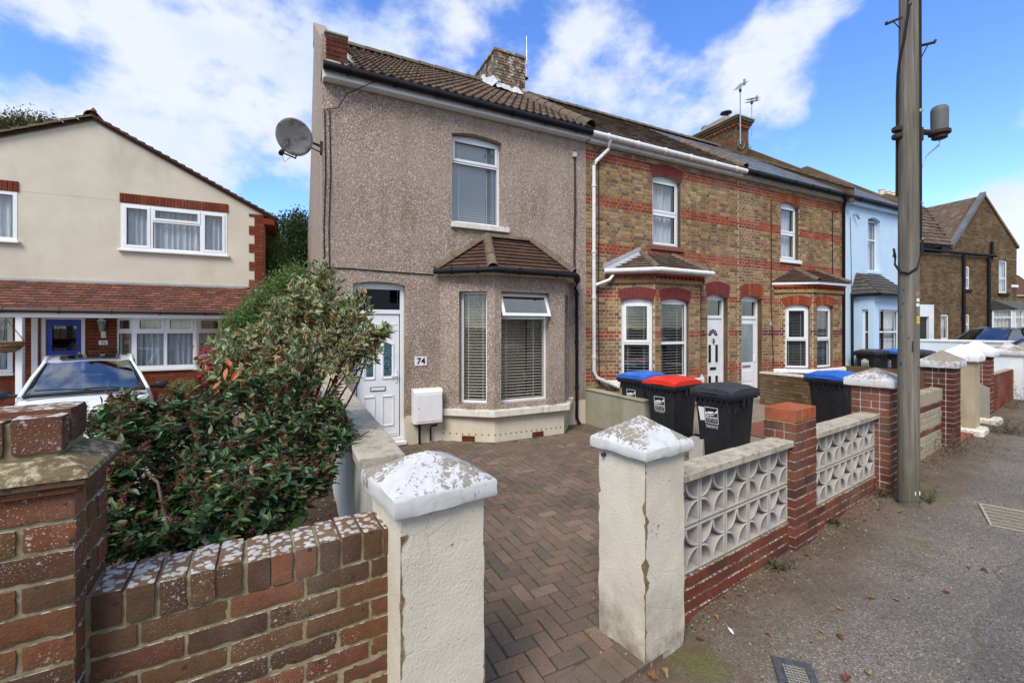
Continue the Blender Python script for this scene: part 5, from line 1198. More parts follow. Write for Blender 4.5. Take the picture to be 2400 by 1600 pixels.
MB().box(S2+.0, S2+.12, -.02, 0, -.05, 5.55).build('corner_strip', m_whitew, hb); cable(hb, [(px(1992), -.012, 5.2), (px(1994), -.012, 3.9), (px(2000)-.1, -.012, 2.2)], .007)
MB().tube([(px(2000), -.02, 5.3), (px(2000), -.1, 5.28), (px(2000)+.1, -.1, 5.16)], .03, 6).build('security_light', m_metal, hb)
MB().box(S2+.1, S3, 8.5, 8.8, -.05, 5.3).build('rear_wall', m_stockd, hb); MB().box(S3-.2, S3, .25, 8.5, -.05, 5.6).build('side_wall', m_blue, hb)
mb = MB(lambda a, b, z: (b, a, z)); mb.prism([(-.1, 5.7), (RY, RZ-.05), (6.7, 5.8), (6.7, 6.2), (RY+.2, RZ+.22), (RY, RZ+.22), (-.1, 5.92)], S3-.12, S3+.14); mb.build('gable_parapet', m_stockd, hb)
c3 = thing('chimney_pots', 'three pale chimney pots far beyond the slate roof beside the pole', 'chimney', T, (S3+3, 3.4, 7))
cxx = T.x(2062, 6); MB().box(cxx-.1, cxx+2.0, 5.6, 6.4, 5.0, T.z(458, cxx, 6)).build('stack', m_stockd, c3)
for i, p_ in enumerate((2066, 2081, 2091)): q = T.x(p_, 6); MB().lathe([(.15, 0), (.13, .35), (.16, .36), (.15, .42)], (q, 6, T.z(459, cxx, 6)), 10).build('pot', m_plinth, c3, smooth=True)

# ---------------------------------------------------------------- brown corner house, seen gable and wing
he = thing('corner_house', 'brown brick corner house with steep gable, tiled wing roof and black downpipes', 'house', E, (0, 0, .3))
ex = lambda p_, y=0: E.x(p_, y); ez = lambda p_, x, y=0: E.z(p_, x, y)
xl, xm, xr_, x0w = ex(2150), ex(2226), ex(2383), ex(2080)
za = ez(576, xm); zp = ez(458, ex(2304)); zr = ez(581, xr_); zw = ez(590, xl)
gx = ex(2304); ZB = .25
def gedge(z):       # gable outline
    lo = xm if z < za else xm + (gx-xm)*(z-za)/(zp-za); hi = xr_ if z < zr else xr_ + (gx-xr_)*(z-zr)/(zp-zr); return lo, hi
ops = []
w1 = (ex(2341), ex(2360), ez(687, ex(2350)), ez(610, ex(2350))); w2 = (ex(2262), ex(2272), ez(678, ex(2266)), ez(624, ex(2266))); w3 = (ex(2258), ex(2272), ez(785, ex(2266)), ez(736, ex(2266))); d1 = (ex(2205), ex(2223), ez(795, ex(2210)), ez(737, ex(2210)))
holed(MB(), xl-2.2, xr_, ZB, zw, .006, .3, [w1, w2, w3, d1]).build('wall', m_mort_r, he)
MB().prism([(xm, zw), (xr_, zw), (xr_, zr), (gx, zp), (xm, za)], .0065, .3).build('gable_wall', m_mort_r, he)
its = courses(0, 0, 0, xr_-xl+2.2, ZB, zw-.02, [w1, w2, w3, d1], None, x0=xl-2.2, depth=.02, bond='stretch', seed=70) + courses(0, 0, 0, xr_-xm, zw-.0, zp, [], None, x0=xm, top=gedge, bond='stretch', seed=71)
lay(he, E, its, [m_stockd], (.215, .02, .065), 'brick', 'brickwork', 200)
mb = MB(); mb.add([(xm+.1, -.05, za), (xl-2.4, -.05, za-.05), (xl-2.2, 2.2, ez(492, xl, 2.2)), (gx-.1, 2.2, zp+.0)], [(0,1,2,3)]); mb.build('wing_roof_deck', m_dark_in, he)
L_ = math.hypot(2.2, zp-za-.1)
def wedge(t): return (xl-2.4, xm + (gx-xm)*min(1, t)+.0)
roof_tiles(he, E, xl-2.4, gx, -.12, za-.02, 2.2, zp-.05, .33, .30, [flat_tile(.31, .34, .04, m_tile)], 'tile', 'tiles', 160, edge=wedge)
MB().prism([(xm-.08, za-.1), (xm+.1, za-.1), (gx+.04, zp+.02), (gx-.0, zp+.16)], -.1, .12).build('verge_flashing', m_leadd, he); MB().prism([(gx, zp+.12), (gx, zp), (xr_+.05, zr-.05), (xr_+.12, zr+.06)], -.06, .1).build('coping', m_stockd, he)
MB().box(xr_-.2, xr_, .3, 8, ZB, zr).build('side_wall', m_stockd, he); MB().add([(gx, .1, zp), (xr_+.1, .1, zr), (xr_+.1, 8, zr), (gx, 8, zp), (xm, 8, za), (xm, .1, za)], [(0,1,2,3), (0,3,4,5)]).build('main_roof', m_tile, he)
for (w_, tr, nm) in ((w1, .45, 'window'), (w2, .5, 'window'), (w3, .5, 'window'), (d1, None, 'side_door')):
    window(he, facet(w_[0], 0, 0), w_[1]-w_[0], w_[2], w_[3], b=.06, fw=.07, trans={0: tr} if tr else None, curt=((0, 1),), name=nm)
    if tr: MB().box(w_[0]-.08, w_[1]+.08, -.08, .05, w_[2]-.1, w_[2]).build('sill', m_blackg, he)
    voussoirs(he, E, facet(w_[0], 0, 0), 0, w_[1]-w_[0], w_[3], .06, .2, 6, m_stockd, splay=.02)
gutter(he, [(xl-2.3, -.12, ez(584, xl)), (ex(2326), -.12, ez(601, ex(2326)))], .06, m_blackg)
for (p_, zt_) in ((2253, 598), (2312, 604)):
    q = ex(p_); pipe(he, [(q, -.1, ez(zt_, q)), (q, -.1, ez(797, q))], .06, m_blackg)
q = ex(2319); pipe(he, [(q, -.1, ez(567, q)), (q, -.1, ez(604, q)), (ex(2312), -.1, ez(616, q))], .06, m_blackg, 'soil_pipe')
gx0, gx1 = ex(2322), ex(2384); zt_, zb_ = ez(727, gx1), ez(771, gx1)
bo = MB().box(gx0+.2, gx1, -.7, 0, ZB+.1, zb_).build('bay_base', m_stockd, he)
for i, (f, w_) in enumerate(((facet(gx0+.1, 0, -60), .65), (facet(gx0+.44, -.6, 0), gx1-gx0-.5))): window(he, f, w_, zb_, zt_, b=.0, fw=.06, cols=(.35, .68) if i else (), trans={0: .6, 1: .6, 2: .6}, curt=((0, 1),))
MB().add([(gx0-.05, .0, zt_+.02), (gx0+.4, -.75, zt_+.02), (gx1+.1, -.75, zt_+.02), (gx1+.1, 0, zt_+.45), (gx0+.1, 0, zt_+.5)], [(0,1,4), (1,2,3,4), (0,4,3,2,1)]).build('bay_roof', m_slated, he)
q = ex(2370); MB().cbox(q, q+.55, -.02, 0, ez(673, q), ez(667, q), .004).build('street_name_plate', m_white_metal, he)
# white porch at the wing's left, with its slatted shutter
po = thing('side_porch', 'white flat fronted garage porch with dark slatted door at the brown house', 'porch', E, (ex(2187, -.6), -.6, .3))
pa, pb = ex(2130, -.6), ex(2189, -.6); pz = ez(714, pb, -.6)
holed(MB(), pa, pb, ZB, pz, -.6, -.45, [(pa+.3, ex(2178, -.6), ZB, ez(742, pb, -.6))]).build('wall', m_whitew, po); MB().box(pa, pb, -.45, .0, pz-.1, pz).build('roof', m_whitew, po)
for i in range(9): z_ = ez(795, pb, -.6) + i*.13; MB().box(pa+.3, ex(2178, -.6), -.50, -.47, z_, z_+.115).build('door_slat', m_black, po)
fh = thing('distant_house', 'distant house with orange tiled roof at the right edge beyond the corner house', 'house', E, (ex(2400, 14), 14, .3))
q0 = ex(2372, 14); q1 = ex(2450, 14); MB().box(q0, q1, 14, 18, ZB, E.z(692, q0, 14)).build('wall', m_stockd, fh)
MB().add([(q0-.2, 13.8, E.z(692, q0, 14)), (q1, 13.8, E.z(692, q0, 14)), (q1, 16, E.z(640, q0, 16)), (q0-.2, 16, E.z(640, q0, 16))], [(0,1,2,3)]).build('roof', m_clay, fh)
for i in range(2): MB().box(q0+.6+1.6*i, q0+1.5+1.6*i, 13.96, 14, E.z(730, q0, 14), E.z(705, q0, 14)).build('window', m_glassd, fh)
# ---------------------------------------------------------------- cream rendered house on the left
hc = thing('gabled_house', 'cream rendered gabled house with red brick ground floor, tiled canopy and blue door', 'house', B, (0, 0, 0))
bx_ = lambda p, y=0: B.x(p, y); bz = lambda p, x, y=0: B.z(p, x, y)
XL = -7.0; xr = -.0; xp = bx_(219); zpk = bz(279, xp); zev = bz(503, 0); sl = (zpk-zev)/(-xp)
xq = bx_(583); z2 = bz(677, xq)-.0; z2 = 2.86
uo = (bx_(283), bx_(533), bz(583, bx_(283)), bz(475, bx_(283))); ul = (bx_(41)-1.9, bx_(41), bz(565, bx_(41)), bz(443, bx_(41)))
uo = uo[:3] + (min(uo[3], 4.70),); ul = ul[:3] + (min(ul[3], 4.70),)
top = 4.72
holed(MB(), XL, 0, z2-.3, top, .004, .3, [uo, ul]).build('upper_wall', m_cream, hc)
MB().prism([(XL, top), (0, top), (0, zev), (xp, zpk), (XL, zpk + sl*.9*(XL-xp))], .0045, .3).build('gable_wall', m_cream, hc)
# brick quoin at the right corner, stepped against the render
its = []
n = int((zev-z2)/.075)
for j in range(n):
    z = z2 + .04 + j*.075; wide = (j // 3) % 2 == 0; w_ = .34 if wide else .22
    a = -w_
    for L in ((.215, .115) if wide else (.215,)) if j % 2 else ((.115, .215) if wide else (.215,)): its.append((a + L/2, -.004, z, L-.01, .02, .065, 0, 0)); a += L+.003
MB().box(-.22, .0, .0005, .01, z2, zev-.02).build('quoin_bed', m_mort_r, hc); MB().box(-.02, 0, .0, 6, -.05, zev-.05).build('side_wall', m_bred, hc)
# soldier courses over the upper windows
for (o_, n_) in ((uo, 33), (ul, 24)):
    for i in range(n_):
        L = (o_[1]-o_[0]+.04)/n_; its.append((o_[0]-.02 + L*(i+.5), -.006, o_[3]+.115, L-.010, .03, .205, 0, 1))
# ground floor
db = (bx_(94), bx_(199), 0, 2.13); gw = (bx_(275), bx_(520)); lw = (bx_(30)-1.6, bx_(30), .95, 2.1)
dwn = 2.25
op_ = [(db[0], db[1], -.05, 2.12), (gw[0], gw[1]+.1, -.1, 2.2), lw]
holed(MB(), XL, 0, -.05, z2-.3, .006, .3, [(db[0], db[1], -.05, 2.12), (gw[0]+.25, gw[1]-.25, .9, 2.1), lw]).build('lower_wall', m_mort_r, hc)
its2 = courses(0, 0, 0, -XL, -.05, 2.28, op_, None, x0=XL, bond='stretch', seed=90)
PW = .55; gb = (gw[0], gw[0]+.42, gw[1]-.42, gw[1]); Fg = []
for (x0_, y0_, x1_, y1_) in ((gb[0], 0, gb[1], -PW), (gb[1], -PW, gb[2], -PW), (gb[2], -PW, gb[3], 0)):
    L = math.hypot(x1_-x0_, y1_-y0_); dg = math.degrees(math.atan2(y1_-y0_, x1_-x0_)); f = facet(x0_, y0_, dg)
    MB(f).box(0, L, .006, .12, -.05, .93).build('bay_base', m_mort_r, hc); its2 += courses(x0_, y0_, dg, L, -.05, .93, seed=95, bond='stretch')
    MB(f).cbox(-.04, L+.04, -.05, .12, .93, .985, .006).build('bay_sill', m_upvc, hc)
    n_ = 2 if L > 1 else 1
    window(hc, f, L, .985, 2.16, b=.03, fw=.065, cols=(.5,) if n_ == 2 else (), trans={0: .68, 1: .68}, sash=((0, 1), (1, 1)) if n_ == 2 else ((0, 1),), curt=((0, 1),))
lay(hc, B, its + its2, [m_bred, m_bred], (.215, .02, .065), 'brick', 'brickwork', 300)
w_ = uo[1]-uo[0]; window(hc, facet(uo[0], 0, 0), w_, uo[2], uo[3], b=.03, fw=.06, cols=(.27, .74), trans={1: .66}, sash=((0, 0), (1, 1), (2, 0)), curt=((0.02, .98),))
MB().cbox(uo[0]-.04, uo[1]+.04, -.08, .0, uo[2]-.05, uo[2], .006).build('sill', m_upvc, hc)
w_ = ul[1]-ul[0]; window(hc, facet(ul[0], 0, 0), w_, ul[2], ul[3], b=.03, fw=.07, cols=(.5,), curt=((0.02, .98),)); MB().cbox(ul[0]-.04, ul[1]+.04, -.08, .0, ul[2]-.05, ul[2], .006).build('sill', m_upvc, hc)
window(hc, facet(lw[0], 0, 0), lw[1]-lw[0], lw[2], lw[3], b=.03, fw=.08, cols=(.5,), curt=((0.02, .98),)); MB().cbox(lw[0]-.04, lw[1]+.04, -.08, .0, lw[2]-.05, lw[2], .006).build('sill', m_upvc, hc)
# blue door
f = facet(db[0], 0, 0); wd_ = db[1]-db[0]; D = MB(f)
for q in ((0, .07, -.0, 2.12), (wd_-.07, wd_, -.0, 2.12), (.07, wd_-.07, 2.06, 2.12)): D.cbox(q[0], q[1], .03, .12, q[2], q[3], .004)
D = D.build('door_frame', m_upvc, hc); g_ = MB(f); b0 = .07
pa_, pb_ = wd_*.22, wd_*.79
for q in ((.075, pa_, 0, 2.05), (pb_, wd_-.075, 0, 2.05), (pa_, pb_, 1.93, 2.05), (pa_, pb_, 0, 1.38)): g_.box(q[0], q[1], b0, b0+.045, q[2], q[3])
leaf = g_.build('door', m_bluedoor, hc); MB(f).quad((pa_, b0+.02, 1.38), (pb_, b0+.02, 1.38), (pb_, b0+.02, 1.93), (pa_, b0+.02, 1.93)).build('pane', m_glassd, leaf)
fr_ = MB(f)
for q in ((pa_-.02, pa_+.01, 1.36, 1.95), (pb_-.01, pb_+.02, 1.36, 1.95), (pa_, pb_, 1.36, 1.39), (pa_, pb_, 1.92, 1.95)): fr_.box(q[0], q[1], b0-.012, b0, q[2], q[3])
fr_.build('glazing_bead', m_bluedoor, leaf)
mm = wd_/2; MB(f).cbox(mm-.15, mm+.15, b0-.014, b0, 1.22, 1.30, .004).build('letter_box', m_brass, leaf); MB(f).cbox(wd_-.13, wd_-.09, b0-.03, b0, 1.3, 1.36, .004).build('latch', m_brass, leaf)
MB(f).box(0, wd_, .5, .52, 0, 2.2).build('hall_back', m_dark_in, D)
# canopy roof of clay tiles over the whole front, hipped at the right end
XC = bx_(565, -1.0); ye_, ze_ = -1.02, 2.25; 
MB().add([(XL, 0, z2-.03), (XC, 0, z2-.03), (XC+.55, ye_, ze_-.02), (XL, ye_, ze_-.02)], [(0,3,2,1)]).build('canopy_deck', m_dark_in, hc)
def ce(t): return (XL, XC + .3*(1-t) + .1)
roof_tiles(hc, B, XL, XC+.5, ye_, ze_, 0, z2, .185, .118, [flat_tile(.176, .15, .020, m_clay), flat_tile(.178, .15, .024, m_clay)], 'tile', 'tiles', 300, stagger=1, edge=ce, jit=.8)
for i in range(9):
    t0 = i/9; t1 = (i+.9)/9; p = Vector((XC+.42, ye_, ze_+.02)).lerp(Vector((XC+.05, 0, z2+.02)), t0); q = Vector((XC+.42, ye_, ze_+.02)).lerp(Vector((XC+.05, 0, z2+.02)), t1)
    MB().add([p+Vector((-.09, 0, .0)), p+Vector((0, 0, .06)), p+Vector((.12, 0, -.02)), q+Vector((-.09, 0, 0)), q+Vector((0, 0, .035)), q+Vector((.12, 0, -.02))], [(0,1,4,3), (1,2,5,4)]).build('bonnet_tile', m_clay, hc)
MB().box(XL, XC+.1, -.03, .003, z2+.0, z2+.05).build('lead_flashing', m_lead, hc)
MB().box(XL, XC+.45, ye_+.02, ye_+.045, ze_-.16, ze_-.03).build('fascia', m_upvc, hc); MB().box(XL, XC+.45, ye_+.045, -.01, ze_-.16, ze_-.14).build('soffit', m_upvc2, hc)
m_brown_g = mk('brown gutter plastic', color=(.045, .02, .015), rough=.4); gutter(hc, [(XL, ye_-.04, ze_-.02), (XC+.5, ye_-.04, ze_-.04)], .05, m_brown_g, brackets=9)
p0 = bx_(38, -.95); MB().cbox(p0, p0+.10, -.99, -.89, 0, ze_-.15, .006).build('canopy_post', m_upvc, hc); MB().cbox(bx_(90)-.1, bx_(90)+.0, -.03, .03, 0, 2.1, .006).build('post', m_upvc, hc)
# lamp, number, hanging baskets
lp = thing('wall_lantern', 'white coach lantern on the brick between the blue door and the bay window', 'lantern', B, (bx_(242), -.02, 1.85)); lx = bx_(243)
MB().tube([(lx, -.01, 1.72), (lx, -.10, 1.70), (lx, -.12, 1.78)], .012, 6).build('bracket', m_upvc, lp); MB().lathe([(.03, -.10), (.045, -.06), (.075, .10), (.055, .12)], (lx, -.12, 1.9), 6).build('lantern_glass', m_frost, lp); MB().lathe([(.09, 0), (.03, .07), (.01, .13)], (lx, -.12, 2.02), 6).build('cap', m_upvc, lp); MB().box(lx-.04, lx+.04, -.015, 0, 1.66, 1.8).build('back_plate', m_upvc, lp)
MB().cbox(lx-.08, lx+.07, -.015, 0, 1.50, 1.60, .002).build('number_plate', m_white_metal, hc); text('72', hc, facet(0, 0, 0), lx, -.017, 1.515, .09, m_ink)
def halfbasket(name, label, x, y, z, r, deep=True, wall=True):
    t = thing(name, label, 'basket', B, (x, y, z)); mb = MB(); n = 9
    for k in range(n):
        a = math.pi*k/(n-1) if wall else 2*math.pi*k/n
        mb.tube([(x + r*math.cos(a)*math.cos(b), y - r*math.sin(a)*math.cos(b), z - r*.8*math.sin(b)) for b in (0, .4, .8, 1.2, 1.55)], .007, 4)
    for b in (0, .35, .7, 1.1): mb.tube([(x + r*math.cos(b)*math.cos(a), y - r*math.cos(b)*math.sin(a), z - r*.8*math.sin(b)) for a in [(math.pi if wall else 2*math.pi)*k/16 for k in range(17)]], .009, 4)
    mb.build('frame', m_wicker, t)
    MB().lathe([(.01, -.02), (r*.9, -.02), (r*.86, -.09), (r*.6, -.13)][::-1], (x, y - (0 if not wall else .0), z), 16).build('compost', m_soil, t)
    return t
halfbasket('wall_basket', 'empty brown wire wall basket under the lantern', lx, -.0, 1.38, .24)
hx, hy = bx_(14, -1.0), -1.0; hb_ = halfbasket('hanging_basket', 'wicker hanging basket in front of the far left ground floor window', hx, hy, 1.62, .26, wall=False)
MB().lathe([(.02, -.22), (.16, -.17), (.24, -.05), (.26, 0), (.25, .01)], (hx, hy, 1.62), 16).build('bowl', m_wicker, hb_, smooth=True)
for k in range(3): a = 2.1*k; MB().tube([(hx+.25*math.cos(a), hy+.25*math.sin(a), 1.62), (hx, hy, 2.06)], .005, 4).build('chain', m_rust, hb_)
# verge of the main roof
for side in (0, 1):
    n = 24 if side == 0 else 16
    a = Vector((0.28, 0, zev-.10)) if side == 0 else Vector((XL-.2, 0, zpk + sl*.9*(XL-xp))); b = Vector((xp, 0, zpk+.03))
    for i in range(n):
        p, q = a.lerp(b, i/n), a.lerp(b, (i+1.0)/n); d = (q-p).normalized(); u = Vector((-d.z, 0, d.x)) if side == 0 else Vector((-d.z, 0, d.x))
        if u.z < 0: u = -u
        MB().add([p+u*.055+Vector((0, -.11, 0)), q+u*.025+Vector((0, -.11, 0)), q+u*.025+Vector((0, .35, 0)), p+u*.055+Vector((0, .35, 0)), p+Vector((0, -.11, 0))-u*.0, q-u*.01+Vector((0, -.11, 0))], [(0,1,2,3), (4,5,1,0)]).build('verge_tile', m_tile2 if side == 0 else m_ridge, hc)
    MB().add([a+Vector((0, -.03, -.07)), b+Vector((0, -.03, -.07)), b+Vector((0, -.03, .0)), a+Vector((0, -.03, 0)), a+Vector((0, 8, 0)), b+Vector((0, 8, 0))], [(0,1,2,3), (3,2,5,4)]).build('roof_slope', m_tile2, hc)
MB().box(-.02, .24, -.05, 8, zev-.26, zev-.10).build('eaves_box', m_bred, hc, bevel=.02)
MB().lathe([(.08, 0), (.07, .05), (.04, .08), (.06, .12), (.03, .17), (.005, .2)], (xp, 0, zpk+.05), 10).build('finial', m_red, hc, smooth=True)
ridge_run(hc, [(xp, -.12, zpk+.04), (xp, 6, zpk+.04)], m_red, .13, 12)
MB().box(XL-.02, XL, 0, 8, -.05, 4.4).build('side_wall', m_cream, hc); MB().box(XL, 0, 7.8, 8, -.05, 4.6).build('rear_wall', m_bred, hc); MB().box(XL, -.02, .3, 7.8, 2.3, 2.5).build('inner_floor', m_dark_in, hc); MB().box(XL, -.02, .3, 7.8, 4.6, 4.7).build('ceiling', m_dark_in, hc)
# ---------------------------------------------------------------- terrace across the road, seen mirrored in the windows
O = Fr(*W.w(0, -17.5)[:2], 34)
for i, (mat, lb) in enumerate(((m_bred, 'red brick house across the road, left of the cream one'), (m_cream, 'cream rendered house across the road'), (m_stock, 'yellow brick house across the road, right of the cream one'), (m_bred, 'red brick house across the road furthest along'))):
    x0 = -9 + 6.2*i; h = thing('opposite_house', lb, 'house', O, (x0, 0, .2)); wn = [(x0+.9, x0+1.9, .9, 2.3), (x0+3.9, x0+5.1, .9, 2.3), (x0+1.0, x0+2.0, 3.5, 4.9), (x0+4.0, x0+5.0, 3.5, 4.9)]
    holed(MB(), x0+.01, x0+6.15, 0, 5.5, -.3, 0, wn).build('wall', mat, h); MB().box(x0+.01, x0+6.15, -8, -7.8, 0, 5.5).build('rear_wall', mat, h)
    mb = MB(lambda a, b, z: (b, a, z)); mb.prism([(.3, 5.5), (-4, 8.2), (-8.3, 5.5)], x0, x0+6.15); mb.build('roof', m_tile, h)
    for w_ in wn: MB(lambda a, b, z: (a, -b, z)).box(w_[0], w_[1], .1, .13, w_[2], w_[3]).build('window', m_glassd, h); MB().box((w_[0]+w_[1])/2-.03, (w_[0]+w_[1])/2+.03, -.12, -.06, w_[2], w_[3]).build('mullion', m_upvc, h)
    MB().box(x0+2.4, x0+3.3, -.06, -.01, .1, 2.2).build('door', m_bluedoor if i == 2 else m_upvc, h); MB().box(x0+5.2, x0+6.1, -4.5, -3.6, 7.5, 9.3).build('chimney', mat, h)
# ---------------------------------------------------------------- near brick wall on the left
def wallthing(name, label, cat, fr, at): return thing(name, label, cat, fr, at)
WT = 1.127; mats_n = [m_near]
nb = thing('garden_wall', 'low red brick wall with lichen covered brick on edge coping beside the left cream pillar', 'wall', V, (-.4, 0, 0))
L0_ = -.875; MB().box(L0_-.02, .035, .0035, .186, -.1, WT-.011).build('mortar_core', m_mort_n, nb)
its = []; rr = random.Random(12); n = 12; pitch = (0.03 - L0_)/n
for i in range(n):
    q = L0_ + pitch*(i+.5) + rr.uniform(-.003, .003); its.append((q, .092 + rr.uniform(-.004, .004), WT - .052 + rr.uniform(-.006, .004), pitch-.0075, .195, .105, rr.uniform(-1, 1), 0, rr.uniform(-1, 1)))
lay(nb, V, its, mats_n, (.065, .2, .103), 'coping_brick', c=.003, worn='w', nvar=7)
its = []; z = WT - .112; j = 0
while z > -.05:
    a = L0_ - (.0 if j % 2 else .1125); z0_ = z - .065
    while a < .03:
        e, f_ = max(a, L0_-.0), min(a+.216, .032)
        if f_-e > .03: its.append(((e+f_)/2, .075 + rr.uniform(-.003, .003), z - .0325, f_-e, .15, .0665, rr.uniform(-.5, .5), 0))
        a += .225
    z -= .0755; j += 1
lay(nb, V, its, mats_n, (.215, .15, .065), 'brick', c=.0028, worn='w', nvar=7)
# the tall pier at its left
np_ = thing('brick_pier', 'tall red brick pier with moulded tile cap and bricks on top at the far left', 'pier', V, (-1.1, .05, 0))
PX0, PX1, PY0, PY1, PZ = -1.36, -.885, -.075, .225, 1.455
MB().box(PX0+.006, PX1-.006, PY0+.006, PY1-.006, -.1, PZ).build('mortar_core', m_mort_n, np_)
its = []; z = PZ; j = 0
while z > -.05:
    zc = z - .0345
    for (a0, a1, hdr) in ([(PX1-.102, PX1, 0), (PX1-.327, PX1-.112, 0), (PX1-.475, PX1-.337, 0)] if j % 2 else [(PX1-.215, PX1, 0), (PX1-.44, PX1-.225, 0)]):
        its.append(((a0+a1)/2, PY0+.05 + rr.uniform(-.002, .003), zc, a1-a0+.001, .1, .0675, rr.uniform(-.6, .6), 0))
    for (b0_, b1_) in ([(PY0+.112, PY1)] if j % 2 == 0 else [(PY0+.112, PY0+.19), (PY0+.2, PY1)]):
        its.append((PX1-.05+rr.uniform(-.003, .002), (b0_+b1_)/2, zc, .1, b1_-b0_+.001, .0675, rr.uniform(-.6, .6), 0))
    z -= .0765; j += 1
lay(np_, V, its, mats_n, (.215, .1, .065), 'brick', c=.0028, worn='w', nvar=7)
# creasing tiles, sloped mortar and the two loose looking courses on edge
for (o, z0, z1) in ((.018, PZ+.002, PZ+.020), (.030, PZ+.022, PZ+.042)): 
    for (a, b) in ((PX0, PX0+.22), (PX0+.224, PX1+o)): MB().cbox(a, b, PY0-o, PY1+o, z0, z1, .004).build('creasing_tile', m_near, np_)
zt0, zt1 = PZ+.043, 1.552
tx1, ty0 = -.93, -.002
m_mossmort = mk('lichened mortar slope', lambda g: dict(c=g.mix(g.step(g.noise(30, 8, .75), .50, .60), g.ramp(g.noise(9, 5), [(.3, (.12, .092, .045)), (.7, (.20, .16, .085))]), (.44, .39, .27)), b=(g.noise(70, 6, .7), .9, .006)), rough=.95, spec=.1)
MB().add([(PX0, PY0-.035, zt0), (PX1+.035, PY0-.035, zt0), (PX1+.035, PY1+.035, zt0), (PX0, PY1+.035, zt0), (PX0, PY0-.03, zt0+.012), (PX1+.03, PY0-.03, zt0+.012), (PX1+.03, PY1+.03, zt0+.012), (PX0, PY1+.03, zt0+.012), (PX0, ty0-.02, zt1-.012), (tx1+.014, ty0-.02, zt1-.012), (tx1+.014, PY1, zt1-.012), (PX0, PY1, zt1-.012)],
         [(0,1,5,4), (1,2,6,5), (2,3,7,6), (4,5,9,8), (5,6,10,9), (6,7,11,10), (8,9,10,11)]).build('sloped_mortar', m_mossmort, np_)
its = []
for i in range(4): its.append((tx1-.052-.113*i, ty0+.034, 1.60+rr.uniform(-.003, .003), .103, .066, .101, rr.uniform(-2, 2), 0))
its.append((tx1-.105, ty0+.155, 1.612, .21, .155, .103, 1, 0)); its.append((tx1-.33, ty0+.155, 1.604, .22, .155, .1, -1, 0))
lay(np_, V, its, mats_n, (.103, .15, .1), 'capping_brick', c=.004, worn='w')
MB().box(tx1-.45, tx1-.012, ty0+.01, ty0+.225, 1.54, 1.638).build('mortar_bed', m_mort_n, np_)

m_beiger = weather('beige flaking render', (.36, .29, .19), (.48, .40, .28), (.2, .14, .09), .5, 5, .5)
# ---------------------------------------------------------------- gate pillars
def capstone(parent, fr, x0, x1, y0, y1, z0, h, pk, mat, name='capstone', seg=9, rough=.004):
    mb = MB(); cx, cy = (x0+x1)/2, (y0+y1)/2; rr = random.Random(int(abs(x0)*1e3)+7); vs = []; fs = []
    ringp = lambda s_: [(cx + (x-cx)*s_, cy + (y-cy)*s_) for (x, y) in [(x0+(x1-x0)*i/seg, y0) for i in range(seg)] + [(x1, y0+(y1-y0)*i/seg) for i in range(seg)] + [(x1-(x1-x0)*i/seg, y1) for i in range(seg)] + [(x0, y1-(y1-y0)*i/seg) for i in range(seg)]]
    lev = [(.93, 0), (.985, .004), (1, .012), (1, h*.5), (1, h-.012), (.985, h-.002), (.95, h+.006)] + [(1-t, h + pk*t*(1.04-.04*t)) for t in (.2, .4, .6, .8, .92, .985)]
    m_ = 4*seg
    for s_, z in lev:
        for (x, y) in ringp(s_): vs.append((x + rr.uniform(-rough, rough)*.6, y + rr.uniform(-rough, rough)*.6, z0 + z + rr.uniform(-rough, rough)*.6))
    for l in range(len(lev)-1):
        for i in range(m_): fs.append((l*m_+i, l*m_+(i+1) % m_, (l+1)*m_+(i+1) % m_, (l+1)*m_+i))
    fs.append(tuple(range(m_))[::-1]); fs.append(tuple((len(lev)-1)*m_+i for i in range(m_)))
    mb.add(vs, fs); return mb.build(name, mat, parent, smooth=35)
def shaft(parent, x0, x1, y0, y1, z0, z1, mat, name='shaft', amp=.004, seed=0):
    mb = MB(); n = 26; vs = []; fs = []; P_ = []; k = 7
    base = [(x0+(x1-x0)*i/k, y0) for i in range(k)] + [(x1, y0+(y1-y0)*i/k) for i in range(k)] + [(x1-(x1-x0)*i/k, y1) for i in range(k)] + [(x0, y1-(y1-y0)*i/k) for i in range(k)]
    for l in range(n+1):
        z = z0 + (z1-z0)*l/n
        for i, (x, y) in enumerate(base):
            a = amp*(2.0 if i % k == 0 else .7); vs.append((x + a*mnoise.noise((x*9+seed, y*9, z*9)), y + a*mnoise.noise((x*9, y*9+5+seed, z*9)), z))
    m_ = 4*k
    for l in range(n):
        for i in range(m_): fs.append((l*m_+i, l*m_+(i+1) % m_, (l+1)*m_+(i+1) % m_, (l+1)*m_+i))
    fs.append(tuple(n*m_+i for i in range(m_))); mb.add(vs, fs); return mb.build(name, mat, parent, smooth=35)
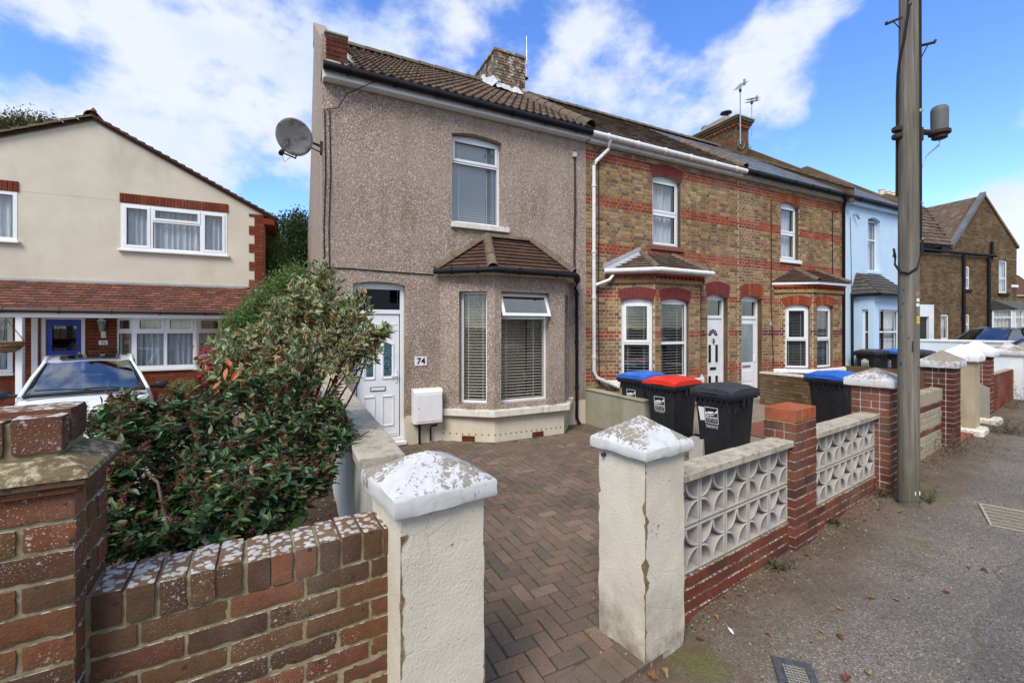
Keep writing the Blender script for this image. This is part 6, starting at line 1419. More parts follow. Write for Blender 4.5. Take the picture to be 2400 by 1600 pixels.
def crack(parent, x, y, dirx, diry, z0, z1, w, mat, seed, holes=.35):
    """a jagged strip where render has broken from a corner; lies 1.5 mm proud on the two faces"""
    rr = random.Random(seed); n = 110; a = []; b = []
    for i in range(n+1):
        t = i/n; z = z0 + (z1-z0)*t; q = max(0, mnoise.noise((seed, z*4.5, 0))*1.3 + mnoise.noise((seed, z*17, 3))*.8 + .08)*rr.uniform(.7, 1.2) + .05*rr.random() + .10; q2 = max(0, mnoise.noise((seed+9, z*6, 0))*1.1 + mnoise.noise((seed, z*19, 8))*.7 + .05) + .05*rr.random()
        a.append((x + dirx[0]*w*q - dirx[1]*-.0, y + dirx[1]*w*q, z)); b.append((x + diry[0]*w*q2*.7, y + diry[1]*w*q2*.7, z))
    off = .0025; ox, oy = -(dirx[0]+diry[0])*off, -(dirx[1]+diry[1])*off
    vs = [(p[0]+ox, p[1]+oy, p[2]) for p in a] + [(x+ox*1.2, y+oy*1.2, p[2]) for p in a] + [(p[0]+ox, p[1]+oy, p[2]) for p in b]
    m_ = n+1; MB().add(vs, [(i, m_+i, m_+i+1, i+1) for i in range(n)] + [(m_+i, 2*m_+i, 2*m_+i+1, m_+i+1) for i in range(n)]).build('broken_render', mat, parent)
def gate_pillar(name, label, C, z0, zc, h, pk, capm, w=.42, inset=.038, extra=None):
    x0, y0 = C; t = thing(name, label, 'pillar', W, (x0+w/2, y0+w/2, .05))
    shaft(t, x0+inset, x0+w-inset, y0+inset, y0+w-inset, z0, zc+.01, m_pillar, seed=x0)
    capstone(t, W, x0, x0+w, y0, y0+w, zc, h, pk, capm); return t
m_break = mk('exposed ochre undercoat', lambda g: dict(c=g.ramp(g.noise(30, 6, .7), [(.3, (.10, .075, .04)), (.6, (.28, .20, .11)), (.8, (.36, .30, .2))]), b=(g.noise(60), .8, .006)), rough=.95, spec=.1)
CL = W.inv(-.408, 1.50); CR = W.inv(.7075, 2.28)
pl = gate_pillar('gate_pillar', 'cream rendered gate pillar with flaking white cap, nearest, joined to the low brick wall', CL, -.1, 1.222, .072, .095, m_cap)
pr = gate_pillar('gate_pillar', 'cream rendered gate pillar with a split corner, at the end of the pierced block wall', CR, -.1, 1.180, .062, .135, m_cap)
x, y = CR[0]+.038, CR[1]+.038; crack(pr, x, y, (1, 0), (0, 1), .10, 1.16, .038, m_break, 3)
crack(pr, x, CR[1]+.42-.038, (1, 0), (0, -1), .55, 1.0, .05, m_break, 8); 
x, y = CL[0]+.42-.038, CL[1]+.038; crack(pl, x, y, (-1, 0), (0, 1), .05, .6, .03, m_break, 14)
crack(pl, CL[0]+.038, y, (1, 0), (0, 1), .05, 1.15, .03, m_break, 25)
MB().lathe([(.012, 0), (.012, .02), (.003, .024)], (0, 0, 0), 8).build('hinge_stub', m_rust, pr); hs_ = [c for c in pr.children if c.name.startswith('hinge')][0]; p = (CR[0]+.033, CR[1]+.33, 1.145); hs_.location = (p[0]-ORG[pr][0], p[1]-ORG[pr][1], p[2]-ORG[pr][2]); hs_.rotation_euler = (0, R(-90), 0); 
for v in hs_.data.vertices: v.co = v.co + Vector(ORG[pr])
# ---------------------------------------------------------------- pierced block wall
pw = thing('pierced_block_wall', 'low wall of pierced star pattern concrete blocks on red brick between cream and brick piers', 'wall', W, (1.5, .07, .06))
ZB0, ZB1 = .345, .945
m_latshade = weather('grimy recess-shaded cast concrete', (.30, .275, .25), (.40, .37, .34), (.16, .14, .11), .5, 7, .5, .95, 120)  # for the blocks' side faces: grime, with recess shade put into the colour
def screen_mesh():
    mb = MB(); s = .1450; d = .04; b = .017
    for q in ((-s, s, -s, -s+b), (-s, s, s-b, s), (-s, -s+b, -s+b, s-b), (s-b, s, -s+b, s-b)): mb.cbox(q[0], q[1], -d, d, q[2], q[3], .003)
    r = s - b - .004; w = .013; n = 9
    for sx in (-1, 1):
        for sz in (-1, 1):
            vs = []
            for i in range(n+1):
                t = math.pi/2*i/n
                for (rr_, y) in ((r-w, -d*.86), (r+w*.3, -d*.86), (r+w*.3, d*.86), (r-w, d*.86), (r-w*.35, -d)): vs.append((sx*(s-b*.98 - rr_*math.cos(t)), y, sz*(s-b*.98 - rr_*math.sin(t))))
            fs = []
            for i in range(n):
                o, p = i*5, (i+1)*5
                for (u, v) in ((0, 4), (4, 1), (1, 2), (2, 3), (3, 0)): fs.append((o+u, o+v, p+v, p+u))
            mb.add(vs, fs)
    me = bpy.data.meshes.new('screen_block'); me.from_pydata(mb.v, [], mb.f); me.materials.append(m_lattice); me.materials.append(m_latshade); me.update()
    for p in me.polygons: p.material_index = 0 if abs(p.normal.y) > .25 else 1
    return me
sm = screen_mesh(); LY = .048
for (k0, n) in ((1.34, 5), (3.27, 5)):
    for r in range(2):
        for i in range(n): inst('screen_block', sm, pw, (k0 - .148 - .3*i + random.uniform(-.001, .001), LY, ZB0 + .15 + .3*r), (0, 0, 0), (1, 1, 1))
for (a, b) in ((-.16, 1.34), (1.74, 3.27)):
    n = int(round((b-a)/.3)); mb = MB()
    for i in range(n+1): mb.box(b-.3*i-.0055, b-.3*i+.0035, LY-.030, LY+.034, ZB0, ZB1) if i else None
    mb.box(a, b, LY-.034, LY+.034, ZB0+.2965, ZB0+.3025); mb.box(a, b, LY-.03, LY+.03, ZB0-.006, ZB0+.004); mb.box(a, b, LY-.05, LY+.05, ZB1-.004, ZB1+.004); mb.build('mortar_joint', m_mort_n, pw)
cops = [(-.17, .14), (.143, .75), (.753, 1.345), (1.735, 2.4), (2.403, 3.27)]
for i, (a, b) in enumerate(cops):
    o = MB().cbox(a, b, LY-.085, LY+.085, ZB1+.004, ZB1+.054 + (.004 if i % 2 else 0), .006).build('coping_slab', m_coping, pw)
its = courses(0, .0, 0, 3.62, -.03, ZB0-.002, [(1.33, 1.75, 0, 1)], None, x0=-.18, depth=.1, bond='stretch', seed=33)
its = [(x, y+.0, z, lx, ly, lz, r_, m_) for (x, y, z, lx, ly, lz, r_, m_) in its]
MB().box(-.18, 3.3, .004, .1, -.1, ZB0-.004).build('mortar_core', m_mort_n, pw)
# middle pier
def brick_pier(parent, fr, x0, x1, y0, y1, z0, z1, mat, seed, bed=None):
    MB().box(x0+.007, x1-.007, y0+.007, y1-.007, z0, z1-.004).build('mortar_core', bed or m_mort, parent); rr = random.Random(seed); its = []; n = int((z1-z0)/.075); W_ = x1-x0; D_ = y1-y0
    for j in range(n):
        z = z1 - .0325 - j*.075; a = [(x0, x0+.215), (x0+.225, x1)] if j % 2 else [(x0, x0+W_-.225), (x1-.215, x1)]
        for (p, q) in a: its.append(((p+q)/2, y0+.04+rr.uniform(-.002, .002), z, q-p, .08, .065, rr.uniform(-.4, .4), 0)); its.append(((p+q)/2, y1-.04, z, q-p, .08, .065, 0, 0))
        b = [(y0+.09, y1-.09)] if j % 2 else [(y0+.09, y0+.15), (y0+.16, y1-.09)]
        for (p, q) in b: its.append((x0+.04+rr.uniform(-.002, .002), (p+q)/2, z, .08, q-p, .065, 0, 0)); its.append((x1-.04, (p+q)/2, z, .08, q-p, .065, 0, 0))
    return its
its2 = brick_pier(pw, W, 1.345, 1.735, -.045, .195, -.06, 1.13, m_red, 5)
lay(pw, W, its + its2, [m_red], (.215, .1, .065), 'brick', 'brickwork', 300, .004, .002)
its = []
for i in range(3): its.append((1.41+.13*i, .075, 1.187, .122, .235, .105, 0, 0))
lay(pw, W, its, [brickmat('orange brick', [(0, (.42, .12, .05)), (1, (.33, .09, .045))])], (.12, .23, .1), 'capping_brick', c=.005)
MB().box(1.35, 1.73, -.03, .18, 1.1, 1.22).build('mortar_bed', m_mort_n, pw)
# ---------------------------------------------------------------- the row of piers further on
def pier_thing(name, label, x0, x1, y0, y1, ztop, capm, h, pk, mat, kind='brick', ov=.05, seed=1):
    z0 = pave_z(x0) - .1; t = thing(name, label, 'pillar', W, ((x0+x1)/2, (y0+y1)/2, z0+.1))
    if kind == 'brick': lay(t, W, brick_pier(t, W, x0, x1, y0, y1, z0, ztop, mat, seed, m_mort_w), [mat], (.215, .1, .065), 'brick')
    else: shaft(t, x0, x1, y0, y1, z0, ztop+.01, mat, seed=seed)
    capstone(t, W, x0-ov, x1+ov, y0-ov, y1+ov, ztop, h, pk, capm); return t
pier_thing('brick_pillar', 'red brick pillar with mossy pointed cap just left of the utility pole', 3.27, 3.62, -.116, .217, 1.27, m_capd, .085, .11, m_red, seed=4)
wx = lambda p_, v=0: W.x(p_, v); wz = lambda p_, k, v=0: W.z(p_, k, v)
p3 = pier_thing('brick_pillar', 'dark red brick pillar with bare concrete cap just right of the utility pole', 5.82, 6.16, -.119, .187, wz(862, 5.82), m_capd, .10, .14, m_dark, seed=6)
p4 = pier_thing('rendered_pillar', 'beige rendered pillar with bright white cap beyond the dark brick pillar', 7.0, 7.36, -.119, .23, wz(848, 7.0, -.1), m_capw, .10, .16, m_beiger, kind='r', seed=7)
p5 = pier_thing('brick_pillar', 'patched red brick pillar with white cap between the beige and the white pillars', 8.07, 8.42, -.119, .23, wz(836, 8.07, -.1), m_capw, .10, .17, m_red, seed=8)
p6 = pier_thing('rendered_pillar', 'white rendered pillar with greyish cap at the far end of the brick wall', 11.25, 11.7, -.119, .33, wz(833, 11.3, -.1), m_capd, .09, .18, m_whitew, kind='r', seed=9)
p7 = pier_thing('rendered_pillar', 'white rendered pillar with grey cap at the right edge of the picture', 13.2, 13.6, -.119, .25, wz(826, 13.2, -.1), m_capd, .09, .16, m_whitew, kind='r', seed=10)
MB().add([tuple(p) for p in [(8.07-.003, -.12, .25), (8.07-.003, .23, .25), (8.07-.003, .23, .95), (8.07-.003, .1, 1.02), (8.07-.003, -.12, .9)]], [(0,1,2,3,4)]).build('render_patch', m_conc, p5)
for pp_, x_ in ((p4, 7.0), (p5, 8.07)): MB().cbox(x_-.06, x_+.4, -.22, .3, pave_z(x_)-.1, pave_z(x_)+.10, .03).build('painted_footing', m_sillp, pp_)
# low walls between
lw1 = thing('front_wall', 'sandy block wall with upright block coping and two red brick courses behind the pole', 'wall', W, (4.7, .05, .15))
z_t = wz(909, 5.8); MB().box(3.62, 5.82, .012, .11, .0, z_t-.02).build('mortar_core', m_mort_w, lw1); its = []
for i in range(28): its.append((3.66+.0785*i, .06, z_t-.085, .070, .13, .17, 0, 0))
zz = z_t - .21; j = 0
while zz > .08:
    mi = 1 if j in (0, 4) else 0
    for i in range(10): a = 3.64 + .225*i - (.11 if j % 2 else 0); e, f_ = max(a, 3.63), min(a+.215, 5.815); its.append(((e+f_)/2, .05, zz, f_-e, .1, .065, 0, mi)) if f_-e > .03 else None
    zz -= .0765; j += 1
lay(lw1, W, its, [m_beigeb, m_red], (.215, .1, .065), 'block')
lw2 = thing('front_wall', 'plain red brick wall running up to the white rendered pillar', 'wall', W, (9.8, .05, .3)); zt2 = 1.04
MB().box(8.42, 11.25, .012, .1, .1, zt2-.01).build('mortar_core', m_mort, lw2); lay(lw2, W, [(a_, .05, z_, l_, .1, .065, 0, m_) for (a_, b_, z_, l_, d_, h_, r_, m_) in courses(0, 0, 0, 2.83, .2, zt2-.0, (), None, x0=8.42, depth=.1, bond='stretch')], [m_bred], (.215, .1, .065), 'brick')
lw3 = solo(MB().box(11.72, 13.2, 0, .12, .2, 1.1), 'front_wall', m_whitew, 'white rendered low wall between the two last white pillars', 'wall', W, (12.4, .06, .3))
solo(MB().cbox(6.2, 7.0, -.12, .25, .1, pave_z(6.5)+.055, .01), 'gate_step', m_rtile, 'red tiled step in the gap between dark brick and beige pillars', 'step', W, (6.6, 0, .2))
ww_ = solo(MB().box(18.05, 18.25, -5.2, -.05, -.1, 1.42).cbox(18.02, 18.28, -5.22, -.05, 1.42, 1.50, .015), 'boundary_wall', m_whitew, 'long low white painted wall in front of the dark hatchback', 'wall', T, (18.15, -2.5, .2))
# party walls across the front gardens
solo(MB().box(4.86, 5.02, -1.65, -.02, -.1, .64).cbox(4.84, 5.04, -1.66, -.02, .64, .665, .006), 'garden_wall', m_green, 'short algae stained concrete wall at the foot of the white downpipe', 'wall', T, (4.94, -.8, 0))
gw_ = thing('garden_wall', 'old brick garden wall with white coping between the two brick houses', 'wall', T, (9.6, -1.2, .05))
MB().box(9.46, 9.66, -3.2, -.6, .0, .80).build('mortar_core', m_mort_r, gw_); MB().cbox(9.43, 9.69, -3.22, -.6, .80, .845, .008).build('coping', m_sillp, gw_)
lay(gw_, T, [(9.457, y_, z_, l_, .02, .065, 90, 0) for (y_, b_, z_, l_, d_, h_, r_, m_) in courses(0, 0, 0, 2.6, .05, .80, (), None, x0=-3.2)], [m_stockd], (.215, .02, .065), 'brick')
gw2 = solo(MB().box(14.1, 14.3, -3.2, -.05, .0, .75), 'garden_wall', m_stockd, 'low brick wall beside the light blue house garden', 'wall', T, (14.2, -1.6, .05))
# tiled path to the brick houses
pth = thing('garden_path', 'path', 'path', T, (7.5, -2.6, .09)); del pth['label'], pth['category']; pth['kind'] = 'structure'
its = []
for i in range(13):
    for j in range(7): its.append((6.55+.225*i, -3.35+.225*j, .10, .215, .215, .02, 0, 0))
lay(pth, T, its, [m_rtile], (.215, .215, .02), 'tile')
# side wall between the gardens
sw = thing('side_wall', 'whitewashed concrete wall with broad rough coping running from the near pillar towards the front door', 'wall', T, (.07, -2.8, 0))
yb = -4.72; MB().box(-.03, .17, yb, -.0, -.1, 1.14).build('wall', m_sidew, sw)
mb = MB(); n = 40; vs = []; rr = random.Random(4)
for i in range(n+1):
    y_ = yb + (0-yb)*i/n; e0, e1 = rr.uniform(-.006, .006), rr.uniform(-.004, .004)
    for (x_, z_) in ((-.055+e0, 1.135), (-.058+e0, 1.185), (-.045+e0, 1.193), (.185+e1, 1.193), (.195+e1, 1.185), (.195+e1, 1.135)): vs.append((x_, y_, z_))
mb.add(vs, [(i*6+j, i*6+(j+1) % 6, (i+1)*6+(j+1) % 6, (i+1)*6+j) for i in range(n) for j in range(6)] + [(0,1,2,3,4,5)[::-1]]); mb.build('coping', m_coping, sw)

# ---------------------------------------------------------------- utility pole
PP = W.inv(3.90, 4.26); zpb = .16
pole = thing('utility_pole', 'grey weathered timber utility pole standing on the footway by the brick pillar', 'pole', W, (PP[0], PP[1], zpb))
n = 40; mb = MB(); vs = []; k = 20
for i in range(n+1):
    z = -.05 + 7.6*i/n; r_ = .086 - .0022*z
    for j in range(k):
        a = 2*math.pi*j/k; rr_ = r_*(1 + .012*mnoise.noise((math.cos(a)*2, math.sin(a)*2, z*.6))); vs.append((PP[0] + rr_*math.cos(a) + .012*z/6, PP[1] + rr_*math.sin(a), zpb + z))
mb.add(vs, [(i*k+j, i*k+(j+1) % k, (i+1)*k+(j+1) % k, (i+1)*k+j) for i in range(n) for j in range(k)] + [tuple(n*k+j for j in range(k))]); mb.build('shaft', m_pole, pole, smooth=60)
def pp_(px_, py_, side=0):       # a point on the pole's camera side
    q = pix(px_, py_, 4.26 - .07 + side); a = W.inv(q.x, q.y); return Vector((a[0], a[1], q.z))
def camoff(px_, py_, d): q = pix(px_, py_, d); a = W.inv(q.x, q.y); return Vector((a[0], a[1], q.z))
for (a, b, c_, nm) in (((2112, 42), (2077, 57), (2110, 68), 'l'), ((2155, 108), (2193, 99), (2158, 138), 'r')):
    st = MB(); A, B_, C_ = camoff(*a, 4.24), camoff(*b, 4.16), camoff(*c_, 4.24); st.tube([A, B_], .013, 6); st.tube([B_-(B_-A).normalized()*.01, B_+Vector((0, 0, .022))], .012, 6); st.tube([A.lerp(B_, .55), C_], .005, 4); st.build('step_iron', m_rust, pole)
can = camoff(2199, 296, 4.28); cb = camoff(2202, 308, 4.28)
jc = MB().lathe([(.066, 0), (.068, .19), (.066, .225), (.05, .245), (.01, .25)], (cb.x, cb.y, cb.z), 18).build('joint_enclosure', mk('grey canister plastic', color=(.12, .125, .125), rough=.6), pole, smooth=40)
MB().lathe([(.05, -.075), (.06, -.07), (.06, -.035), (.085, -.03), (.085, 0), (.068, .004)], (cb.x, cb.y, cb.z), 18).build('collar', m_rust, pole, smooth=40)
MB().tube([camoff(2152, 309, 4.26), cb + Vector((0, 0, -.02))], .028, 8).build('bracket_arm', m_rust, pole); MB().tube([camoff(2158, 300, 4.25), camoff(2158, 330, 4.25)], .022, 6).build('bracket_plate', m_rust, pole)
for q in (-.012, .014): MB().tube([cb + Vector((q, 0, -.07)), cb + Vector((q-.02, 0, -.14)), camoff(2172, 365, 4.22), camoff(2157, 402, 4.2), camoff(2158, 470, 4.2)], .005, 5).build('lead', m_metal, pole)
pc = camoff(2103, 312, 4.28)
for dz in (.035, -.035): MB().lathe([(.035, -.025), (.045, -.015), (.045, .015), (.035, .025)], (pc.x, pc.y, pc.z+dz), 10).build('drop_wire_block', m_rust, pole)
def onpole(ang, z, o=.004):
    h_ = z - zpb; r_ = .086 - .0022*h_ + o; return (PP[0] + r_*math.cos(R(ang)) + .012*h_/6, PP[1] + r_*math.sin(R(ang)), z)
camang = math.degrees(math.atan2(*(lambda v: (v[1], v[0]))((W.inv(0, 0)[0]-PP[0], W.inv(0, 0)[1]-PP[1]))))
ca = lambda a, z, o=.008: onpole(camang + a, z, o)
MB().tube([ca(8, 5.9), ca(3, 5.2), ca(-3, 4.95), ca(-22, 4.72), ca(-50, 4.55), ca(-70, 4.4), ca(-85, 4.2), ca(-95, 3.2)], .012, 6).build('riser_cable', m_cable, pole)
MB().tube([ca(-1, 5.03, .012), ca(14, 5.05, .016)], .012, 5).build('cable_clip', m_metal, pole)
MB().tube([ca(88, 7.2), ca(86, 5.0), ca(86, 3.6), ca(84, 3.0), ca(82, 2.74)], .010, 6).build('riser_cable', m_cable, pole)
mb = MB().tube([ca(80, 2.74, .02), ca(70, 2.62, .02), ca(40, 2.47, .015), ca(0, 2.42, .015), ca(-40, 2.44, .015), ca(-85, 2.52, .02), ca(-100, 2.6, .02), ca(-96, 2.68, .03), ca(-88, 2.60, .03)], .011, 6); mb.build('loose_cable', m_cable, pole)
for z in (3.1, 2.75, 4.0): MB().tube([ca(80, z, .012), ca(92, z, .014)], .016, 6).build('cable_clip', m_metal, pole)
def plate(a, z, w, h, mat, name):
    vs = [ca(a-w/2, z-h/2, .003), ca(a+w/2, z-h/2, .003), ca(a+w/2, z+h/2, .003), ca(a-w/2, z+h/2, .003), ca(a-w/2, z-h/2, .0), ca(a+w/2, z-h/2, .0), ca(a+w/2, z+h/2, 0), ca(a-w/2, z+h/2, 0)]
    return MB().add(vs, [(0,1,2,3), (0,4,5,1), (1,5,6,2), (2,6,7,3), (3,7,4,0)]).build(name, mat, pole)
plate(52, 2.22, 34, .042, m_sticker_o, 'orange_label'); plate(55, 2.16, 24, .03, m_white_metal, 'number_disc'); plate(54, 2.112, 26, .03, m_white_metal, 'number_disc'); plate(57, 1.968, 24, .07, m_sticker_y, 'yellow_label')
for i in range(3): plate(57, 1.985-.016*i, 14, .005, m_ink, 'label_print')
plate(52, .295, 40, .035, m_print, 'white_tag')
MB().tube([ca(a, .215 + .012*math.sin(a*.05), .006) for a in range(-90, 100, 15)], .0022, 5).build('turquoise_cord', m_cord, pole); MB().tube([ca(60, .212, .008), ca(80, .19, .03), ca(70, .2, .05), ca(40, .19, .03)], .002, 5).build('cord_end', m_cord, pole)
MB().tube([ca(20, 1.75, .002), ca(20, 1.66, .003)], .006, 4).build('nail', m_rust, pole)
rr = random.Random(8)
for i in range(8): a, z = rr.uniform(-50, 60), rr.uniform(1.3, 2.3); MB().tube([ca(a, z, -.002), ca(a, z, .004)], .007, 5).build('nail', m_rust, pole)
# head of the pole, seen mirrored in the upstairs window, with its drop wires
top = Vector((PP[0]+.014, PP[1], 7.6)); MB().lathe([(.12, 0), (.16, .02), (.16, .05), (.12, .07)], (top.x, top.y, 7.2), 12).build('wire_ring', m_rust, pole)
wr = thing('overhead_wires', 'fan of thin telephone drop wires running from the pole top over the roofs', 'wires', W, tuple(top))
for (dx, dy, dz) in ((14, -6, .2), (-12, -8, .2), (3, -13, -.6), (8, -12, -.4), (-6, -12, -.4)):
    p = [top + Vector((dx*t, dy*t, -.4 + dz*t + 1.2*(t*t-t))) for t in [i/10 for i in range(11)]]; MB().tube(p, .0022, 4).build('wire', m_cable, wr)
# ---------------------------------------------------------------- wheelie bins
def bin_(label, corner, ang, lidmat, z0, logo=True, big=False, group=None, oval=False, phone=True, sticker=False, sc_=1.0):
    """corner = front corner of the rim nearest the camera (world x,y); front face runs left from it, side runs back-right along ang"""
    a = R(ang); sd = Vector((math.cos(a), math.sin(a))); fr = Vector((-sd.y, sd.x))       # side direction, front direction
    fb = Fr(corner[0], corner[1], ang)     # x = along the side (to the back), y = along the front (to the left)
    t = thing('wheelie_bin', label, 'wheelie bin', fb, (.3, .29, z0), group)
    Wd, Dp, Hr = .57*sc_, .72*sc_, 1.0*sc_; S = lambda u: z0 + u*sc_
    def sec(z, ix, iy, r=.05): 
        x0, x1, y0, y1 = ix, Dp-.04-ix*.55, iy, Wd-iy; P_ = []
        for (cx, cy, s0) in ((x0+r, y0+r, 180), (x1-r, y0+r, 270), (x1-r, y1-r, 0), (x0+r, y1-r, 90)):
            for k in range(4): q = R(s0 + 30*k); P_.append((cx + r*math.cos(q), cy + r*math.sin(q), z))
        return P_
    vs = []; lv = [(0.03, .115, .075), (.12, .105, .068), (.6, .06, .045), (.93, .03, .028)]
    for (z, ix, iy) in lv: vs += sec(S(z), ix*sc_, iy*sc_)
    m_ = 16; fs = [(l*m_+i, l*m_+(i+1) % m_, (l+1)*m_+(i+1) % m_, (l+1)*m_+i) for l in range(3) for i in range(m_)] + [tuple(range(m_))[::-1], tuple(3*m_+i for i in range(m_))]
    mb = MB().add(vs, fs); mb.build('body', m_binblack, t, smooth=40)
    rb = MB()
    for (z0_, z1_, o) in ((.925, .955, .0), (.955, 1.0, .018)):
        P0 = [(-o, -o), (Dp-.03+o, -o), (Dp-.03+o, Wd+o), (-o, Wd+o)]; rb.slab(P0, S(z0_), S(z1_))
    for i in range(7): y = Wd*(i+.7)/7.6; rb.box(.0, .03, y-.006, y+.006, S(.86), S(.93))
    for x in (.30, .42): rb.box(x, x+.035, -.012, .03, S(.82), S(.93))
    rb.build('rim', m_binblack, t, bevel=.008)
    # recessed side panel line
    MB().tube([(.17, .028, S(.2)), (.14, .022, S(.55)), (.13, .016, S(.78)), (.17, .013, S(.84))], .006, 5).build('side_rib', m_binblack, t)
    # lid: low dome with raised middle and handle at the back
    n, m2 = 12, 10; vs = []
    for i in range(n+1):
        for j in range(m2+1):
            u, v = i/n, j/m2; x = -.012 + (Dp+.0)*u; y = -.012 + (Wd+.024)*v
            e = min(v, 1-v)*2; ex = min(u*1.0, (1-u)*1.4)*2
            z = .058 + .032*min(1, e*2.6) + .036*min(1, max(0, ex)*2.0)*(.6+.4*min(1, e*1.8)) + .016*math.sin(u*3.0)
            if .12 < v < .36 and .25 < u < .85: z -= .012
            if .64 < v < .88 and .25 < u < .85: z -= .012
            vs.append((x, y, S(1.0 + z - .02)))
    fs = [(i*(m2+1)+j, (i+1)*(m2+1)+j, (i+1)*(m2+1)+j+1, i*(m2+1)+j+1) for i in range(n) for j in range(m2)]
    mb = MB().add(vs, fs); bd = [(i, 0) for i in range(n)] + [(n, j) for j in range(m2)] + [(i, m2) for i in range(n, 0, -1)] + [(0, j) for j in range(m2, 0, -1)]
    b_ = [vs[i*(m2+1)+j] for i, j in bd]; k = len(b_); mb.add(b_ + [(p[0], p[1], S(1.004)) for p in b_], [(i, k+i, k+(i+1) % k, (i+1) % k) for i in range(k)])
    lid = mb.build('lid', lidmat, t, smooth=30)
    MB().cbox(-.028, .03, Wd*.3, Wd*.7, S(1.006), S(1.026), .006).build('lid_lip', lidmat, lid)
    hd = MB(); hd.tube([(Dp-.02, .03, S(1.0)), (Dp+.05, .03, S(1.02)), (Dp+.055, .06, S(1.03)), (Dp+.055, Wd-.06, S(1.03)), (Dp+.05, Wd-.03, S(1.02)), (Dp-.02, Wd-.03, S(1.0))], .017, 7); hd.build('handle', m_binblack, t, smooth=50)
    for y in (-.0, Wd-.03):
        w_ = MB(lambda a_, b_, c_: (a_, c_, b_)); w_.lathe([(.03, -.0), (.10, .0), (.10, .045), (.03, .045)], (Dp-.10, z0+.1, y), 18); w_ = w_.build('wheel', m_tyre, t, smooth=40)
        MB(lambda a_, b_, c_: (a_, c_, b_)).lathe([(.02, -.004), (.055, -.004), (.055, .049), (.02, .049)], (Dp-.10, z0+.1, y), 14).build('hub', m_lidblack, w_)
    if logo:
        f = lambda a_, b_, z_: (-.0 - b_ + .060 - .05*(z_/1.0) , Wd*.5 - a_, S(z_))       # front face plane, a to the viewer's right
        fx = lambda z_: (.06 + (.03-.06)*(z_-.6)/.33)*sc_
        ff = lambda a_, b_, z_: (fx(z_) - .004 + b_, Wd*.52 - a_, S(z_))
        lo = MB(ff); s_ = .095; zc = .70
        for q in ((-s_, s_, zc-.11, zc-.103), (-s_, s_, zc+.103, zc+.11), (-s_, -s_+.006, zc-.103, zc+.103), (s_-.006, s_, zc-.103, zc+.103)): lo.box(q[0], q[1], -.001, .001, q[2], q[3])
        if oval: lo.add([(s_*.9*math.cos(k*.5236), 0, zc+.02+.13*math.sin(k*.5236)) for k in range(0, 7)], [tuple(range(7))])
        lo.add([(-s_, 0, zc+.045), (-.05, 0, zc+.02), (-.005, 0, zc+.018), (.05, 0, zc+.045), (s_, 0, zc+.095), (s_, 0, zc+.055), (.06, 0, zc+.03), (.02, 0, zc+.055), (-.04, 0, zc+.05), (-.075, 0, zc+.035), (-s_, 0, zc+.0)], [(0,1,9,10), (1,2,8,9), (2,3,7,8), (3,4,5,6), (3,6,7)])
        lo.add([(-.085, 0, zc+.008), (-.02, 0, zc+.004), (.03, 0, zc+.018), (.06, 0, zc+.03), (.03, 0, zc+.006), (-.02, 0, zc-.006), (-.085, 0, zc-.0)], [(0,1,5,6), (1,2,4,5), (2,3,4)])
        lo.build('logo_print', m_print, t)
        def tx(s__, z_, sz, sx_=1): 
            o = text(s__, t, ff, 0.0, -.003, z_, sz*sc_, m_print, deg=-90, ext=.0005, off=.0, sx=sx_); o.rotation_euler = (R(90), 0, R(-90)); return o
        tx('thanet', zc-.048, .07, .95); tx('district council', zc-.078, .024, 1.0)
        if phone: tx('www.thanet.gov.uk', zc-.145, .024, .95); tx('01843 577115', zc-.172, .030, .95)
        elif not big: tx('www.thanet.gov.uk', zc-.135, .022, .95)
        if sticker: MB(ff).add([(-.19, -.001, zc+.10), (-.105, -.001, zc+.10), (-.100, -.001, zc-.08), (-.165, -.001, zc-.09)], [(0,1,2,3)]).build('paper_sticker', m_print, t)
    return t
rimc = lambda px_, py_, zr_: (lambda d: ((px_-1200)/FPX*d, d))((EYE - zr_)*FPX/(py_ - HY))
GB_ = 'wheelie bins on the driveway behind the pierced wall'
bin_('black wheelie bin with blue lid, behind the red lidded one', rimc(1508, 893, .97), 36, m_lidblue, -.02, group=GB_)
bin_('black wheelie bin with bright red lid between the blue and the all black bin', rimc(1580, 908, .98), 35, m_lidred, -.01, group=GB_, phone=False)
bin_('all black wheelie bin with torn white paper beside its logo, nearest of the three', rimc(1713, 929, 1.0), 34, m_lidblack, 0.0, group=GB_, sticker=True)
bin_('black wheelie bin with blue lid standing alone beside the red brick pillar', rimc(1975, 893, 1.06), 25, m_lidblue, .06, logo=False)
GF = 'wheelie bins in front of the light blue house'
bin_('black wheelie bin with open ended white oval sticker by the blue house', rimc(2052, 829, 1.14), 20, m_lidblack, .14, group=GF, oval=True, phone=False, big=True)
bin_('black wheelie bin with pale blue lid half hidden by the utility pole', rimc(2105, 829, 1.14), 20, m_lidblue, .14, group=GF, phone=False, big=True)
bin_('tilted black wheelie bin just right of the utility pole', rimc(2185, 831, 1.14), 40, m_lidblack, .14, group=GF, logo=False)
# a hollow concrete block beside the bins
t = thing('concrete_block', 'small hollow pinkish concrete block standing between the red lidded and black bins', 'block', Fr(2.62, 6.1, 40), (0, 0, 0))
mb = MB(); 
for q in ((-.07, .07, -.10, -.075), (-.07, .07, .075, .10), (-.07, -.045, -.075, .075), (.045, .07, -.075, .075)): mb.box(q[0], q[1], q[2], q[3], .0, .34)
mb.build('shell', m_lattice, t, bevel=.004)

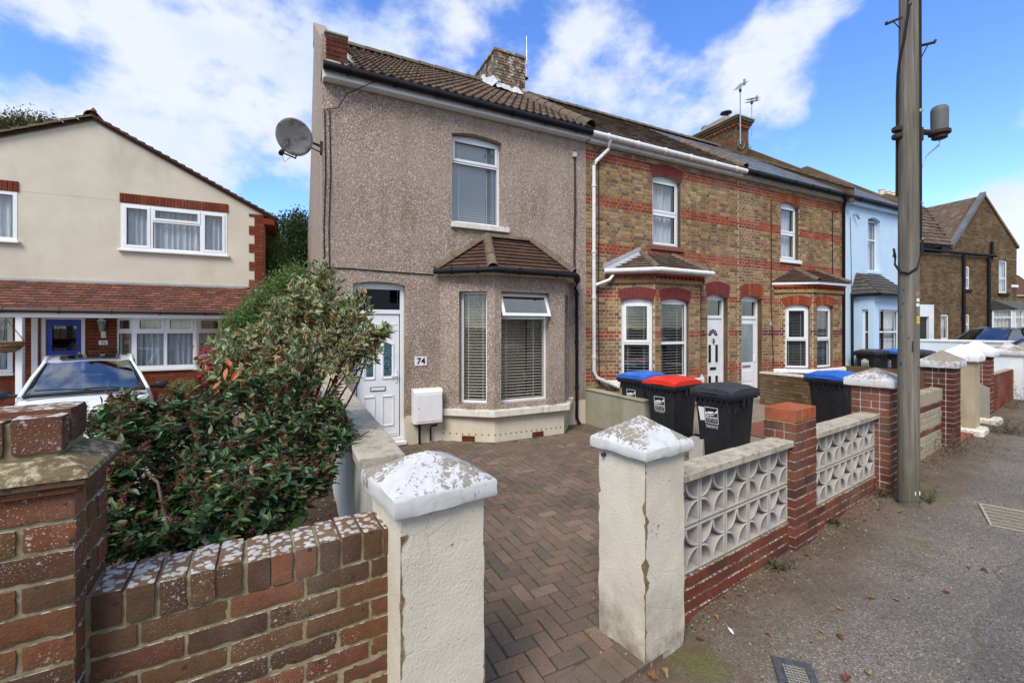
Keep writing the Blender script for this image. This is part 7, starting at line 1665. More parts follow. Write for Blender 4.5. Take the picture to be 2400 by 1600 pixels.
# ---------------------------------------------------------------- cars
def car(name, label, fr, paint, L=3.85, Wd=1.62, H=1.42, sunroof=False, z0=0, wip=True, mirror=m_mirror):
    """x forward, y left, z up about the car's middle"""
    t = thing(name, label, 'car', fr, (0, 0, z0)); hw = Wd/2; zz = lambda v: z0 + v
    st = [(L/2, .42, .60, .50), (L/2-.06, .72, .68, .30), (L/2-.30, .90, .76, .22), (L/2-.62, .97, .83, .20), (1.02, 1.0, .925, .20), (.5, 1.0, .93, .19), (-.3, 1.0, .95, .19), (-1.1, 1.0, .97, .20), (-L/2+.35, .97, .98, .24), (-L/2+.06, .86, .93, .32), (-L/2, .72, .82, .42)]
    vs = []; k = 15
    for (x, w, zt, zb) in st:
        w *= hw; ring_ = [(w*.88, zb), (w*.985, zb+.12), (w, .52 if zt > .66 else zt*.75), (w*.985, zt-.16), (w*.93, zt-.05), (w*.82, zt-.006), (w*.45, zt+.018)]
        for (a, b) in ring_: vs.append((x, a, zz(b)))
        vs.append((x, 0, zz(zt+.03)))
        for (a, b) in ring_[::-1]: vs.append((x, -a, zz(b)))
    n = len(st); fs = [(i*k+j, (i+1)*k+j, (i+1)*k+j+1, i*k+j+1) for i in range(n-1) for j in range(k-1)]
    fs += [tuple(range(k)), tuple((n-1)*k+j for j in range(k))[::-1]]
    MB().add(vs, fs).build('body', paint, t, smooth=60, sub=2)
    # greenhouse: cowl, header, rear header, tail
    G_ = [(1.02, .71, .915), (.28, .53, H-.06), (-.25, .54, H+.015), (-1.15, .53, H-.02), (-1.72, .62, .97)]
    def gp(i, s_, up=0): x, w, z = G_[i]; return Vector((x, s_*w*hw/.81, zz(z)))
    rf = []
    for i in (1, 2, 3):
        for s_ in (-1, -.5, 0, .5, 1): x, w, z = G_[i]; rf.append((x + (.05*(1-s_*s_) if i == 1 else 0), s_*w*hw/.81, zz(z + .028*(1-s_*s_))))
    roof = MB().add(rf, [(i*5+j, i*5+j+1, (i+1)*5+j+1, (i+1)*5+j) for i in range(2) for j in range(4)]); roof = roof.build('roof', paint, t, smooth=60, sub=1)
    if sunroof: MB().add([(.22, -.36, zz(H+.0)), (.22, .36, zz(H+.0)), (-.5, .38, zz(H+.034)), (-.5, -.38, zz(H+.034)), (.235, 0, zz(H+.018)), (-.5, 0, zz(H+.045))], [(0,4,5,3), (4,1,2,5)]).build('sunroof', m_glassd, roof)
    ws = []; 
    for r_ in range(5):
        u = r_/4
        for s_ in (-1, -.6, -.2, .2, .6, 1): a, b = gp(0, s_), gp(1, s_); p = a.lerp(b, u); c_ = 1-s_*s_; p.x += .13*c_*(1-u) + .06*c_*u + .02*math.sin(u*3.1); p.z += .035*c_*u; p.y *= .95; ws.append(tuple(p))
    MB().add(ws, [(i*6+j, i*6+j+1, (i+1)*6+j+1, (i+1)*6+j) for i in range(4) for j in range(5)]).build('windscreen', m_glassc, t, smooth=60)
    for s_ in (-1, 1):
        pl_ = MB().tube([gp(0, s_) + Vector((.06, 0, -.01)), gp(0, s_).lerp(gp(1, s_), .5) + Vector((.03, 0, .015)), gp(1, s_) + Vector((0, 0, -.005)), gp(2, s_), gp(3, s_), gp(4, s_)], .032, 8); pl_.build('roof_pillar', paint, t, smooth=60)
        MB().tube([gp(0, s_*.95) + Vector((.07, 0, .0)), gp(0, s_*.95).lerp(gp(1, s_*.95), .5) + Vector((.045, 0, .018)), gp(1, s_*.95) + Vector((.02, 0, 0))], .014, 6).build('screen_seal', m_seal, t)
        MB().tube([gp(0, s_).lerp(gp(4, s_), .52) + Vector((0, 0, -.02)), gp(2, s_) + Vector((-.1, 0, 0))], .03, 6).build('door_pillar', m_seal, t)
        MB().add([tuple(gp(i, s_*.985)) for i in (0, 1, 2, 3, 4)], [(0,1,2,3,4)]).build('side_window', m_glassd, t)
        # mirror
        c = Vector((.74, s_*(hw+.10), zz(.93))); vs = []; fs = []
        mm = MB(); mm.lathe([(.02, -.075), (.065, -.05), (.085, 0), (.065, .05), (.02, .075)], (0, 0, 0), 12)
        mm.v = [(c.x + v[0]*.55, c.y + v[1]*1.25, c.z + v[2]*.95) for v in mm.v]; mm.tube([(c.x, c.y, c.z), (.80, s_*(hw-.10), zz(.90))], .028, 6); mm.build('door_mirror', mirror, t, smooth=60)
        # headlamp, tail lamp, wheels
        MB().add([(L/2-.10, s_*.40, zz(.52)), (L/2-.16, s_*.64, zz(.54)), (L/2-.42, s_*.745, zz(.66)), (L/2-.40, s_*.66, zz(.73)), (L/2-.18, s_*.45, zz(.675))], [(0,1,2,3,4)]).build('headlight', m_lampglass, t)
        MB().cbox(-L/2+.0, -L/2+.2, *sorted((s_*.6, s_*(hw-.06))), zz(.72), zz(.98), .02).build('tail_light', m_redlamp, t)
        for x in (L/2-.72, -L/2+.66):
            tf = lambda a_, b_, c_: (a_, c_, b_); y = s_*(hw-.09)
            wmb = MB(tf).lathe([(.18, -.09), (.27, -.095), (.295, -.06), (.295, .06), (.27, .095), (.18, .09)], (x, z0+.295, y), 22); w_ = wmb.build('wheel', m_tyre, t, smooth=50); MB(tf).lathe([(.02, -.08), (.18, -.075), (.18, .075), (.02, .08)], (x, z0+.295, y), 16).build('rim', m_metal, w_)
            MB(tf).lathe([(.33, -.04), (.34, .0), (.33, .04)], (x, z0+.3, s_*(hw-.035)), 22).build('wheel_arch', m_seal, t, smooth=60)
    MB().tube([(1.13, -.66, zz(.925)), (1.19, 0, zz(.94)), (1.13, .66, zz(.925))], .03, 6).build('cowl_panel', m_seal, t, smooth=60)
    if wip:
        for (a, b) in (((1.16, .10, .955), (1.03, -.55, 1.0)), ((1.16, .52, .945), (1.06, -.04, .985))):
            MB().tube([(a[0], a[1], zz(a[2])), (b[0]+.06, (a[1]+b[1])/2, zz(a[2]+.035)), (b[0]+.06, b[1], zz(b[2]))], .010, 5).build('wiper', m_seal, t)
    MB().box(L/2-.05, L/2+.012, -.35, .35, zz(.36), zz(.47)).build('number_plate', m_print, t); MB().cbox(L/2-.2, L/2+.0, -.42, .42, zz(.50), zz(.58), .01).build('grille', m_seal, t)
    for y in (-.33, .33): MB().lathe([(.012, 0), (.008, .012)], (1.32, y, zz(.928)), 6).build('washer_jet', m_seal, t)
    MB().cbox(.42, .46, -.10, .10, zz(1.17), zz(1.22), .01).build('interior_mirror', m_seal, t)
    for y in (-.35, .35):
        MB().cbox(-.35, -.15, y-.2, y+.2, zz(.6), zz(1.18), .05).build('seat', m_dark_in, t)
    MB().cbox(.55, 1.0, -.6, .6, zz(.75), zz(.90), .03).build('dashboard', m_dark_in, t)
    return t
# white hatchback: windscreen foot spans px 58..337
cw0 = Vector((-1.125*6.2, 6.2)); cw1 = cw0 + Vector((.731, .682))*1.30; cc = (cw0+cw1)/2 ; fw_ = Vector((.682, -.731)); ctr = cc - fw_*1.06
car('parked_car', 'white hatchback with a dark sunroof parked nose on before the cream house', Fr(ctr.x, ctr.y, math.degrees(math.atan2(fw_.y, fw_.x))), m_carw, L=3.72, Wd=1.60, H=1.39, sunroof=True, z0=-.02)
cg = E.w(ex(2300, -2.5)-.0, -3.0); car('parked_car', 'dark grey hatchback seen over the long white wall', Fr(E.w(ex(2335, -2.8), -2.8).x, E.w(ex(2335, -2.8), -2.8).y, E.deg+180), m_carg, L=4.2, Wd=1.75, H=1.46, z0=.40, wip=False, mirror=m_carg)
cx_ = E.w(ex(2478, -6.5), -6.5); car('parked_car', 'light blue car at the right edge beyond the white pillars', Fr(cx_.x, cx_.y, E.deg+175), m_carblue if 'm_carblue' in globals() else mk('blue car paint', color=(.06, .12, .28), rough=.2, coat=.6), L=4.0, z0=.22, wip=False)
# blue recycling box left edge
solo(MB().cbox(-.18, .18, -.25, .25, 0, .34, .02), 'recycling_box', m_lidblue, 'blue plastic box on the ground at the far left before the house', 'box', Fr(B.w(bx_(5), -1.3).x, B.w(bx_(5), -1.3).y, 26), (0, 0, .0))

# ---------------------------------------------------------------- things on and in the footway
def on_ground(px_, py_, fr=W):
    d = 4.0
    for _ in range(12):
        zg = foot_z(*W.inv((px_-1200)/FPX*d, d)); d = (EYE-zg)*FPX/(py_-HY)
    k, v = W.inv((px_-1200)/FPX*d, d); return k, v, foot_z(k, v)
g0, g1, g2 = on_ground(2266, 1228), on_ground(2296, 1181), on_ground(2400, 1200)
mc = thing('access_cover', 'rectangular access cover with cream steel bars set in the footway at the right', 'manhole cover', W, (g0[0], g0[1], g0[2]))
ux = Vector((g2[0]-g1[0], g2[1]-g1[1])).normalized(); uy = Vector((g0[0]-g1[0], g0[1]-g1[1])); uy = Vector((-ux.y, ux.x)) * (1 if uy.dot(Vector((-ux.y, ux.x))) > 0 else -1)
hgt = abs(Vector((g0[0]-g1[0], g0[1]-g1[1])).dot(uy)); hgt = max(.3, min(.55, hgt))
def gpnt(a, b, z): return (g1[0] + ux.x*a + uy.x*b, g1[1] + ux.y*a + uy.y*b, foot_z(g1[0] + ux.x*a + uy.x*b, g1[1] + ux.y*a + uy.y*b) + z)
WM = .95
mb = MB(gpnt).add([(0, 0, .003), (WM, 0, .003), (WM, hgt, .003), (0, hgt, .003)], [(0,1,2,3)]); mb.build('infill', mk('cover infill', lambda g: dict(c=g.ramp(g.noise(60, 4), [(.3, (.10, .085, .06)), (.7, (.24, .21, .155))])), rough=.95), mc)
for b in (0, 1): MB(gpnt).box(-.01, WM, hgt*b-.008, hgt*b+.008, .003, .010).build('frame_bar', m_grill, mc)
for i in range(4): MB(gpnt).box(WM*i/3-.009, WM*i/3+.009, 0, hgt, .003, .010).build('frame_bar', m_grill, mc)
for i in range(1, 6): MB(gpnt).box(0, WM, hgt*i/6-.003, hgt*i/6+.003, .003, .008).build('rib', m_grill, mc)
q = on_ground(1868, 1590); tb = thing('access_cover', 'small grey cast iron cover with an oval grid lid at the bottom edge', 'manhole cover', W, q)
qc = q; qf = lambda a, b, z: (qc[0]+(a*.80-b*.6)*.8, qc[1]+(a*.6+b*.80)*.8, qc[2]+z)
MB(qf).cbox(-.13, .16, -.12, .12, .0, .012, .003).build('frame', m_iron, tb); MB(qf).tube([(.09*math.cos(t)+.01, .075*math.sin(t), .013) for t in [i*.3142 for i in range(21)]], .003, 4).build('oval_rim', m_iron, tb)
for i in range(-3, 4):
    MB(qf).box(-.075, .095, i*.02-.0015, i*.02+.0015, .012, .0155).build('grid_bar', m_grill, tb); MB(qf).box(i*.024-.0015+.01, i*.024+.0015+.01, -.065, .065, .012, .0155).build('grid_bar', m_grill, tb)
q = on_ground(1712, 1478); ft = thing('feather', 'small white feather lying on the footway', 'feather', W, q)
MB(lambda a, b, z: (q[0]+a*.6+b*.55, q[1]-a*.8+b*.83, q[2]+z+.004)).add([(0, -.035, 0), (.009, -.02, .004), (.010, .01, .006), (0, .03, .002), (-.010, .01, .006), (-.009, -.02, .004), (0, .0, .009)], [(0,1,6), (1,2,6), (2,3,6), (3,4,6), (4,5,6), (5,0,6)]).build('vane', m_feather, ft); MB(lambda a, b, z: (q[0]+a*.6+b*.55, q[1]-a*.8+b*.83, q[2]+z+.008)).tube([(0, -.03, 0), (0, .06, 0)], .001, 4).build('quill', m_feather, ft)
def fleaf_mesh(i):
    rr = random.Random(i); n = 7; L = .022; vs = []; 
    for j in range(n+1): u = j/n; w = math.sin(math.pi*u**.8)*.011*rr.uniform(.8, 1.2); z = .010*math.sin(u*3+rr.random()) + .006*rr.random(); vs += [(-L+2*L*u, -w, z + rr.uniform(0, .010)), (-L+2*L*u, 0, z*.6+.002), (-L+2*L*u, w, z + rr.uniform(0, .010))]
    me = bpy.data.meshes.new('dead_leaf'); me.from_pydata(vs, [], [(j*3+k, j*3+k+1, j*3+k+4, j*3+k+3) for j in range(n) for k in (0, 1)]); me.materials.append(m_dead); return me
FL = [fleaf_mesh(i) for i in range(5)]
spots = [(1913, 1218, 1.1), (2040, 1405, 1.2), (2100, 1408, 1.0), (1968, 1495, 1.3), (1986, 1597, 1.6), (1890, 1304, .9), (2028, 1222, .9), (2080, 1213, .9), (1926, 1484, .8), (1528, 1590, 1.6), (1560, 1583, 1.5), (1680, 1450, 1.1), (1735, 1398, 1.0), (2308, 1340, 1.1), (2270, 1332, .8), (2060, 1196, .9), (2110, 1203, 1.0), (1640, 1500, 1.0), (1700, 1405, .9), (2218, 1390, .9), (1450, 1500, 1.1), (2035, 1580, 1.1), (1970, 1430, .9), (1800, 1490, .8), (2130, 1160, .8), (2165, 1153, .9), (2200, 1140, .8)]
where = ['near the foot of the brick pillar', 'midway across the footway', 'beside the repaired strip', 'towards the bottom of the footway', 'at the bottom edge']
for i, (a, b, s_) in enumerate(spots):
    k, v, z = on_ground(a, b); o = bpy.data.objects.new('fallen_leaf', FL[i % 5]); COL.objects.link(o); o.location = W.w(k, v, z+.002); o.rotation_euler = (random.uniform(-.2, .2), random.uniform(-.2, .2), random.uniform(0, 6)); o.scale = (s_, s_, s_)
    tag(o, 'curled rust brown dead leaf lying on the footway', 'leaf', 'dead leaves scattered on the footway')
# crumbs and grit along the wall foot, one mass
mb = MB(); rr = random.Random(31)
for i in range(6000):
    k = rr.uniform(-.1, 9) if rr.random() < .8 else rr.uniform(-1.5, 9); v = -abs(rr.gauss(0, .11)) - .005; 
    if rr.random() < .25: v = rr.uniform(-1.4, 0)
    if not (3.2 < k < 3.7 and v > -.13) and k > -.05 or v < -.16:
        z = foot_z(k, v); s_ = rr.uniform(.002, .010); a = rr.uniform(0, 3); p = [(s_*math.cos(a+q_)*rr.uniform(.6, 1.3), s_*math.sin(a+q_)*rr.uniform(.6, 1.3)) for q_ in (0, 2.1, 4.2)]
        vs = [W.w(k+x_, v+y_, z) for x_, y_ in p] + [W.w(k, v, z+s_*.9)]; mb.add(vs, [(0,1,3), (1,2,3), (2,0,3)], rr.choice([0, 0, 0, 1, 2]))
mb.build('grit', [m_soil, m_dead, m_gravel], None, kind='stuff')
# ---------------------------------------------------------------- plants
LEAF = {}
def leaf_shape(kind):
    # outline (x,y,z) with y along the leaf of length 1, plus uv x across
    if kind == 'leaf': o = [(0, 0, 0), (-.16, .2, .03), (-.22, .45, .05), (-.12, .78, .02), (0, 1, -.06), (.12, .78, .02), (.22, .45, .05), (.16, .2, .03), (0, .25, -.02), (0, .6, -.02)]
    elif kind == 'lance': o = [(0, 0, 0), (-.10, .22, .02), (-.15, .5, .04), (-.08, .8, .0), (0, 1, -.08), (.08, .8, .0), (.15, .5, .04), (.10, .22, .02), (0, .25, -.02), (0, .6, -.01)]
    else: o = [(0, 0, 0), (-.3, .25, .04), (-.38, .5, .05), (-.22, .82, .0), (0, 1, -.05), (.22, .82, 0), (.38, .5, .05), (.3, .25, .04), (0, .25, -.02), (0, .6, -.02)]
    w = max(abs(p[0]) for p in o); hw = {1: .16, 2: .22, 3: .12, 5: .12, 6: .22, 7: .16}
    fs = [(0,8,1), (1,8,9,2), (2,9,3), (3,9,4), (0,7,8), (7,6,9,8), (6,5,9), (5,4,9)]
    ux = [(.5 if i in (0, 4, 8, 9) else (0 if i < 4 else 1)) for i in range(10)]; ux[0] = ux[4] = .5
    return np.array(o), fs, ux
def simple_leaf():
    return np.array([(0, 0, 0), (-.2, .45, .05), (0, 1, -.05), (.2, .45, .05)]), [(0, 2, 1), (0, 3, 2)], [.5, 0, .5, 1]
def leaves_mesh(name, P_, D_, size, kind='leaf', mat=None, roll=None, simple=False):
    """P positions, D directions of the leaf blade, one mesh"""
    o, fs, ux = simple_leaf() if simple else leaf_shape(kind)
    P_ = np.array(P_, float); D_ = np.array(D_, float); D_ /= np.linalg.norm(D_, axis=1)[:, None] + 1e-9; n = len(P_)
    up = np.tile([0, 0, 1.0], (n, 1)) + np.random.normal(0, .45, (n, 3)); S_ = np.cross(D_, up); S_ /= np.linalg.norm(S_, axis=1)[:, None] + 1e-9; U_ = np.cross(S_, D_)
    sz = np.array(size).reshape(-1, 1, 1) * np.ones((n, 1, 1)) if np.ndim(size) else np.full((n, 1, 1), size) * np.random.uniform(.65, 1.2, (n, 1, 1))
    V_ = P_[:, None, :] + sz * (o[None, :, 0:1]*S_[:, None, :] + o[None, :, 1:2]*D_[:, None, :] + o[None, :, 2:3]*U_[:, None, :])
    m_ = len(o); me = bpy.data.meshes.new(name); V2 = V_.reshape(-1, 3)
    F_ = [tuple(i + b*m_ for i in f) for b in range(n) for f in fs]; me.from_pydata(V2.tolist(), [], F_)
    uv = me.uv_layers.new(name='UVMap'); li = np.empty(len(me.loops), np.int32); me.loops.foreach_get('vertex_index', li)
    u = np.array(ux)[li % m_]; uv.data.foreach_set('uv', np.stack([u, np.zeros_like(u)], 1).ravel()); me.materials.append(mat); me.update(); return me
def mass(parent, name, P_, D_, size, kind, mat, kindtag=None, simple=False):
    me = leaves_mesh(name, [(p[0]-parent.location.x, p[1]-parent.location.y, p[2]-parent.location.z) for p in P_], D_, size, kind, mat, simple=simple)
    o = bpy.data.objects.new(name, me); COL.objects.link(o); o.parent = parent; return tag(o, kind=kindtag)
def near_leaves(parent, P_, D_, size, kind, mat, n_single=260, name='leaf'):
    """nearest leaves as objects of their own, the rest as one mass"""
    P_ = np.array(P_); D_ = np.array(D_); c = np.array(cam.location); idx = np.argsort(np.linalg.norm(P_ - c, axis=1)); a, b = idx[:n_single], idx[n_single:]
    ms = []
    for i in range(4): np.random.seed(50+i); ms.append(leaves_mesh(name, [(0, 0, 0)], [(0, 1, 0)], [1.0], kind, mat))
    for i in a:
        o = bpy.data.objects.new(name, random.choice(ms)); COL.objects.link(o); o.parent = parent; o.location = Vector(P_[i]) - parent.location
        d = Vector(D_[i]).normalized(); o.rotation_euler = (d.to_track_quat('Y', 'Z').to_matrix() @ Matrix.Rotation(random.uniform(-.6, .6), 3, 'Y')).to_euler(); s_ = size*random.uniform(.7, 1.2); o.scale = (s_, s_, s_)
    if len(b): mass(parent, 'foliage', P_[b], D_[b], size, kind, mat, 'stuff')
def wiggle(p, q, n, amp, rr, sag=0):
    p, q = Vector(p), Vector(q); out = []; o = Vector((0, 0, 0))
    for i in range(n+1):
        t = i/n; o += Vector((rr.gauss(0, amp), rr.gauss(0, amp), rr.gauss(0, amp*.7))); out.append(p.lerp(q, t) + o*math.sin(math.pi*min(t, .999)) + Vector((0, 0, -sag*4*t*(1-t))))
    return out
def pt(px_, py_, d): return pix(px_, py_, d)
rr = random.Random(77); np.random.seed(77)
# variegated shrub with orange tinged leaves, leaning over the side wall
dg = thing('variegated_shrub', 'tall shrub with cream edged green leaves and orange ones leaning across the front door', 'shrub', WF, tuple(pt(640, 1080, 2.9)))
ORG[dg] = tuple(dg.location)
clumps = [(752, 655, 3.05, .10, 1), (775, 700, 3.0, .14, 1.2), (835, 725, 2.95, .11, .8), (840, 775, 2.9, .13, 1.2), (888, 790, 2.9, .07, .5), (800, 760, 2.95, .17, 1.6), (720, 730, 3.0, .17, 1.6), (655, 775, 3.0, .15, 1.4), (735, 820, 2.9, .2, 1.6), (655, 835, 2.85, .19, 1.5), (600, 790, 3.0, .11, 1), (560, 835, 2.85, .16, 1.3), (520, 870, 2.8, .12, 1), (800, 850, 2.85, .15, 1.3), (600, 890, 2.75, .15, 1.2), (700, 880, 2.8, .16, 1.2), (860, 820, 2.85, .09, 1), (700, 690, 3.0, .11, .8), (650, 730, 3.05, .08, .5), (560, 810, 2.95, .07, .4), (905, 775, 2.9, .04, .3)]
base = Vector(dg.location); tw = MB(); P_, D_ = [], []; knots = []
for (a, b, d, r_, w) in clumps:
    c = pt(a, b, d); knots.append(c); root = base + Vector((rr.uniform(-.15, .15), rr.uniform(-.1, .1), -.3)); path = wiggle(root, c, 9, .02, rr, -.05); tw.tube(path, .011, 5, r2=.004)
    for s_ in range(int(24*w)):
        v = Vector((rr.gauss(0, 1), rr.gauss(0, 1), rr.gauss(.35, .9))).normalized(); tip = c + v*r_*rr.uniform(.55, 1.15); st_ = c.lerp(path[-3], rr.random()*.8); tp = wiggle(st_, tip, 5, .006, rr); tw.tube(tp, .0032, 4, r2=.0012)
        for k in range(2, 6):
            p = tp[k]; dr = (tp[k]-tp[k-1]).normalized()
            for q_ in range(2 if k < 5 else 4):
                o = Vector((rr.gauss(0, 1), rr.gauss(0, 1), rr.gauss(0, .8))).normalized(); o = (o - dr*o.dot(dr)).normalized(); P_.append(tuple(p)); D_.append(tuple(dr*.7 + o*.9 + Vector((0, 0, .1))))
o = tw.build('twigs', m_twigred, dg, kind='stuff')
for i in range(3): MB().tube(wiggle(base + Vector((.08*i-.1, 0, -.5)), knots[5+i*2], 8, .02, rr), .016, 6, r2=.006).build('stem', m_bark, dg, smooth=True)
near_leaves(dg, P_, D_, .055, 'leaf', m_varieg, 280)
ol = []
for (a, b) in ((545, 850), (560, 868), (548, 880), (532, 862), (572, 850), (520, 892), (540, 905), (512, 905), (566, 884), (530, 842)):
    p = pt(a, b, 2.62); o = bpy.data.objects.new('orange_leaf', leaves_mesh('leaf', [(0, 0, 0)], [(rr.gauss(.1, .4), -.3, -.8)], [.075], 'leaf', m_orangel)); COL.objects.link(o); o.parent = dg; o.location = p - dg.location
rd = thing('crimson_creeper', 'small patch of crimson leaves behind the left of the variegated shrub', 'plant', WF, tuple(pt(490, 860, 3.3)))
PR = [tuple(pt(rr.gauss(490, 14), rr.gauss(845, 16), 3.3 + rr.gauss(0, .05))) for _ in range(90)]; mass(rd, 'foliage', PR, [(rr.gauss(0, .5), -.4, rr.gauss(-.5, .4)) for _ in PR], .055, 'broad', m_redl); MB().tube([tuple(pt(480, 1000, 3.35)), tuple(pt(490, 830, 3.3))], .006, 5).build('stem', m_twigred, rd)
ORG[rd] = tuple(rd.location); 
for c_ in rd.children:
    if c_.name.startswith('stem'): c_.location = Vector((0, 0, 0)) - rd.location
# dark evergreen with rust coloured seed spikes
hs = thing('evergreen_shrub', 'broad dark evergreen shrub full of rust brown seed spikes behind the low brick wall', 'shrub', WF, tuple(pt(560, 1300, 2.3))); ORG[hs] = tuple(hs.location)
cl = []
outline_top = [(225, 985), (300, 935), (330, 960), (400, 965), (470, 930), (540, 905), (620, 890), (700, 900), (780, 920), (830, 975)]
for (a, b, d, r_) in [(245, 1000, 2.05, .10), (262, 1060, 1.95, .12), (300, 960, 2.25, .10), (310, 1020, 2.1, .13), (290, 1110, 1.9, .10), (370, 990, 2.3, .13), (380, 1060, 2.15, .13), (440, 965, 2.5, .14), (460, 1030, 2.3, .15), (520, 940, 2.65, .14), (540, 1000, 2.45, .17), (600, 930, 2.7, .16), (620, 1010, 2.5, .18), (690, 930, 2.75, .16), (700, 1000, 2.6, .18), (770, 960, 2.8, .14), (775, 1030, 2.65, .15), (810, 1010, 2.75, .09), (740, 1080, 2.5, .10), (560, 1080, 2.25, .14), (640, 1080, 2.35, .13), (480, 1100, 2.1, .11), (560, 1170, 1.95, .15), (520, 1220, 1.85, .13), (600, 1230, 1.95, .12), (640, 1150, 2.1, .11), (450, 1180, 2.0, .09), (270, 1230, 1.75, .07), (680, 1100, 2.3, .10), (345, 1180, 1.95, .05), (500, 1150, 2.0, .10), (420, 1260, 1.8, .07), (720, 1130, 2.25, .09), (330, 1290, 1.7, .05), (260, 1160, 1.85, .08), (250, 1290, 1.65, .05), (400, 1130, 2.1, .09), (690, 1170, 2.1, .07), (760, 1120, 2.3, .07), (350, 1240, 1.85, .05)]: cl.append((a, b, d, r_))
tw = MB(); P_, D_ = [], []; SP, SD = [], []; roots = [pt(380, 1255, 2.0), pt(420, 1240, 2.1), pt(560, 1280, 2.2), pt(650, 1200, 2.5)]
for (a, b, d, r_) in cl:
    c = pt(a, b, d); root = min(roots, key=lambda q: (q-c).length) + Vector((rr.gauss(0, .05), rr.gauss(0, .05), -.05)); path = wiggle(root, c, 9, .022, rr, -.03); tw.tube(path, .0085, 5, r2=.0035)
    for s_ in range(int(14 + 225*r_)):
        v = Vector((rr.gauss(0, 1), rr.gauss(-.2, 1), rr.gauss(.35, .8))).normalized(); tip = c + v*r_*rr.uniform(.4, 1.15); st_ = c - Vector((0, 0, r_*.6)) + Vector((rr.gauss(0, .02), rr.gauss(0, .02), 0)); tp = wiggle(st_, tip, 4, .006, rr); tw.tube(tp, .0034, 4, r2=.0016)
        dr = (tip - st_).normalized(); nl = rr.randint(6, 10)
        for k in range(nl): 
            a_ = k*2.4; o = Vector((math.cos(a_), math.sin(a_), .1)); o = (o - dr*o.dot(dr)).normalized(); P_.append(tuple(tip - dr*.05*(k/nl))); D_.append(tuple(dr*(.55) + o*1.0 + Vector((0, 0, -.15))))
        if rr.random() < (.34 if b < 1120 else .2):
            for k in range(26): q = tip + (dr+Vector((0, 0, .6))).normalized()*(.01 + .055*k/26); SP.append(tuple(q)); a_ = k*2.4; SD.append((math.cos(a_)*.9, math.sin(a_)*.9, .4))
tw.build('twigs', m_bark, hs, kind='stuff'); near_leaves(hs, P_, D_, .052, 'leaf', m_hebe, 290); mass(hs, 'seed_spikes', SP, SD, .019, 'leaf', m_seed, 'stuff', True)
for (pts, r0) in (([(470, 1285, 1.95), (430, 1230, 2.0), (400, 1160, 2.05), (380, 1100, 2.1), (330, 1030, 2.15)], .013), ([(440, 1275, 2.0), (380, 1250, 1.95), (330, 1235, 1.9), (280, 1180, 1.85)], .010), ([(470, 1280, 2.0), (400, 1255, 1.95), (350, 1190, 1.95), (330, 1120, 2.0), (300, 1060, 2.1)], .012), ([(445, 1270, 2.0), (400, 1200, 2.0), (370, 1180, 2.0), (390, 1120, 2.1)], .009), ([(600, 1180, 2.3), (700, 1080, 2.5), (790, 1040, 2.6)], .008), ([(560, 1200, 2.3), (640, 1100, 2.4), (700, 1030, 2.5)], .008), ([(420, 1255, 1.95), (370, 1130, 1.9), (320, 1100, 1.9), (300, 1040, 2.0)], .007)):
    q = [pt(*p_) for p_ in pts]; dn = []
    for i in range(len(q)-1): dn += wiggle(q[i], q[i+1], 4, .006, rr)[:-1]
    dn.append(q[-1]); MB().tube(dn, r0, 6, r2=r0*.45).build('branch', m_bark, hs, smooth=True)
# dead straw coloured blades, a broad leaved weed and pink flowers in the bed
sb = thing('dead_stalks', 'few straw coloured dead blades sticking out of the middle of the evergreen shrub', 'plant', WF, (0, 0, 0))
for (a, b, c_, d_) in (((480, 1125), (520, 1105), 2.0, .008), ((560, 1120), (600, 1110), 2.0, .008), ((555, 1115), (570, 1085), 2.05, .005), ((545, 1160), (552, 1125), 2.0, .005), ((615, 1240), (610, 1200), 1.9, .005), ((690, 1150), (700, 1095), 2.2, .004), ((420, 1110), (470, 1160), 2.0, .003)):
    p, q = pt(*a, c_), pt(*b, c_-.05); s_ = Vector((0, 0, d_)); MB().add([p, q, q+s_*.3, p+s_], [(0,1,2,3)]).build('blade', m_straw, sb)
bl = thing('broad_leaved_weed', 'large soft green lobed leaves low beside the side wall behind the coping', 'plant', WF, tuple(pt(700, 1230, 2.2)))
PW_ = [pt(rr.uniform(660, 740), rr.uniform(1190, 1235), rr.uniform(2.05, 2.3)) for _ in range(10)]; mass(bl, 'foliage', PW_, [(rr.gauss(0, .8), rr.gauss(-.3, .5), rr.gauss(.0, .3)) for _ in PW_], .12, 'broad', m_bushg)
pf = thing('pink_flowers', 'tiny magenta flowers low in the bed by the bare stems', 'flowers', WF, (0, 0, 0))
for (a, b, d) in ((397, 1234, 1.85), (410, 1270, 1.8), (400, 1225, 1.87), (374, 938, 2.9)):
    mb = MB()
    for k in range(7): mb.tube([pt(a, b, d), pt(a, b, d) + Vector((rr.gauss(0, .012), rr.gauss(0, .012), rr.gauss(0, .012)))], .003, 4)
    mb.build('flower', m_pink, pf)
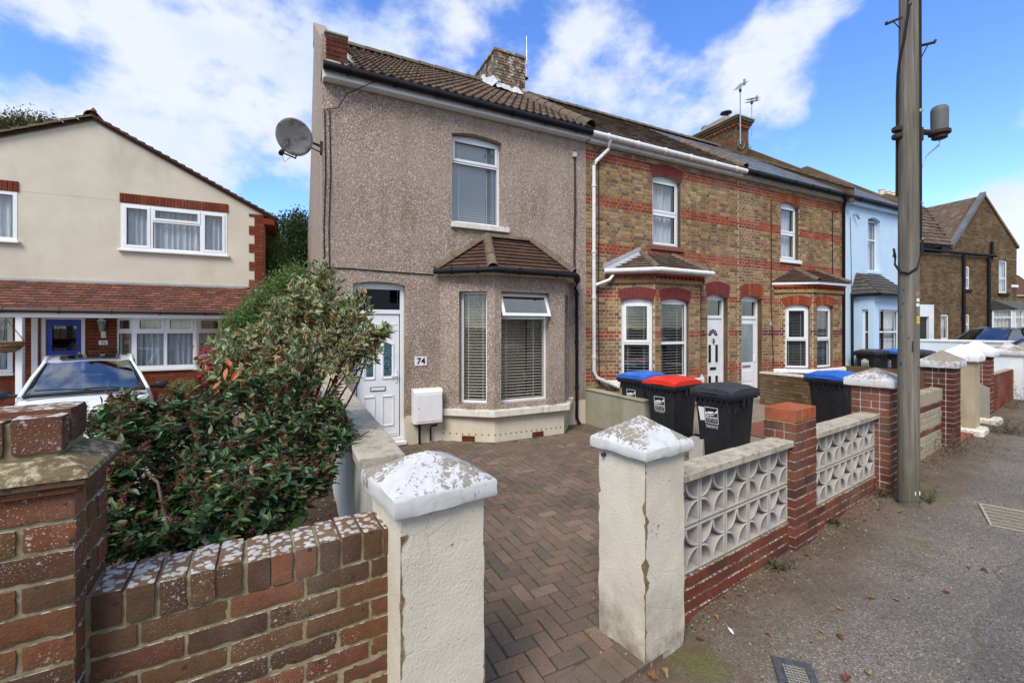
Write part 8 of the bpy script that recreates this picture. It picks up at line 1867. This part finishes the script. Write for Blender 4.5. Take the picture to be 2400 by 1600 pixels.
# soil of the bed
bedp = [V.w(-3.4, .18), V.w(.02, .18), None, T.w(-.05, -1.0), None, V.w(-3.4, 3.2)]
mb = MB(); n = 26
vs = []; 
for i in range(n+1):
    for j in range(n+1):
        u, v = i/n, j/n; a = bedp[0].lerp(bedp[5], v); a.z = 0
        b = Vector((bedp[1][0], bedp[1][1], 0)).lerp(Vector((bedp[3][0], bedp[3][1], 0)), v); p = a.lerp(b, u); vs.append((p.x, p.y, .30 + .05*mnoise.noise((p.x*3, p.y*3, 0)) + .02*mnoise.noise((p.x*11, p.y*11, 1))))
mb.add(vs, [(i*(n+1)+j, (i+1)*(n+1)+j, (i+1)*(n+1)+j+1, i*(n+1)+j+1) for i in range(n) for j in range(n)]); mb.build('flower_bed', m_soil, None, kind='structure', smooth=True)
lp_, ld_ = [], []
for _ in range(4200): p = vs[random.randrange(len(vs))]; lp_.append((p[0]+random.uniform(-.04, .04), p[1]+random.uniform(-.04, .04), p[2]+.01)); ld_.append((random.gauss(0, 1), random.gauss(0, 1), random.gauss(0, .2)))
me = leaves_mesh('leaf_litter', lp_, ld_, .035, 'leaf', m_dead, simple=True); o = bpy.data.objects.new('leaf_litter', me); COL.objects.link(o); tag(o, kind='stuff')
# background shrubs and trees
def bush(name, label, cat, clumps, leafsz, mat, n, trunk=None, kind='leaf', group=None, spiky=False):
    cs = [(pt(a, b, d), r_) for (a, b, d, r_) in clumps]; c0 = cs[0][0]; t = thing(name, label, cat, WF, (c0.x, c0.y, .0), group); ORG[t] = tuple(t.location); P_, D_ = [], []; tot = sum(r_**2 for _, r_ in cs); tw = MB()
    for c, r_ in cs:
        if trunk: tw.tube(wiggle((c0.x, c0.y, -.1), c, 6, trunk*.5, rr), trunk, 6, r2=trunk*.25)
        for _ in range(int(n*r_**2/tot)//9):
            v = Vector((rr.gauss(0, 1), rr.gauss(0, 1), rr.gauss(.2, 1))).normalized(); q = c + v*r_*(rr.random()**.45)*(.8 + .45*mnoise.noise((v.x*2+c.x, v.y*2, v.z*2)))
            for __ in range(9): P_.append(tuple(q + Vector((rr.gauss(0, 1), rr.gauss(0, 1), rr.gauss(0, 1)))*leafsz*1.2)); D_.append(tuple(v*(.6 if not spiky else 1.4) + Vector((rr.gauss(0, .6), rr.gauss(0, .6), rr.gauss(0, .5) + (.5 if spiky else 0)))))
    tw.v and tw.build('trunk', m_bark, t, smooth=True); mass(t, 'crown', P_, D_, leafsz, kind, mat, None, True); return t
bush('background_bush', 'rounded mid green bush filling the gap beside the pebbledashed gable', 'bush', [(660, 690, 7.6, .42), (620, 720, 7.4, .36), (700, 660, 7.8, .32), (590, 745, 7.2, .3), (640, 790, 7.2, .45), (560, 760, 7.0, .25), (705, 740, 7.8, .45), (570, 820, 7.0, .4)], .06, m_bushg, 22000, .03)
bush('pine_tree', 'small blue green pine with upright shoots above the bush in the gap', 'tree', [(695, 560, 15, .55), (705, 525, 15, .3), (672, 545, 15, .35), (690, 610, 15, .8), (715, 590, 15, .6), (668, 520, 15, .16), (700, 505, 15, .14)], .12, m_pine, 16000, .07, 'lance', spiky=True)
bush('garden_tree', 'light green tree behind the bush at the corner of the cream house', 'tree', [(632, 590, 12, .45), (625, 630, 12, .6), (650, 640, 12, .7), (640, 560, 12.5, .25), (680, 660, 12, .7), (610, 665, 11.5, .4)], .075, m_bushg, 14000, .06)
bush('background_tree', 'brownish olive tree top showing above the roof of the cream house', 'tree', [(60, 300, 17, .7), (25, 305, 17, .6), (100, 298, 17, .5), (125, 296, 17, .28), (60, 340, 17, 1.0), (0, 325, 17, .8)], .11, m_treel, 12000, .09)
bush('distant_bush', 'green bush at the right edge beyond the corner house', 'bush', [(2395, 745, 30, .8), (2410, 725, 30, .8)], .15, m_bushg, 1200, .08)
bush('small_bush', 'small yellow green bush behind the dark hatchback', 'bush', [(2285, 783, 19.6, .25), (2275, 780, 19.6, .2)], .07, m_bushg, 700)
bush('potted_plant', 'low green pot plant against the red brick of the cream house', 'plant', [(430, 905, 6.9, .14), (415, 905, 6.9, .12), (447, 905, 6.9, .12)], .035, m_bushg, 900)
# weeds in the joint between walls and footway
def weeds(label, k0, v0, n, h, seed, brown=.5):
    r2 = random.Random(seed); z = foot_z(k0, v0); c = W.w(k0, v0, z); t = thing('weeds', label, 'weeds', WF, tuple(c)); ORG[t] = tuple(c); tw = MB(); P_, D_ = [], []
    for i in range(n):
        q = c + Vector((r2.gauss(0, h*.45), r2.gauss(0, h*.3), 0)); tip = q + Vector((r2.gauss(0, h*.3), r2.gauss(0, h*.3), h*r2.uniform(.4, 1))); p_ = wiggle(q, tip, 5, h*.02, r2); tw.tube(p_, .0025, 4, r2=.001)
        for k in range(1, 6):
            for __ in range(3): P_.append(tuple(p_[k])); D_.append((r2.gauss(0, 1), r2.gauss(0, 1), r2.gauss(.3, .5)))
    tw.build('stems', m_bark, t); mass(t, 'foliage', P_, D_, .032, 'lance', m_weed); return t
weeds('tall ragged weeds at the foot of the dark red brick pillar', 5.65, -.18, 26, .34, 1); weeds('straggling weeds against the sandy block wall', 5.1, -.06, 12, .5, 2)
weeds('spreading weeds by the white footing of the beige pillar', 7.5, -.35, 46, .22, 3); weeds('dense weeds at the foot of the white rendered pillar', 11.2, -.3, 40, .45, 4); weeds('low weeds along the plain red brick wall', 10.0, -.1, 22, .25, 5)
weeds('scrappy weeds beside the utility pole', PP[0]+.2, PP[1]-.06, 16, .12, 6); weeds('few small weeds at the gap by the red brick pillar foot', 3.2, -.1, 14, .12, 7); weeds('wilted dark tuft at the foot of the pierced wall', 1.0, -.06, 10, .09, 8); weeds('low dirt clogged weeds under the middle brick pier', 2.1, -.04, 14, .05, 9)
# moss tufts between the pavers, one mass
gp_, gd_ = [], []
for _ in range(11000):
    x_ = random.uniform(.2, 5.4); y_ = random.uniform(-5.2, -.3)
    if mnoise.noise((x_*.8, y_*.8, 3)) < -.08 or not inpoly(x_, y_, PB): continue
    if random.random() < .5: x_ = .09 + round((x_-.09)/.1)*.1
    else: y_ = round(y_/.1)*.1
    gp_.append(tuple(T.w(x_, y_, drive_z(x_, y_)-.006))); gd_.append((random.gauss(0, .6), random.gauss(0, .6), .5))
m_mossl = leafmat('joint moss', [(0, (.06, .10, .012)), (1, (.10, .15, .02))], None, .9, .1)
o = bpy.data.objects.new('moss', leaves_mesh('moss', gp_, gd_, .017, 'leaf', m_mossl, simple=True)); COL.objects.link(o); tag(o, kind='stuff')
